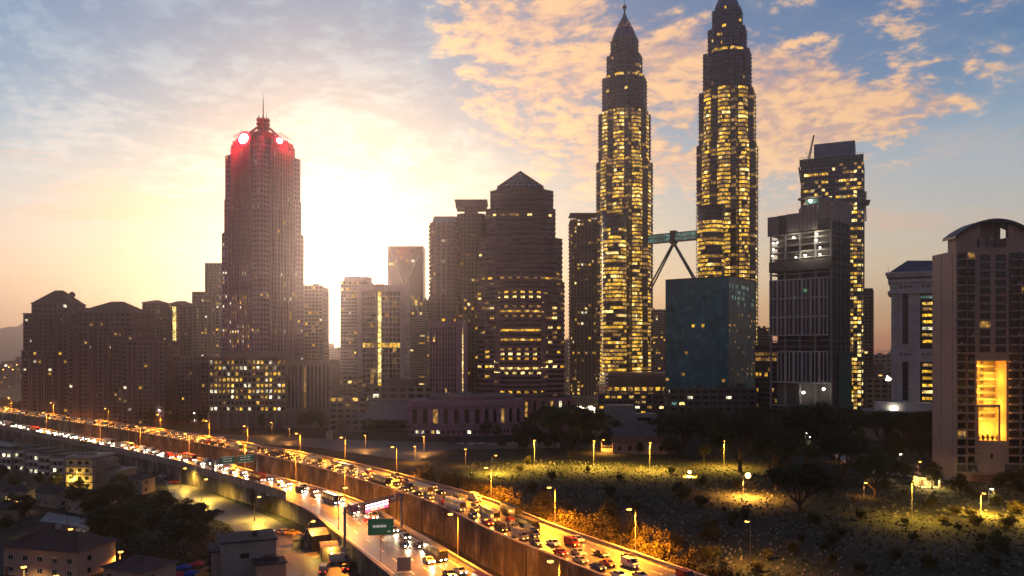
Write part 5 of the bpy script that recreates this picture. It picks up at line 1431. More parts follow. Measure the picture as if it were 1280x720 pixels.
def make_tree(name, seed, kind):
    """unit trees, about 10 m high, standing on their own origin"""
    rg = random.Random(seed); root = bpy.data.objects.new(name, None); COL.objects.link(root)
    tr = MB(); cr = MB(); tips = []
    if kind == 'rain':      # wide umbrella crown on a forking trunk, 10 m high and about 17 m wide
        tr.bar((0, 0, -.3), (0, 0, 1.6), .55, 'bark', .42, 9)
        for k in range(6):
            a = 2 * math.pi * k / 6 + rg.uniform(-.3, .3)
            limb(tr, Vector((0, 0, 1.4)), Vector((math.cos(a), math.sin(a), rg.uniform(.75, 1.3))).normalized(), 3.0, .26, rg, 3, tips, .62, .05)
        pads = [t for t, dpt in tips if dpt <= 1]
        cl = [(p.x, p.y, min(9.6, max(5.2, p.z))) for p in pads]
        for k in range(30):
            r_ = 8.2 * math.sqrt(rg.random()); a = rg.uniform(0, 6.28); cl.append((r_ * math.cos(a), r_ * math.sin(a), 9.3 - (r_ / 8.2) ** 2 * 3.1 + rg.uniform(-.6, .3)))
        for c in cl:
            R_ = rg.uniform(.8, 1.7)
            for i in range(120):
                v = Vector((rg.gauss(0, .45), rg.gauss(0, .45), rg.gauss(0, .22))) * R_
                leafquad(cr, Vector(c) + v, rg.uniform(.16, .30), 'leaf', rg)
    elif kind == 'broad':
        H_ = 3.0; tr.bar((0, 0, -.3), (0, 0, H_), .30, 'bark', .22, 8)
        for k in range(5):
            a = 2 * math.pi * k / 5 + rg.uniform(-.4, .4)
            limb(tr, Vector((0, 0, H_ - rg.uniform(0, .8))), Vector((math.cos(a), math.sin(a), rg.uniform(.8, 1.8))).normalized(), 2.0, .15, rg, 2, tips, .6, .2)
        cl = [tuple(t) for t, dpt in tips]
        for k in range(34):
            a = rg.uniform(0, 6.28); ph = rg.uniform(-.7, 1.5); rr = 3.2 * rg.uniform(.6, 1)
            cl.append((rr * math.cos(a) * math.cos(ph), rr * math.sin(a) * math.cos(ph), 6.1 + 3.6 * math.sin(ph) * rg.uniform(.8, 1)))
        for c in cl:
            R_ = rg.uniform(.6, 1.15)
            for i in range(80):
                v = Vector((rg.gauss(0, .5), rg.gauss(0, .5), rg.gauss(0, .42))) * R_
                leafquad(cr, Vector(c) + v, rg.uniform(.14, .26), 'leaf2', rg)
    elif kind == 'shrub':
        for k in range(7):
            a = rg.uniform(0, 6.28); limb(tr, Vector((0, 0, -.2)), Vector((math.cos(a) * .6, math.sin(a) * .6, 1)).normalized(), 2.6, .11, rg, 2, tips, .5, .25)
        cl = [tuple(t) for t, dpt in tips]
        for k in range(36):
            a = rg.uniform(0, 6.28); rr = 3.4 * math.sqrt(rg.random()); cl.append((rr * math.cos(a), rr * math.sin(a), rg.uniform(1.5, 9.6) * (1 - (rr / 5.0) ** 2 * .6)))
        for c in cl:
            R_ = rg.uniform(.6, 1.2)
            for i in range(75):
                v = Vector((rg.gauss(0, .5), rg.gauss(0, .5), rg.gauss(0, .5))) * R_; q = Vector(c) + v; q.z = max(.1, q.z)
                leafquad(cr, q, rg.uniform(.15, .27), 'leaf3', rg)
    elif kind == 'palm':
        q = Vector((0, 0, -.2))
        for k in range(7):
            e = q + Vector((.08 * math.sin(k), .10, 1.1)); tr.bar(q, e, .17 - .008 * k, 'bark', .16 - .008 * k, 8); q = e
        for k in range(22):
            a = 2 * math.pi * k / 22 + rg.uniform(-.1, .1); el = rg.uniform(.1, 1.2); p = q.copy(); d = Vector((math.cos(a) * math.cos(el), math.sin(a) * math.cos(el), math.sin(el)))
            side = Vector((-math.sin(a), math.cos(a), 0))
            for j in range(9):
                e = p + d * .36; cr.bar(p, e, .025, 'palm', .02, 3)
                for s in (-1, 1):
                    for h in (0, .5):
                        b = p.lerp(e, h); tip = b + side * s * (.62 - .05 * j) + d * .25 + Vector((0, 0, -.22)); cr.tri(b, b + d * .09, tip, 'palm')
                p = e; d = (d + Vector((0, 0, -.21))).normalized()
    tr.build('trunk', root); o = cr.build('crown', root)
    return keep(root)
PROT = {'rain': [make_tree('rain_tree', 1 + k, 'rain') for k in range(3)], 'broad': [make_tree('broadleaf_tree', 11 + k, 'broad') for k in range(4)],
        'shrub': [make_tree('shrub_tree', 21 + k, 'shrub') for k in range(4)], 'palm': [make_tree('palm_tree', 31, 'palm'), make_tree('palm_tree', 32, 'palm')]}
USED = set(); rt = random.Random(99)
def tree(kind, px, py, h, label, group, z=0.0, w_=1.0, pos=None, rz=None):
    p = Vector(pos) if pos is not None else at(px, py, z); src = rt.choice(PROT[kind]); s = h / 10.0
    rz = rt.uniform(0, 6.28) if rz is None else rz; sc = (s * w_, s * w_, s)
    if src.name not in USED:
        USED.add(src.name); src.location = p; src.rotation_euler = (0, 0, rz); src.scale = sc; o = src
        tag(o, label, 'tree', group); return o
    o = dup(src, p, rz, label, group, sc); o['category'] = 'tree'; return o
def row(kind, pts, hs, lab, group, z=0.0, wj=(.85, 1.2), every=None):
    """trees along a pixel polyline; pts = [(px, py)...]"""
    for i, (px, py) in enumerate(pts):
        tree(kind, px, py, rt.uniform(*hs), lab % nth(i), group, z, rt.uniform(*wj))
def along(a, b, n, jx=8, jy=2):
    return [(a[0] + (b[0] - a[0]) * i / (n - 1) + rt.uniform(-jx, jx), a[1] + (b[1] - a[1]) * i / (n - 1) + rt.uniform(-jy, jy)) for i in range(n)]
tree('rain', 712, 571, 30, 'huge rain tree with umbrella crown standing in the lit cemetery, left of the orange-lit wall', 'rain trees', w_=1.15)
tree('rain', 852, 568, 25, 'spreading rain tree with orange-lit branches beside the starry cemetery lamp', 'rain trees', w_=1.0)
tree('rain', 1010, 588, 34, 'tallest dark rain tree between the cemetery and the white canopy', 'rain trees', w_=.8)
tree('rain', 1000, 640, 18, 'low dark tree nearest the camera below the tallest rain tree', 'rain trees', w_=1.)
tree('rain', 1095, 622, 18, 'low dark tree right of the nearest one in the cemetery', 'rain trees', w_=.9)
tree('rain', 970, 612, 26, 'low dark rain tree in front of the tallest one', 'rain trees', w_=.8)
tree('rain', 1052, 604, 24, 'dark rain tree right of the tallest one at the cemetery edge', 'rain trees', w_=.8)
tree('rain', 925, 590, 30, 'dark rain tree right behind the brightest cemetery lamp', 'rain trees', w_=.75)
row('rain', [(880, 556), (945, 556), (1000, 560), (1060, 560), (1105, 562), (1140, 566), (1165, 572)], (19, 27), 'dark rain tree in the wood behind the cemetery, %s from the left', 'wood behind the cemetery', wj=(.7, .9))
row('broad', [(902, 573), (968, 575), (1038, 580), (1075, 578), (1120, 583), (1150, 583)], (15, 22), 'dark broadleaf tree in front of the wood, %s from the left', 'wood behind the cemetery')
row('broad', along((745, 544), (900, 542), 9), (11, 17), 'broadleaf tree below the dark office blocks, %s from the left', 'trees below the dark offices')
row('broad', along((650, 560), (760, 562), 7), (8, 13), 'broadleaf tree behind the huge rain tree, %s from the left', 'trees behind the huge rain tree')
row('broad', along((608, 549), (690, 551), 6), (10, 15), 'broadleaf tree in front of the mauve podium, %s from the left', 'trees by the mauve podium')
row('broad', along((372, 538), (470, 541), 8, 6), (9, 15), 'broadleaf tree on the slip road verge below the sun, %s from the left', 'trees below the sun gap')
row('broad', [(350, 533), (366, 534), (383, 533), (398, 535)], (16, 22), 'tall broadleaf tree right of the lit podium, %s from the left', 'trees beside the lit podium')
row('broad', along((232, 532), (345, 534), 8, 6), (9, 14), 'broadleaf tree at the foot of the lit podium, %s from the left', 'trees below the lit podium')
row('broad', along((112, 528), (222, 533), 8, 5), (9, 15), 'broadleaf tree below the left stone blocks, %s from the left', 'trees below the stone blocks')
row('broad', along((2, 514), (52, 521), 5, 3), (10, 16), 'dark tree at the left edge beyond the highway, %s from the left', 'trees beyond the highway at left')
row('broad', [(628, 562), (655, 566), (684, 563), (776, 566), (800, 570), (838, 573), (880, 577), (1085, 598), (1130, 603), (1165, 612), (1200, 618), (1250, 616), (1275, 622)], (7, 12), 'dark bushy tree edging the lit cemetery grass, %s from the left', 'trees edging the cemetery', wj=(1., 1.4))
# hedge of shrubs and young trees along the upper highway
hedge = []
k = 0
for i in range(0, len(UP)):
    p, t, n, s = UP[i]
    px = 640 + p.x / p.y * F if p.y > 20 else 9999
    if 470 < px < 1010 and i % 1 == 0:
        if rt.random() < .95:
            dd = rt.uniform(5.5, 9) + WU; q = p + n * dd; q.z = 0
            tree('shrub', 0, 0, rt.uniform(12.5, 16.5), 'bushy young tree beside the parapet of the upper highway, %s from the far end' % nth(k), 'bushes along the upper highway', pos=q, w_=rt.uniform(.6, .85)); k += 1
        if rt.random() < .42 and px < 800:
            q = p + n * (WU + rt.uniform(14, 24)); q.z = 0
            tree('shrub' if rt.random() < .6 else 'broad', 0, 0, rt.uniform(11, 16), 'bush in the second row from the upper highway, %s from the far end' % nth(k), 'bushes along the upper highway', pos=q, w_=rt.uniform(.7, .9)); k += 1
# scrub on the near cemetery
SCAT = []
while len(SCAT) < 75:
    a_, b_ = rt.uniform(640, 1275), rt.uniform(585, 718)
    if b_ > 600 + (a_ - 640) * .55 + 20: continue
    SCAT.append((a_, b_))
SCAT.sort(key=lambda q: q[1])
row('shrub', [(905, 640), (770, 627), (1180, 655), (1040, 705), (880, 672), (960, 700), (1225, 690), (690, 600), (735, 590), (1260, 660), (660, 580), (1120, 600), (1190, 612)] + [(rt.uniform(640, 1270), 0) for _ in range(0)] + SCAT, (2.5, 6), 'low bush among the gravestones, %s of a scattered group', 'bushes in the cemetery', wj=(1., 1.6))
row('broad', [(1262, 606), (1278, 604)], (5, 7), 'small round tree in front of the peach block, %s from the left', 'small trees by the peach block', wj=(1.2, 1.4))
# village side
row('broad', [(150, 640), (120, 660), (178, 655), (205, 648), (232, 660), (252, 668), (190, 676), (160, 690), (215, 692), (130, 690), (246, 690), (98, 640)], (9, 14), 'dark tree in the grove between the village and the car park, %s from its back', 'grove beside the car park', GZ, (1., 1.4))
row('broad', [(14, 640), (30, 650), (8, 668), (62, 700), (30, 712), (92, 706), (18, 612), (70, 612), (130, 632), (2, 600), (50, 608)], (6, 9), 'dark garden tree among the village houses, %s from the back', 'garden trees', GZ, (.9, 1.4))
row('palm', [(99, 575), (175, 722), (203, 716)], (11, 13), 'palm tree with arching fronds, %s from the highway', 'palm trees', GZ, (1.1, 1.4))
row('shrub', [(228, 597), (243, 601), (256, 606), (270, 610), (283, 615), (296, 620), (309, 626), (321, 632), (334, 640)], (5, 8), 'scrubby bush between the noise barrier and car park, %s from the far end', 'scrub along the barrier wall', GZ, (.7, 1.))
row('shrub', [(405, 690), (425, 700), (441, 712)], (2.5, 4), 'low weed bush at the foot of the highway wall, %s from the far end', 'scrub along the barrier wall', GZ, (.8, 1.2))
for kind in PROT:
    for s_ in PROT[kind]:
        if s_.name not in USED:
            for c_ in list(s_.children): bpy.data.objects.remove(c_)
            bpy.data.objects.remove(s_)

# ================================================================ street lamps
def lamp_proto(kind, h):
    root = bpy.data.objects.new('street_lamp', None); COL.objects.link(root)
    p = MB(); p.bar((0, 0, 0), (0, 0, h - .4), .14, 'pole', .08, 8); p.bar((0, 0, 0), (0, 0, .6), .24, 'kerbc', .22, 8)
    p.bar((0, 0, h - .45), (.5, 0, h - .08), .07, 'pole', .06); p.bar((.5, 0, h - .08), (1.7, 0, h), .06, 'pole', .05); p.build('post', root)
    g = MB(); g.prism([(1.5, -.2), (2.5, -.14), (2.5, .14), (1.5, .2)], h - .02, h + .22, 'pole', scale=.7); g.build('lamp_head', root)
    g = MB(); g.lathe([(.05, h - .34), (.55, h - .32), (.62, h - .10), (.2, h - .03)], 'sodium' if kind == 'sodium' else 'lampwhite', 10, (2.0, 0)); g.build('lamp_glass', root)
    return root
LAMP = {}
def street_lamp(pos, h, rz, label, group, power, col=(1.0, .40, .07), kind='sodium', cat='street lamp'):
    key = (kind, h)
    if key not in LAMP:
        r = lamp_proto(kind, h); LAMP[key] = keep(r); r.location = pos; r.rotation_euler = (0, 0, rz); tag(r, label, cat, group)
    else:
        r = dup(LAMP[key], pos, rz, label, group); r['category'] = cat
    if power:
        ld = bpy.data.objects.new('lamp_light', bpy.data.lights.new('lamp_light', 'SPOT')); COL.objects.link(ld); ld.parent = r
        ld.location = (2.0, 0, h - .75); ld.data.energy = power; ld.data.color = col; ld.data.shadow_soft_size = .35; ld.data.spot_size = R(166); ld.data.spot_blend = 1.0
    return r
def near_i(fr, px):
    return min(range(len(fr)), key=lambda i: abs(640 + fr[i][0].x / fr[i][0].y * F - px) if fr[i][0].y > 30 else 1e9)
kk = 0
for px in (40, 105, 155, 213, 277, 343, 400, 455, 533, 640):          # between the carriageways, on the river edge of the lower highway
    side = -1 if px in (455, 343) else 1
    p, t, n, s = LO[near_i(LO, px)]
    q = p + n * ((WL - .5) if px not in (343, 400, 455) else -(WL - 2.0) * (0.25 if px == 343 else (.55 if px == 400 else 1))); q.z = ZL + .02
    if px in (343, 400): q = p + n * (WL - .5); q.z = ZL + .02
    rz = math.atan2(-n.y, -n.x) if px != 455 else math.atan2(n.y, n.x)
    street_lamp(q, 12.0, rz, 'orange street lamp on the lower highway, %s from the far end' % nth(kk), 'street lamps on the lower highway', 110000, (1, .29, .015)); kk += 1
kk = 0
for px in (10, 62, 128, 190, 250, 301, 362, 420, 484, 591, 671, 773):         # tree side of the upper highway
    p, t, n, s = UP[near_i(UP, px - 12)]
    q = p + n * (WU + .9); q.z = 0
    street_lamp(q, 21.5 if px > 380 else 20.0, math.atan2(-n.y, -n.x), 'orange street lamp behind the parapet of the upper highway, %s from the far end' % nth(kk), 'street lamps on the upper highway', 160000 if px < 500 else 200000, (1, .30, .015)); kk += 1
for k, px in enumerate((150, 300, 430, 560)):
    p, t, n, s = UP[near_i(UP, px)]
for k, (px, py, yb, e) in enumerate(((457, 547, 562, 16000), (530, 544, 566, 22000), (519, 560, 578, 16000), (582, 562, 582, 9000), (340, 528, 545, 12000), (362, 536, 552, 12000), (96, 502, 525, 9000), (67, 499, 520, 9000), (38, 496, 516, 8000), (12, 493, 512, 8000), (553, 578, 590, 0))):
    if not e: continue
    g = at(px, yb, 0); h = 60 - (py - 440) * g.y / F
    street_lamp((g.x, g.y, 0), round(max(9, min(13, h))), R(-90), 'orange street lamp on the slip road below the city blocks, %s of its scattered group' % nth(k), 'slip road lamps', e)
for k, (px, yt, yb) in enumerate(((127, 507, 527), (163, 510, 529), (200, 514, 532), (244, 518, 537))):
    g = at(px, yb, 0); street_lamp((g.x, g.y, 0), 13, R(-90), 'tall pale unlit post lamp beyond the upper highway, %s from the left' % nth(k), 'pale post lamps', 900, (1, .8, .5), 'white')
street_lamp(at(938, 712, 0), 13, R(100), 'white-orange lamp post standing low in the near cemetery', 'cemetery lamps', 30000, (1, .45, .08))
def tall_at(px, py_head, D): return Vector((xx_(px, D), D, 0)), round(H - (py_head - 440) * D / F, 1)
q, h = tall_at(935, 592, 330); street_lamp(q - Vector((2, 0, 0)), h, 0, 'brightest orange cemetery lamp, glaring like a star', 'cemetery lamps', 200000, (1, .42, .06))
q, h = tall_at(862, 588, 385); street_lamp(q - Vector((2, 0, 0)), h, 0, 'smaller glaring cemetery lamp left of the brightest one', 'cemetery lamps', 260000, (1, .60, .06))
street_lamp(at(615, 592, 0), 9, R(20), 'yellow lamp lighting the far left corner of the cemetery', 'cemetery lamps', 110000, (1, .60, .06))
street_lamp(at(752, 566, 0), 8, R(-60), 'lamp lighting the low orange wall behind the cemetery', 'cemetery lamps', 34000, (1, .42, .07))
street_lamp(at(1226, 642, 0), 8, R(-90), 'slim dark lamp post at the right edge of the cemetery', 'cemetery lamps', 90000, (1, .55, .06))
for k_, (a_, b_, e_) in enumerate(((668, 583, 130000), (742, 584, 160000), (812, 587, 160000), (905, 584, 130000), (1140, 648, 60000), (1300, 650, 110000))): street_lamp(at(a_, b_, 0), 14, R(-90), 'yellow lamp over the lit band of graves, %s from the left' % nth(k_), 'cemetery path lamps', e_, (1, .58, .06))
for k, (px, py, e, c, kd) in enumerate(((1003, 536, 1200, (1, .95, .6), 'white'), (1007, 541, 1500, (1, .95, .6), 'white'), (1026, 535, 800, (1, .95, .7), 'white'), (1098, 570, 500, (1, .9, .8), 'white'), (1117, 564, 500, (1, .9, .8), 'white'), (1140, 574, 2500, (1, .35, .1), 'sodium'), (1041, 560, 2500, (1, .35, .1), 'sodium'), (1225, 616, 2500, (1, .8, .3), 'white'), (1072, 608, 4000, (1, .4, .08), 'sodium'))):
    g = at(px, py + (15 if py < 600 else 9), 0); street_lamp((g.x, g.y - 6, 0), 6, R(-90), 'small lamp glimmering between the dark trees, %s from the left' % nth(k), 'lamps in the wood', e, c, kd)
for k, (px, py, e) in enumerate(((252, 626, 45000), (318, 652, 42000), (226, 610, 26000), (385, 688, 9000))):
    street_lamp(at(px, py, GZ), 8, R(60), 'yellow lamp over the car park, %s along it' % nth(k), 'car park lamps', e, (1, .62, .09))

for o in [o for o in COL.objects if o.get('label', '').startswith(('brightest orange cemetery', 'smaller glaring cemetery'))]:
    hz = max(c.location.z for c in o.children if c.type == 'LIGHT'); rr = 1.15 if o['label'].startswith('bright') else .8
    g = MB(); g.lathe([(.05, hz - rr), (rr * .7, hz - rr * .7), (rr, hz), (rr * .7, hz + rr * .7), (.05, hz + rr)], 'lamp_glare', 14, (2.0, 0)); g.build('glare_globe', o)  # added oversized glowing globe standing in for the lamp's glare
    for c in o.children:
        if c.type == 'LIGHT': c.location.z = hz - rr - .3
# ================================================================ village houses, near left
def hip_house(label, px, py, w_, d_, h_, rh, rz, wall='offwhite', roof='roof_dark', name='house', gable=False, lit=0, z=GZ, seed=1):
    p = at(px, py, z); root = empty(name, (p.x, p.y, z), R(rz), label, 'house')
    rg = random.Random(seed + px)
    mb = MB(); mb.box(-w_/2, w_/2, 0, d_, 0, h_, wall); 
    if gable:
        mb.tri((w_/2, 0, h_), (w_/2, d_, h_), (w_/2, d_/2, h_ + rh - .15), wall); mb.tri((-w_/2, d_, h_), (-w_/2, 0, h_), (-w_/2, d_/2, h_ + rh - .15), wall)
    mb.build('wall', root)
    r = MB(); e = .8; a, b = -w_/2 - e, w_/2 + e; c, f = -e, d_ + e; iy = 0 if gable else min(d_ / 2, w_ / 2)
    p0, p1 = (a + iy, d_/2, h_ + rh), (b - iy, d_/2, h_ + rh); q = [(a, c, h_ + .02), (b, c, h_ + .02), (b, f, h_ + .02), (a, f, h_ + .02)]
    r.quad(q[0], q[1], p1, p0, roof); r.quad(q[2], q[3], p0, p1, roof); r.tri(q[1], q[2], p1, roof) if not gable else None; r.tri(q[3], q[0], p0, roof) if not gable else None; r.quad(q[3], q[2], q[1], q[0], roof)
    for k in range(int((b - a) / .9)):     # roof ribs
        u = a + .4 + k * .9; lo_ = Vector((u, c, h_ + .06)); uu = min(max(u, p0[0]), p1[0]); r.bar(lo_, (uu, d_/2, h_ + rh + .05), .05, roof, n=3)
    r.build('roof', root)
    n = max(1, int(w_ / 4))
    for s in range(max(1, int(h_ / 3))):
        for k in range(n):
            u = -w_/2 + (k + .5) * w_ / n; g = MB(); m = 'gold_hi' if rg.random() < lit else 'glass'
            g.box(u - .7, u + .7, -.05, -.02, 1 + s * 3, 2.2 + s * 3, m); o = g.build('window', root)
            g = MB()
            for x0_, x1_, z0_, z1_ in ((u - .8, u + .8, .9 + s * 3, 1.0 + s * 3), (u - .8, u + .8, 2.2 + s * 3, 2.3 + s * 3), (u - .8, u - .7, 1 + s * 3, 2.2 + s * 3), (u + .7, u + .8, 1 + s * 3, 2.2 + s * 3), (u - .04, u + .04, 1 + s * 3, 2.2 + s * 3)): g.box(x0_, x1_, -.12, -.01, z0_, z1_, 'white')
            g.build('frame', o)
            g = MB(); g.box(w_/2 + .02, w_/2 + .05, d_*.3 - .6, d_*.3 + .6, 1 + s * 3, 2.2 + s * 3, m)
        g.build('window', root)
    g = MB(); g.box(-w_/2 + .5, -w_/2 + 1.4, -.06, -.02, 0, 2.1, 'brick'); g.build('door', root)
    return root
def village_block():
    D = 322; p = at(99, 613, GZ); root = empty('apartment_block', (p.x, p.y, GZ), R(-8), 'small four-storey apartment block lit yellow at its base in the village', 'apartment block')
    mb = MB(); wins = []; w_ = 11.5; mb.box(-w_/2, w_/2, 0, 14, 0, 13, 'cream')
    for k in range(1, 5): mb.box(-w_/2 - .3, w_/2 + .3, -.5, 14.3, k * 3.1, k * 3.1 + .3, 'conc_d')
    mb.box(w_/2, w_/2 + 3.4, 3, 12, 0, 12, 'tan'); mb.box(-w_/2 - .2, w_/2 + .2, -.2, 14.2, 13, 13.8, 'cream')
    for k in range(5): mb.box(-4 + k * 1.8, -3 + k * 1.8, 3, 5, 13.8, 15, 'offwhite')
    mb.build('wall', root)
    for k in range(4):
        for u in (-3.6, .2, 3.4):
            g = MB(); g.box(u - .8, u + .8, -.06, -.02, k * 3.1 + 1.2, k * 3.1 + 2.6, 'glass'); g.build('window', root)
    for k, (u, zz) in enumerate(((-2.4, 4.4), (2.2, 2.6), (0, 7.2))):
        ld = bpy.data.objects.new('wall_lamp', bpy.data.lights.new('wall_lamp', 'POINT')); COL.objects.link(ld); ld.parent = root
        ld.location = (u, -1.6, zz); ld.data.energy = (2400, 1400, 250)[k]; ld.data.color = (1, .62, .08); ld.data.shadow_soft_size = .2
        g = MB(); g.lathe([(.1, -.2), (.22, 0), (.1, .2)], 'sodium', 8); g.bar((0, .15, 0), (0, 1.4, 0), .05, 'pole'); o = g.build('wall_lamp_fitting', root); o.location = (u, -1.3, zz + .4)
village_block()
hip_house('cream gable house with dark roof and lit end wall in the middle of the village', 96, 642, 12, 8, 5, 2.6, -28, 'cream', 'roof_dark', gable=True, seed=1)
hip_house('dark-roofed house left of the cream gable house', 58, 634, 12, 8, 5, 2.4, -28, 'offwhite', 'roof_dark', gable=True, seed=2)
hip_house('small house with orange-lit wall at the left edge of the village', 18, 628, 9, 7, 4, 1.8, 10, 'cream', 'roof_dark', seed=3, lit=.4)
hip_house('two-storey plastered house with flat eaves behind the grove', 165, 618, 9, 8, 6, 1.4, -12, 'offwhite', 'roof_dark', seed=4)
hip_house('grey flat-topped house left of the two-storey plastered house', 138, 612, 10, 9, 8, .8, -12, 'conc', 'roof_metal', seed=5)
hip_house('long metal-roofed shed behind the cream gable house', 110, 628, 22, 6, 3.2, 1.2, -24, 'offwhite', 'roof_metal', gable=True, seed=6)
hip_house('big dark-roofed house with orange wall at the bottom left corner', 50, 722, 22, 13, 7, 3.4, -14, 'peach', 'roof_red', seed=7)
hip_house('low red-roofed house just above the bottom left house', 45, 680, 13, 8, 3.6, 2.0, -20, 'tan', 'roof_red', seed=8)
hip_house('orange-lit roof end of a house at the bottom edge under the palms', 152, 748, 12, 10, 6.5, 2.2, -25, 'peach', 'roof_red', seed=9)
hip_house('cottage half hidden under trees at the left edge', 2, 652, 10, 8, 4, 1.8, 5, 'tan', 'roof_dark', seed=10)
for k, (px, py) in enumerate(((8, 590), (24, 590), (42, 594), (56, 598), (72, 602))):
    p = at(px, py, GZ); root = empty('shophouse', (p.x, p.y, GZ), R(-20), 'dim white shophouse of the terrace under the noise barrier, %s from the left' % nth(k), 'shophouse', 'terrace of shophouses')
    mb = MB(); mb.box(-3.4, 3.3, 0, 12, 0, 11, 'offwhite')
    for j in range(1, 4): mb.box(-3.35, 3.25, -1.0, 0, j * 3, j * 3 + .9, 'white')
    mb.box(-3.5, 3.4, -.3, 12.1, 11, 11.6, 'roof_dark'); mb.build('wall', root)
    for j in range(3):
        for u in (-1.6, 1.6):
            g = MB(); g.box(u - .8, u + .8, -.08, -.02, j * 3 + 1.2, j * 3 + 2.6, 'white_lit' if rt.random() < .3 else 'glass'); g.build('window', root)
for (px, py, e, c) in ((62, 668, 16000, (1, .55, .05)), (88, 676, 8000, (1, .55, .05)), (20, 640, 4000, (1, .36, .04)), (104, 698, 4000, (1, .33, .04)), (150, 706, 8000, (1, .40, .05)), (30, 726, 3000, (1, .6, .2)), (70, 738, 5000, (1, .38, .05))):
    street_lamp(at(px, py, GZ), 4, R(-60), 'low yard lamp in the village at %s' % {62: 'the lit yard', 88: 'the right of the lit yard', 20: 'the left edge', 104: 'the foot of the grove', 150: 'the bottom palms', 30: 'the bottom left house', 70: 'the lower edge'}[px], 'village yard lamps', e, c)
# village clutter: poles with wires, roof tanks, aerials
poles = [at(a, b, GZ) for a, b in ((30, 622), (84, 660), (134, 648), (122, 690), (66, 700))]
for k, p in enumerate(poles):
    r = empty('utility_pole', (p.x, p.y, GZ), rt.uniform(-.5, .5), 'wooden utility pole with cross arm in the village, %s from the back left' % nth(k), 'utility pole', 'village utility poles')
    g = MB(); g.bar((0, 0, 0), (0, 0, 9), .15, 'bark', .11, 7); g.build('post', r)
    g = MB(); g.box(-1.1, 1.1, -.07, .07, 8.2, 8.36, 'bark'); g.build('cross_arm', r)
for k in range(4):
    a, b = poles[k] + Vector((0, 0, 8.4)), poles[k + 1] + Vector((0, 0, 8.4)); g = MB(); pr = a
    for i in range(1, 9):
        t_ = i / 8; q = a.lerp(b, t_) - Vector((0, 0, 4 * 1.2 * t_ * (1 - t_))); g.bar(pr, q, .035, 'steel_d', n=3); pr = q
    tag(g.build('power_line'), 'sagging black cable between village poles, %s span from the left' % nth(k), 'cable', 'village cables')
for k, (px, py, h_, what) in enumerate(((50, 722, 10.6, 'the bottom left house'), (165, 618, 7.2, 'the two-storey plastered house'), (138, 612, 8.8, 'the grey flat-topped house'), (352, 726, 9.9, 'the pale workshop'), (18, 628, 5.6, 'the orange-lit house'))):
    p = at(px, py, GZ); g = MB(); y_ = 5 if k else 6.5
    if k == 3: p = p + Vector((-9, 0, 0))
    g.lathe([(.62, 0), (.68, .5), (.68, 1.1), (.3, 1.35)], 'steel_d' if k % 2 else 'offwhite', 12); o = g.build('water_tank'); o.location = (p.x + .8, p.y + y_, GZ + h_ - .05)
    tag(o, 'round water tank on the roof of ' + what, 'water tank', 'roof water tanks')
# grey workshop with black flat roof by the car park
def workshop():
    p = at(352, 726, GZ); root = empty('workshop', (p.x - 8, p.y, GZ), R(24), 'pale windowless workshop with black flat roof beside the car park', 'workshop')
    mb = MB(); mb.box(-6.5, 6.5, 0, 11, 0, 9.5, 'offwhite'); mb.box(-8.6, -6.5, 1, 10, 0, 7.5, 'tan')
    mb.box(-6.8, 6.8, -.3, 11.3, 9.5, 9.9, 'roof_dark'); mb.box(-8.9, -6.52, .7, 10.3, 7.5, 7.8, 'roof_dark'); mb.build('wall', root)
    a = MB(); a.box(1, 8, -6, -.02, 0, 5, 'tan'); a.box(.7, 8.3, -6.3, -.03, 5, 5.3, 'roof_dark'); a.box(3, 6.5, -4, -1.5, 5.3, 6.2, 'steel_d'); a.build('annex', root)
    for k in range(3):
        g = MB(); g.bar((-8.75, 2 + k * 2.5, .2), (-8.75, 2 + k * 2.5, 7.4), .12, 'steel_d'); g.build('drain_pipe', root)
    g = MB(); g.box(-2, 0, -.06, -.02, 5.6, 6.8, 'glass'); g.build('window', root)
workshop()
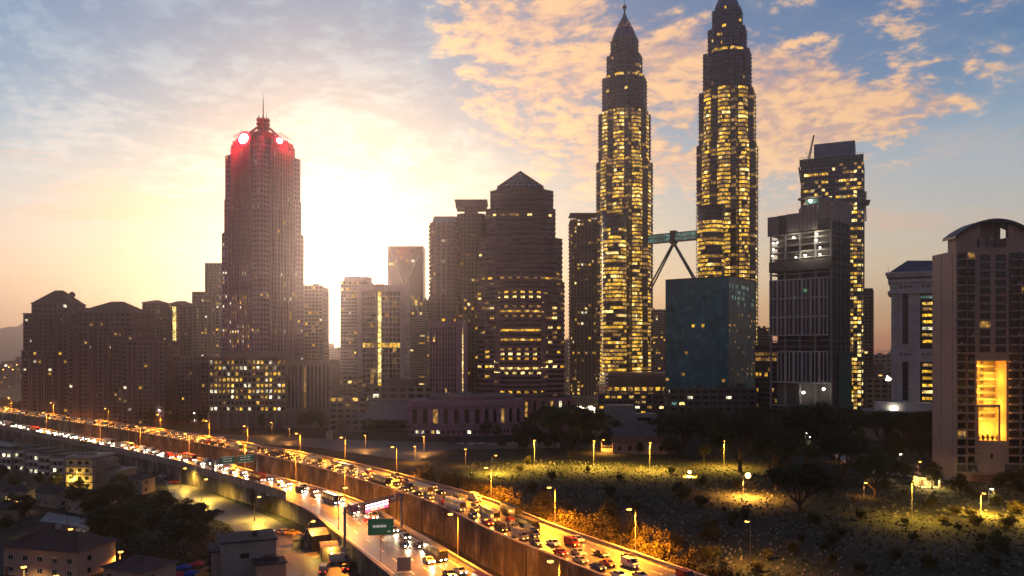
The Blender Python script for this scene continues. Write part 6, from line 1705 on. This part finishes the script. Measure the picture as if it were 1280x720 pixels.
# container kiosks under the highway wall
def kiosk(label, px, py, w_, d_, h_, rz, wall, roof, lamp=0):
    p = at(px, py, GZ); root = empty('kiosk', (p.x, p.y, GZ), R(rz), label, 'kiosk')
    mb = MB(); mb.box(-w_/2, w_/2, 0, d_, 0, h_, wall)
    for k in range(int(w_ / .6)): mb.box(-w_/2 + .2 + k * .6, -w_/2 + .35 + k * .6, -.06, .01, .1, h_ - .1, wall)
    mb.build('wall', root)
    r = MB(); n = 6
    for k in range(n):
        t0, t1 = -1 + 2 * k / n, -1 + 2 * (k + 1) / n; g_ = lambda t: h_ + .05 + .9 * (1 - t * t)
        r.hexa([(-w_/2 - .4, d_/2 + t0 * (d_/2 + .4), g_(t0)), (w_/2 + .4, d_/2 + t0 * (d_/2 + .4), g_(t0)), (w_/2 + .4, d_/2 + t1 * (d_/2 + .4), g_(t1)), (-w_/2 - .4, d_/2 + t1 * (d_/2 + .4), g_(t1))] + [(x_, y_, z_ + .12) for x_, y_, z_ in [(-w_/2 - .4, d_/2 + t0 * (d_/2 + .4), g_(t0)), (w_/2 + .4, d_/2 + t0 * (d_/2 + .4), g_(t0)), (w_/2 + .4, d_/2 + t1 * (d_/2 + .4), g_(t1)), (-w_/2 - .4, d_/2 + t1 * (d_/2 + .4), g_(t1))]], roof)
    r.build('roof', root); g = MB(); g.box(-.5, .5, -.1, -.05, 0, 2.1, 'steel_d'); g.build('door', root)
    g = MB(); g.box(w_/2 - 1.6, w_/2 - .5, -.1, -.05, 1.1, 2.1, 'gold' if lamp else 'glass'); g.build('window', root)
    if lamp:
        ld = bpy.data.objects.new('kiosk_lamp', bpy.data.lights.new('kiosk_lamp', 'POINT')); COL.objects.link(ld); ld.parent = root; ld.location = (0, -.9, h_ - .4); ld.data.energy = lamp; ld.data.color = (1, .6, .1); ld.data.shadow_soft_size = .15
        g = MB(); g.lathe([(.08, h_ - .35), (.2, h_ - .15), (.08, h_)], 'sodium', 8, (0, -.5)); g.build('lamp_glass', root)
    return root
kiosk('dark curved-roof container hut under the highway wall', 401, 688, 4.5, 9, 4.2, 28, 'steel_d', 'roof_metal')
kiosk('tan awning kiosk with a glaring lamp in front of the dark hut', 414, 700, 5, 5, 3.4, 18, 'tan', 'cream', 900)
kiosk('small cream cabin standing alone beside the yellow cars', 378, 684, 5, 3, 2.2, 18, 'cream', 'roof_metal')
# stalls with coloured canvas at the bottom edge
for k, (px, py, m, cname) in enumerate(((246, 716, 'tarp_red', 'red'), (230, 720, 'tarp_blue', 'dark blue'), (262, 722, 'tarp_orange', 'orange'), (238, 728, 'tarp_blue', 'violet-blue'), (276, 718, 'tarp_white', 'white'), (287, 722, 'tarp_red', 'pale red'), (254, 730, 'tarp_orange', 'tan'), (222, 730, 'tarp_red', 'dull red'))):
    p = at(px, py, GZ); root = empty('market_umbrella', (p.x, p.y, GZ), rt.uniform(0, 1), '%s canvas umbrella of the market stalls at the bottom edge' % cname, 'umbrella', 'market umbrellas')
    g = MB(); g.bar((0, 0, 0), (0, 0, 3), .05, 'steel'); g.build('pole', root)
    g = MB(); g.prism(ngon(2.0, 8), 2.3, 3.1, m, scale=.05); g.prism(ngon(2.0, 8), 2.1, 2.3, m, cap=False); g.build('canopy', root)
    g = MB(); g.box(-1, 1, -.6, .6, .7, .8, 'tan'); 
    for sx in (-.9, .85):
        for sy in (-.5, .45): g.box(sx, sx + .06, sy, sy + .06, 0, .7, 'tan')
    o = g.build('stall_table', None); o.location = (p.x + 1.1, p.y - .8, GZ); tag(o, 'bare stall table beside the %s canvas umbrella' % cname, 'table', 'market tables')

# ================================================================ vehicles
def make_car(paint, kind='car', head='head', full=True):
    name = kind
    root = bpy.data.objects.new(name, None); COL.objects.link(root)
    L, W_, Hb, Ht = {'car': (4.4, 1.76, .86, 1.45), 'van': (4.9, 1.85, 1.1, 2.05), 'truck': (6.2, 2.1, 1.2, 2.6), 'bus': (11.0, 2.5, 1.2, 3.1)}[kind]
    b = MB()
    if kind == 'car':
        prof = [(-2.2, .30), (-2.2, .78), (-1.9, .92), (-1.25, .97), (-.75, 1.42), (.45, 1.45), (1.15, .98), (2.0, .84), (2.2, .66), (2.2, .30)]
    elif kind == 'van': prof = [(-2.45, .3), (-2.45, 1.9), (-2.2, 2.05), (.9, 2.05), (1.6, 1.25), (2.35, 1.05), (2.45, .8), (2.45, .3)]
    elif kind == 'bus': prof = [(-5.5, .35), (-5.5, 2.9), (-5.3, 3.1), (5.2, 3.1), (5.45, 2.8), (5.5, .35)]
    else: prof = [(-3.1, .5), (-3.1, 2.6), (1.1, 2.6), (1.12, 2.1), (1.9, 2.1), (2.7, 1.4), (3.05, 1.2), (3.1, .4)]
    n = len(prof); k0 = len(b.v); mi = b._m(paint)
    def wd(z): return W_ / 2 * (1 if z < .95 else 1 - .14 * (z - .95) / (.5 if kind == 'car' else 2))
    for s in (-1, 1):
        for (x, z) in prof: b.v.append((x, s * wd(z), z))
    for i in range(n):
        j = (i + 1) % n; b.f.append((k0 + i, k0 + j, k0 + n + j, k0 + n + i)); b.mi.append(mi)
    b.f.append(tuple(k0 + i for i in range(n))); b.f.append(tuple(k0 + n + i for i in reversed(range(n)))); b.mi += [mi, mi]
    b.build('body', root)
    g = MB()
    if kind == 'car':
        for s in (-1, 1):
            g.quad((-1.15, s * (wd(1.0) + .012), 1.0), (.95, s * (wd(1.0) + .012), 1.0), (.42, s * (wd(1.38) + .012), 1.38), (-.72, s * (wd(1.38) + .012), 1.38), 'glass')
        g.quad((1.12, -.72, 1.02), (1.12, .72, 1.02), (.5, .64, 1.43), (.5, -.64, 1.43), 'glass'); g.quad((-1.24, -.72, 1.0), (-1.24, .72, 1.0), (-.8, .64, 1.41), (-.8, -.64, 1.41), 'glass')
    elif kind == 'bus':
        for s in (-1, 1):
            for k_ in range(8): u_ = -5.1 + k_ * 1.25; g.quad((u_, s * (wd(2.0) + .02), 1.5), (u_ + 1.1, s * (wd(2.0) + .02), 1.5), (u_ + 1.1, s * (wd(2.6) + .02), 2.6), (u_, s * (wd(2.6) + .02), 2.6), 'gold_lo')
        g.quad((5.52, -1.0, 1.3), (5.52, 1.0, 1.3), (5.47, .95, 2.7), (5.47, -.95, 2.7), 'glass')
    else:
        xw, zw, xr, zr = (1.58, 1.3, .95, 2.0) if kind == 'van' else (2.66, 1.46, 1.95, 2.05)
        g.quad((xw + .03, -.8, zw), (xw + .03, .8, zw), (xr + .03, .75, zr), (xr + .03, -.75, zr), 'glass')
        for s in (-1, 1): g.quad((xr - 1.0, s * (wd(1.3) + .012), 1.25), (xw - .1, s * (wd(1.3) + .012), 1.25), (xr - .05, s * (wd(1.9) + .012), 1.9), (xr - 1.0, s * (wd(1.9) + .012), 1.9), 'glass')
    g.build('windows', root)
    if full:
        for x in (-L * .31, L * .31):
            for s in (-1, 1):
                w2 = MB(); w2.bar((0, -.1, 0), (0, .1, 0), .33, 'tyre', n=14); o = w2.build('wheel', root); o.location = (x, s * (W_ / 2 - .08), .33)
                w3 = MB(); w3.bar((0, -.115, 0), (0, .115, 0), .18, 'galv', n=8); w3.build('rim', o)
    for s in (-1, 1):
        h = MB(); x = prof[-1][0]; h.box(x - .12, x + .03, s * .62 - .17, s * .62 + .17, .58, .76, head); h.build('headlight', root)
        if full:
            h = MB(); x = prof[0][0]; h.box(x - .03, x + .05, s * .66 - .14, s * .66 + .14, .62, .82, 'tail'); h.build('tail_light', root)
    return keep(root)
CARS = {}; CUSED = set()
CNAME = {'car_white': 'white', 'car_silver': 'silver', 'car_black': 'black', 'car_red': 'dark red', 'car_blue': 'dark blue', 'yellow': 'yellow'}
def put_car(pos, rz, paint, kind, label, group, head='head', full=True):
    key = (paint, kind, head, full)
    if key not in CARS:
        r = CARS[key] = make_car(paint, kind, head, full); r.location = pos; r.rotation_euler = (0, 0, rz); tag(r, label, kind, group); return r
    r = dup(CARS[key], pos, rz, label, group); r['category'] = kind; return r
M['dull_lens'] = mat('unlit_headlight_lens', (.5, .5, .5), .2)
def traffic(fr, lanes, z, where, head, beam, colr, smin=None):
    rg = random.Random(5 + len(where))
    for off, gap, lname in lanes:
        nxt = 0.0; k = 0
        for i in range(len(fr) - 1):
            (p, t, n, s), (p2, t2, n2, s2) = fr[i], fr[i + 1]
            while nxt < s2:
                if nxt >= s:
                    c = p.lerp(p2, (nxt - s) / max(.01, s2 - s)) + n * off; c.z = z + .01
                    px = 640 + c.x / c.y * F if c.y > 20 else 1e9
                    if -60 < px < 980 and c.y > 120:
                        kind = rg.choice(['car'] * 13 + ['van', 'van', 'truck', 'truck', 'bus']); nxt += 7 if kind == 'bus' else 0; paint = rg.choice(['car_white', 'car_silver', 'car_black', 'car_red', 'car_silver', 'car_blue'])
                        full = c.y < 330
                        r = put_car(c, math.atan2(t.y, t.x), paint, kind, '%s %s with lights on, %s of %s, %s from far end' % (CNAME[paint], kind, lname, where, nth(k)), 'traffic on the ' + where, head, full)
                        k += 1
                        if beam:
                            ld = bpy.data.objects.new('headlight_beam', bpy.data.lights.new('headlight_beam', 'SPOT')); COL.objects.link(ld); ld.parent = r
                            ld.location = (2.6, 0, .8); ld.rotation_euler = (R(80), 0, R(-90)); ld.data.energy = beam; ld.data.spot_size = R(75); ld.data.spot_blend = .8; ld.data.color = colr; ld.data.shadow_soft_size = .25
                nxt += gap * rg.uniform(.8, 1.35)
traffic(UP, ((-5.8, 8.6, 'near lane'), (-2.0, 9.5, 'second lane'), (1.9, 13, 'third lane'), (5.8, 24, 'far lane')), ZU, 'upper highway', 'head_w', 1300, (1, .36, .05))
traffic(LO, ((2.6, 13.0, 'middle lane'), (5.8, 9.5, 'river-side lane')), ZL, 'lower highway', 'head', 900, (1, .80, .5))
for k, (px, py, m, rz) in enumerate(((366, 668, 'yellow', 10), (375, 672, 'yellow', 12), (357, 667, 'yellow', 8))):
    put_car(at(px, py, GZ) + Vector((0, 0, .01)), R(rz), m, 'car', 'yellow parked taxi in the car park, %s in the row' % nth(k + 0), 'parked taxis', 'dull_lens')
put_car(at(432, 712, GZ) + Vector((0, 0, .01)), R(100), 'car_red', 'car', 'red parked car behind the cream box truck', 'parked cars', 'dull_lens')
put_car(at(426, 703, GZ) + Vector((0, 0, .01)), R(20), 'car_white', 'truck', 'cream box truck parked beside the awning kiosk', 'parked cars', 'dull_lens')
put_car(at(405, 715, GZ) + Vector((0, 0, .01)), R(95), 'car_silver', 'van', 'silver van parked at the car park edge by the kiosks', 'parked cars', 'dull_lens')
put_car(at(352, 667, GZ) + Vector((0, 0, .01)), R(150), 'car_white', 'car', 'white car turning in the car park with headlights on', 'parked cars', 'head')
for k, (px, py) in enumerate(((236, 601), (246, 604), (228, 598), (256, 608), (272, 641), (219, 604))):
    put_car(at(px, py, GZ) + Vector((0, 0, .01)), R(-40 + 10 * k), ('car_black', 'car_silver', 'car_blue', 'car_white', 'car_black', 'car_red')[k], 'car', '%s car parked in the far end of the car park, %s of six' % (('black', 'silver', 'dark blue', 'white', 'black', 'dark red')[k], nth(k)), 'parked cars at the far end', 'dull_lens')
for k in range(16):
    px = 8 + k * 13.0; py = 551 + k * 3.05
    pt = rt.choice(['car_white', 'car_silver', 'car_black', 'car_red', 'car_silver'])
    put_car(at(px, py, GZ) + Vector((0, 0, .01)), R(-48), pt, 'car', '%s car parked under the noise barrier, %s from the left' % (CNAME[pt], nth(k)), 'cars parked under the barrier', 'dull_lens', False)
for k in range(9):
    px = 548 + k * 14 + rt.uniform(-3, 3); pt = rt.choice(['car_white', 'car_silver', 'car_black'])
    put_car(at(px, 556 + rt.uniform(-1, 1), 0) + Vector((0, 0, .02)), R(5), pt, 'car', '%s car parked below the mauve podium, %s from the left' % (CNAME[pt], nth(k)), 'cars parked by the podium', 'dull_lens', False)

# ================================================================ gantries and signs
def truss(mb, a, b, w_, n, m):
    a, b = Vector(a), Vector(b); d = (b - a).normalized(); u = Vector((0, 0, 1)) * w_; v = d.cross(Vector((0, 0, 1))).normalized() * w_ * .5
    cs = [u + v, u - v, -u * .0 - v, v * 1.0]
    for c in cs: mb.bar(a + c, b + c, .13, m, n=5)
    for k in range(n):
        A, B = a.lerp(b, k / n), a.lerp(b, (k + 1) / n); mb.bar(A + cs[3], B + cs[0], .09, m, n=4); mb.bar(A + cs[2], B + cs[1], .09, m, n=4); mb.bar(B + cs[3], B + cs[0], .09, m, n=4); mb.bar(B + cs[2], B + cs[1], .09, m, n=4)
def text_obj(name, s, size, parent, loc, rot, m, ext=.01):
    cu = bpy.data.curves.new(name, 'FONT'); cu.body = s; cu.size = size; cu.extrude = ext; cu.align_x = 'CENTER'; cu.align_y = 'CENTER'
    tmp = bpy.data.objects.new(name + '_src', cu); COL.objects.link(tmp); dg = bpy.context.evaluated_depsgraph_get(); dg.update()
    me = bpy.data.meshes.new_from_object(tmp.evaluated_get(dg)); bpy.data.objects.remove(tmp)
    me.materials.clear(); me.materials.append(M[m]); o = bpy.data.objects.new(name, me); COL.objects.link(o); o.parent = parent; o.location = loc; o.rotation_euler = rot; return o
def gantry():
    A = at(431, 686, ZL); B_ = at(502, 663, ZL)
    root = empty('overhead_gantry', (A.x, A.y, ZL), math.atan2(B_.y - A.y, B_.x - A.x), 'steel lattice gantry with glowing red and white message board over the lower highway', 'gantry')
    L = (B_ - A).length; h = 9.0
    for u in (0, L):
        g = MB(); g.box(u - .25, u + .25, -.25, .25, -.5, h + 1.6, 'steel'); g.box(u - .7, u + .7, -.7, .7, -.6, .5, 'kerbc'); g.build('post', root)
    g = MB(); truss(g, (0, 0, h), (L, 0, h), 1.5, 16, 'steel'); g.build('truss', root)
    u0, u1 = L * .27, L * .68
    g = MB(); g.box(u0, u1, -1.3, -.8, h - 1.0, h + 1.8, 'steel_d'); bd = g.build('message_board', root)
    for k in range(3):
        g = MB(); g.box(u0 + .2, u1 - .2, -1.36, -1.31, h + .9 - .42 * k, h + 1.2 - .42 * k, 'led_white' if k != 1 else 'led_red'); g.build('led_row', bd)
    g = MB(); g.box(u0 + .1, u1 - .1, -1.34, -1.305, h - .75, h - .15, 'led_red'); g.build('led_row', bd)
    g = MB(); g.box(u0 + (u1 - u0) * .2, u1 - (u1 - u0) * .2, -1.37, -1.345, h - .62, h - .3, 'gold_hi'); g.build('led_row', bd)
    ld = bpy.data.objects.new('board_glow', bpy.data.lights.new('board_glow', 'AREA')); COL.objects.link(ld); ld.parent = root
    ld.location = ((u0 + u1) / 2, -1.5, h + .4); ld.rotation_euler = (R(90), 0, 0); ld.data.shape = 'RECTANGLE'; ld.data.size = u1 - u0; ld.data.size_y = 1.5; ld.data.energy = 900; ld.data.color = (1, .12, .1)
gantry()
def sign_board(label, px, py, w_, h_, pole, rz, z, lines, fr_m='galv', posts=1, m='sign_green', name='road_sign'):
    p = at(px, py, z); root = empty(name, (p.x, p.y, z), R(rz), label, 'sign')
    for k in range(posts):
        u = 0 if posts == 1 else (-w_ * .35 + k * w_ * .7); g = MB(); g.bar((u, .15, 0), (u, .15, pole + h_ * .8), .14, 'galv', n=8); g.build('post', root)
    g = MB(); g.box(-w_/2, w_/2, -.06, .06, pole, pole + h_, m); g.build('board', root)
    g = MB(); t = .12
    for a, b, c, d_ in ((-w_/2, w_/2, pole, pole + t), (-w_/2, w_/2, pole + h_ - t, pole + h_), (-w_/2, -w_/2 + t, pole + t, pole + h_ - t), (w_/2 - t, w_/2, pole + t, pole + h_ - t)): g.box(a, b, -.1, -.061, c, d_, fr_m)
    g.build('frame', root)
    for k, (s, u, v, sz) in enumerate(lines): text_obj('lettering', s, sz, root, (u * w_, -.08, pole + v * h_), (R(90), 0, 0), 'sign_white')
    return root
rz_s = 12
p_ = LO[near_i(LO, 473)]
sign_board('large green direction sign with a white line of lettering and a small arrow on a single post beside lower highway', 476, 703, 6.2, 4.0, 6.6, 8, ZL, ())
for o in COL.objects:
    if o.get('label', '').startswith('large green direction sign'):
        o['label'] = 'large green direction sign on a single post at the lower highway edge'
        g = MB()
        for c_, (u0, u1) in enumerate(((-1.9, -1.2), (-1.1, -.2), (-.1, .7), (.8, 1.3))): g.box(u0, u1, -.12, -.07, 8.5, 9.1, 'sign_white')
        g.box(1.6, 2.3, -.12, -.07, 7.4, 7.6, 'sign_white'); g.build('legend_line', o)
sign_board('plain cream panel sign on the verge behind the upper highway', 412, 571, 3.6, 4.6, 1.4, 0, 9.5 * 0, (), m='cream', name='billboard', posts=2).location.z = 8.5
sign_board('small orange square panel on a post at the far verge', 359, 556, 2.4, 2.2, 1.6, 0, 0, (), m='tan').location.z = 8.0
def gantry_far():
    A = at(292, 597, ZL); B_ = at(344, 597, ZL) + Vector((0, 26, 0))
    A = LO[near_i(LO, 293)]; p, t, n, s = A; a = p - n * (WL - .3); b = p + n * (WL - .3)
    root = empty('overhead_gantry', (a.x, a.y, ZL), math.atan2(b.y - a.y, b.x - a.x), 'smaller gantry carrying two green signs farther up the lower highway', 'gantry')
    L = (b - a).length; h = 6.5
    for u in (0, L):
        g = MB(); g.box(u - .35, u + .35, -.3, .3, 0, h + 1.5, 'steel'); g.build('post', root)
    g = MB(); truss(g, (0, 0, h), (L, 0, h), 1.2, 12, 'steel'); g.build('truss', root)
    for k, (u0, u1) in enumerate(((L * .14, L * .46), (L * .52, L * .88))):
        g = MB(); g.box(u0, u1, -.95, -.75, h - .8, h + 2.2, 'sign_green'); bd = g.build('sign_panel', root)
        g = MB()
        for (z0_, z1_) in ((h - .8, h - .68), (h + 2.08, h + 2.2)): g.box(u0, u1, -1.0, -.951, z0_, z1_, 'sign_white')
        g.build('border', bd)
        g = MB()
        for r_ in range(2):
            for c_ in range(3): g.box(u0 + 1 + c_ * (u1 - u0 - 2) / 3, u0 + .6 + (c_ + 1) * (u1 - u0 - 2) / 3, -.99, -.955, h + 1.2 - r_ * 1.0, h + 1.5 - r_ * 1.0, 'sign_white')
        g.build('legend_line', bd)
gantry_far()
sign_board('small blank grey panel at the bottom edge of the lower highway', 505, 716, 3.2, 3.2, .4, 10, ZL, (), m='hoard')

# ================================================================ cemetery
def grave_protos():
    out = []
    for k in range(5):
        rg = random.Random(k); g = MB(); h = rg.uniform(.5, 1.0); w_ = rg.uniform(.3, .5); lean = rg.uniform(-.08, .08)
        L = rg.uniform(1.3, 2.1)
        g.box(-.45, .45, -L / 2, L / 2, 0, .22 + .1 * (k % 3), 'stone')
        for s in (-1, 1):
            y = s * (L / 2 - .1); hh = h * (1 if s < 0 else .8)
            g.hexa([(-w_/2, y - .08, .1), (w_/2, y - .08, .1), (w_/2, y + .08, .1), (-w_/2, y + .08, .1), (-w_/2 * .8 + lean, y - .06, hh), (w_/2 * .8 + lean, y - .06, hh), (w_/2 * .8 + lean, y + .06, hh), (-w_/2 * .8 + lean, y + .06, hh)], 'stone')
            g.prism([(lean - w_ * .3, y - .05), (lean + w_ * .3, y - .05), (lean + w_ * .3, y + .05), (lean - w_ * .3, y + .05)], hh, hh + .18, 'stone', scale=.4)
        out.append(g)
    return out
GP = grave_protos(); rgv = random.Random(12)
def off_up(q):
    best = min(UP, key=lambda f_: (f_[0].xy - q.xy).length); return (q - best[0]).dot(best[2])
spots_g = []
for _ in range(9000):
    if len(spots_g) >= 2000: break
    q = Vector((rgv.uniform(-30, 330), rgv.uniform(165, 440), 0)); px = 640 + q.x / q.y * F; py = 440 + H / q.y * F
    if not (585 < px < 1340) or py > 760: continue
    if py < 572 + max(0, (px - 640)) * .055: continue
    if off_up(q) < WU + 24: continue
    q.x = round(q.x / 2.3) * 2.3 + rgv.uniform(-.5, .5); q.y = round(q.y / 3.0) * 3.0 + rgv.uniform(-.5, .5)
    spots_g.append((q, math.sin(q.x * .05) * .3 + rgv.uniform(-.12, .12) - .3, rgv.choice(range(5)), rgv.uniform(.45, .85)))
seen = {}
for s_ in spots_g: seen[(round(s_[0].x / 1.5), round(s_[0].y / 2.0))] = s_
spots_g = sorted(seen.values(), key=lambda s_: s_[0].length)
meshes = []
for g in GP:
    o = g.build('gravestone'); meshes.append(o.data); bpy.data.objects.remove(o)
for i, (q, rz, k, sc) in enumerate(spots_g[:300]):
    o = bpy.data.objects.new('gravestone', meshes[k]); COL.objects.link(o); o.location = q; o.rotation_euler = (0, 0, rz); o.scale = (sc,) * 3
    tag(o, 'small whitewashed grave in the dark near part of the cemetery', 'grave', 'graves in the cemetery')
big = MB()
for (q, rz, k, sc) in spots_g[300:]:
    g = GP[k]; n = len(big.v); c_, s__ = math.cos(rz), math.sin(rz)
    big.v += [(q.x + sc * (v[0] * c_ - v[1] * s__), q.y + sc * (v[0] * s__ + v[1] * c_), q.z + sc * v[2]) for v in g.v]
    mi = big._m('stone')
    for f_ in g.f: big.f.append(tuple(n + a for a in f_)); big.mi.append(mi)
tag(big.build('gravestones'), 'hundreds of small whitewashed graves covering the far cemetery', 'graves', kind='stuff')
# long grass over the cemetery and the verge
gr = MB()
for _ in range(16000):
    q = Vector((rgv.uniform(-40, 330), rgv.uniform(150, 440), 0)); px = 640 + q.x / q.y * F
    if not (560 < px < 1330) or off_up(q) < WU + 4: continue
    a = rgv.uniform(0, 3.14); s_ = rgv.uniform(.25, .7); h = rgv.uniform(.25, .8); u = Vector((math.cos(a), math.sin(a), 0)) * s_
    gr.tri(q - u, q + u, q + Vector((rgv.uniform(-.3, .3), rgv.uniform(-.3, .3), h)), 'grassleaf')
for _ in range(7000):
    q = at(rgv.uniform(100, 330), rgv.uniform(610, 740), GZ)
    a = rgv.uniform(0, 3.14); u = Vector((math.cos(a), math.sin(a), 0)) * rgv.uniform(.2, .5)
    inside = False
    x_, y_ = q.x, q.y; j = len(lot) - 1
    for i in range(len(lot)):
        if (lot[i].y > y_) != (lot[j].y > y_) and x_ < (lot[j].x - lot[i].x) * (y_ - lot[i].y) / (lot[j].y - lot[i].y) + lot[i].x: inside = not inside
        j = i
    if inside: continue
    gr.tri(q - u, q + u, q + Vector((0, 0, rgv.uniform(.2, .5))), 'grassleaf')
tag(gr.build('long_grass'), 'rough long grass growing between the graves and on the verges', 'grass', kind='stuff')
# low orange wall with railing behind the cemetery, and pale stair block
def cem_wall():
    A = at(752, 566, 0); B_ = at(846, 568, 0); 
    root = empty('garden_wall', (A.x, A.y + 4, 0), math.atan2(B_.y - A.y, B_.x - A.x), 'low orange-lit wall with white railing between the two rain trees', 'wall')
    L = (B_ - A).length; g = MB(); g.box(0, L, 0, .4, 0, 2.2, 'peach'); g.build('wall', root)
    g = MB()
    for k in range(int(L / 1.2)): g.box(k * 1.2, k * 1.2 + .12, .1, .22, 2.2, 3.6, 'offwhite')
    g.box(0, L, .08, .24, 3.6, 3.75, 'offwhite'); g.build('railing', root)
    h = empty('hall', (xx_(800, 470), 470, 0), R(-6), 'orange-lit low hall with a pitched roof behind the garden wall', 'hall')
    g = MB(); g.box(-16, 16, 0, 10, 0, 7, 'peach'); g.build('wall', h); g = MB(); g.quad((-17, -1, 7), (17, -1, 7), (17, 5, 10), (-17, 5, 10), 'brick'); g.quad((17, 11, 7), (-17, 11, 7), (-17, 5, 10), (17, 5, 10), 'brick'); g.build('roof', h)
    for k in range(5): g = MB(); g.box(-13 + k * 6, -11 + k * 6, -.08, -.02, 2, 4.6, 'glass'); g.build('window', h)
    s = empty('stepped_block', (xx_(787, 545), 545, 0), R(8), 'pale stepped concrete block above the orange hall', 'building')
    g = MB(); g.box(-14, 4, 0, 14, 0, 23, 'conc'); g.box(4, 20, 2, 14, 0, 17, 'conc'); g.box(-14.3, 4.3, -.3, 14.2, 23, 23.6, 'offwhite'); g.box(4.02, 20.3, 1.7, 14.1, 17, 17.6, 'offwhite'); g.build('wall', s)
    g = MB(); g.box(6, 16, 1.9, 1.98, 13, 15, 'glass'); g.build('window', s)
cem_wall()
# wall round the peach block's garden
gw = empty('boundary_wall', (xx_(1075, 372), 368, 0), R(-4), 'dark low boundary wall running to the guardhouse', 'wall')
g = MB(); g.box(0, 34, 0, .4, 0, 1.8, 'conc_d'); g.build('wall', gw); g = MB()
for k in range(12): g.box(k * 3, k * 3 + .4, -.08, .48, 1.8, 2.2, 'conc')
g.build('pier_cap', gw)
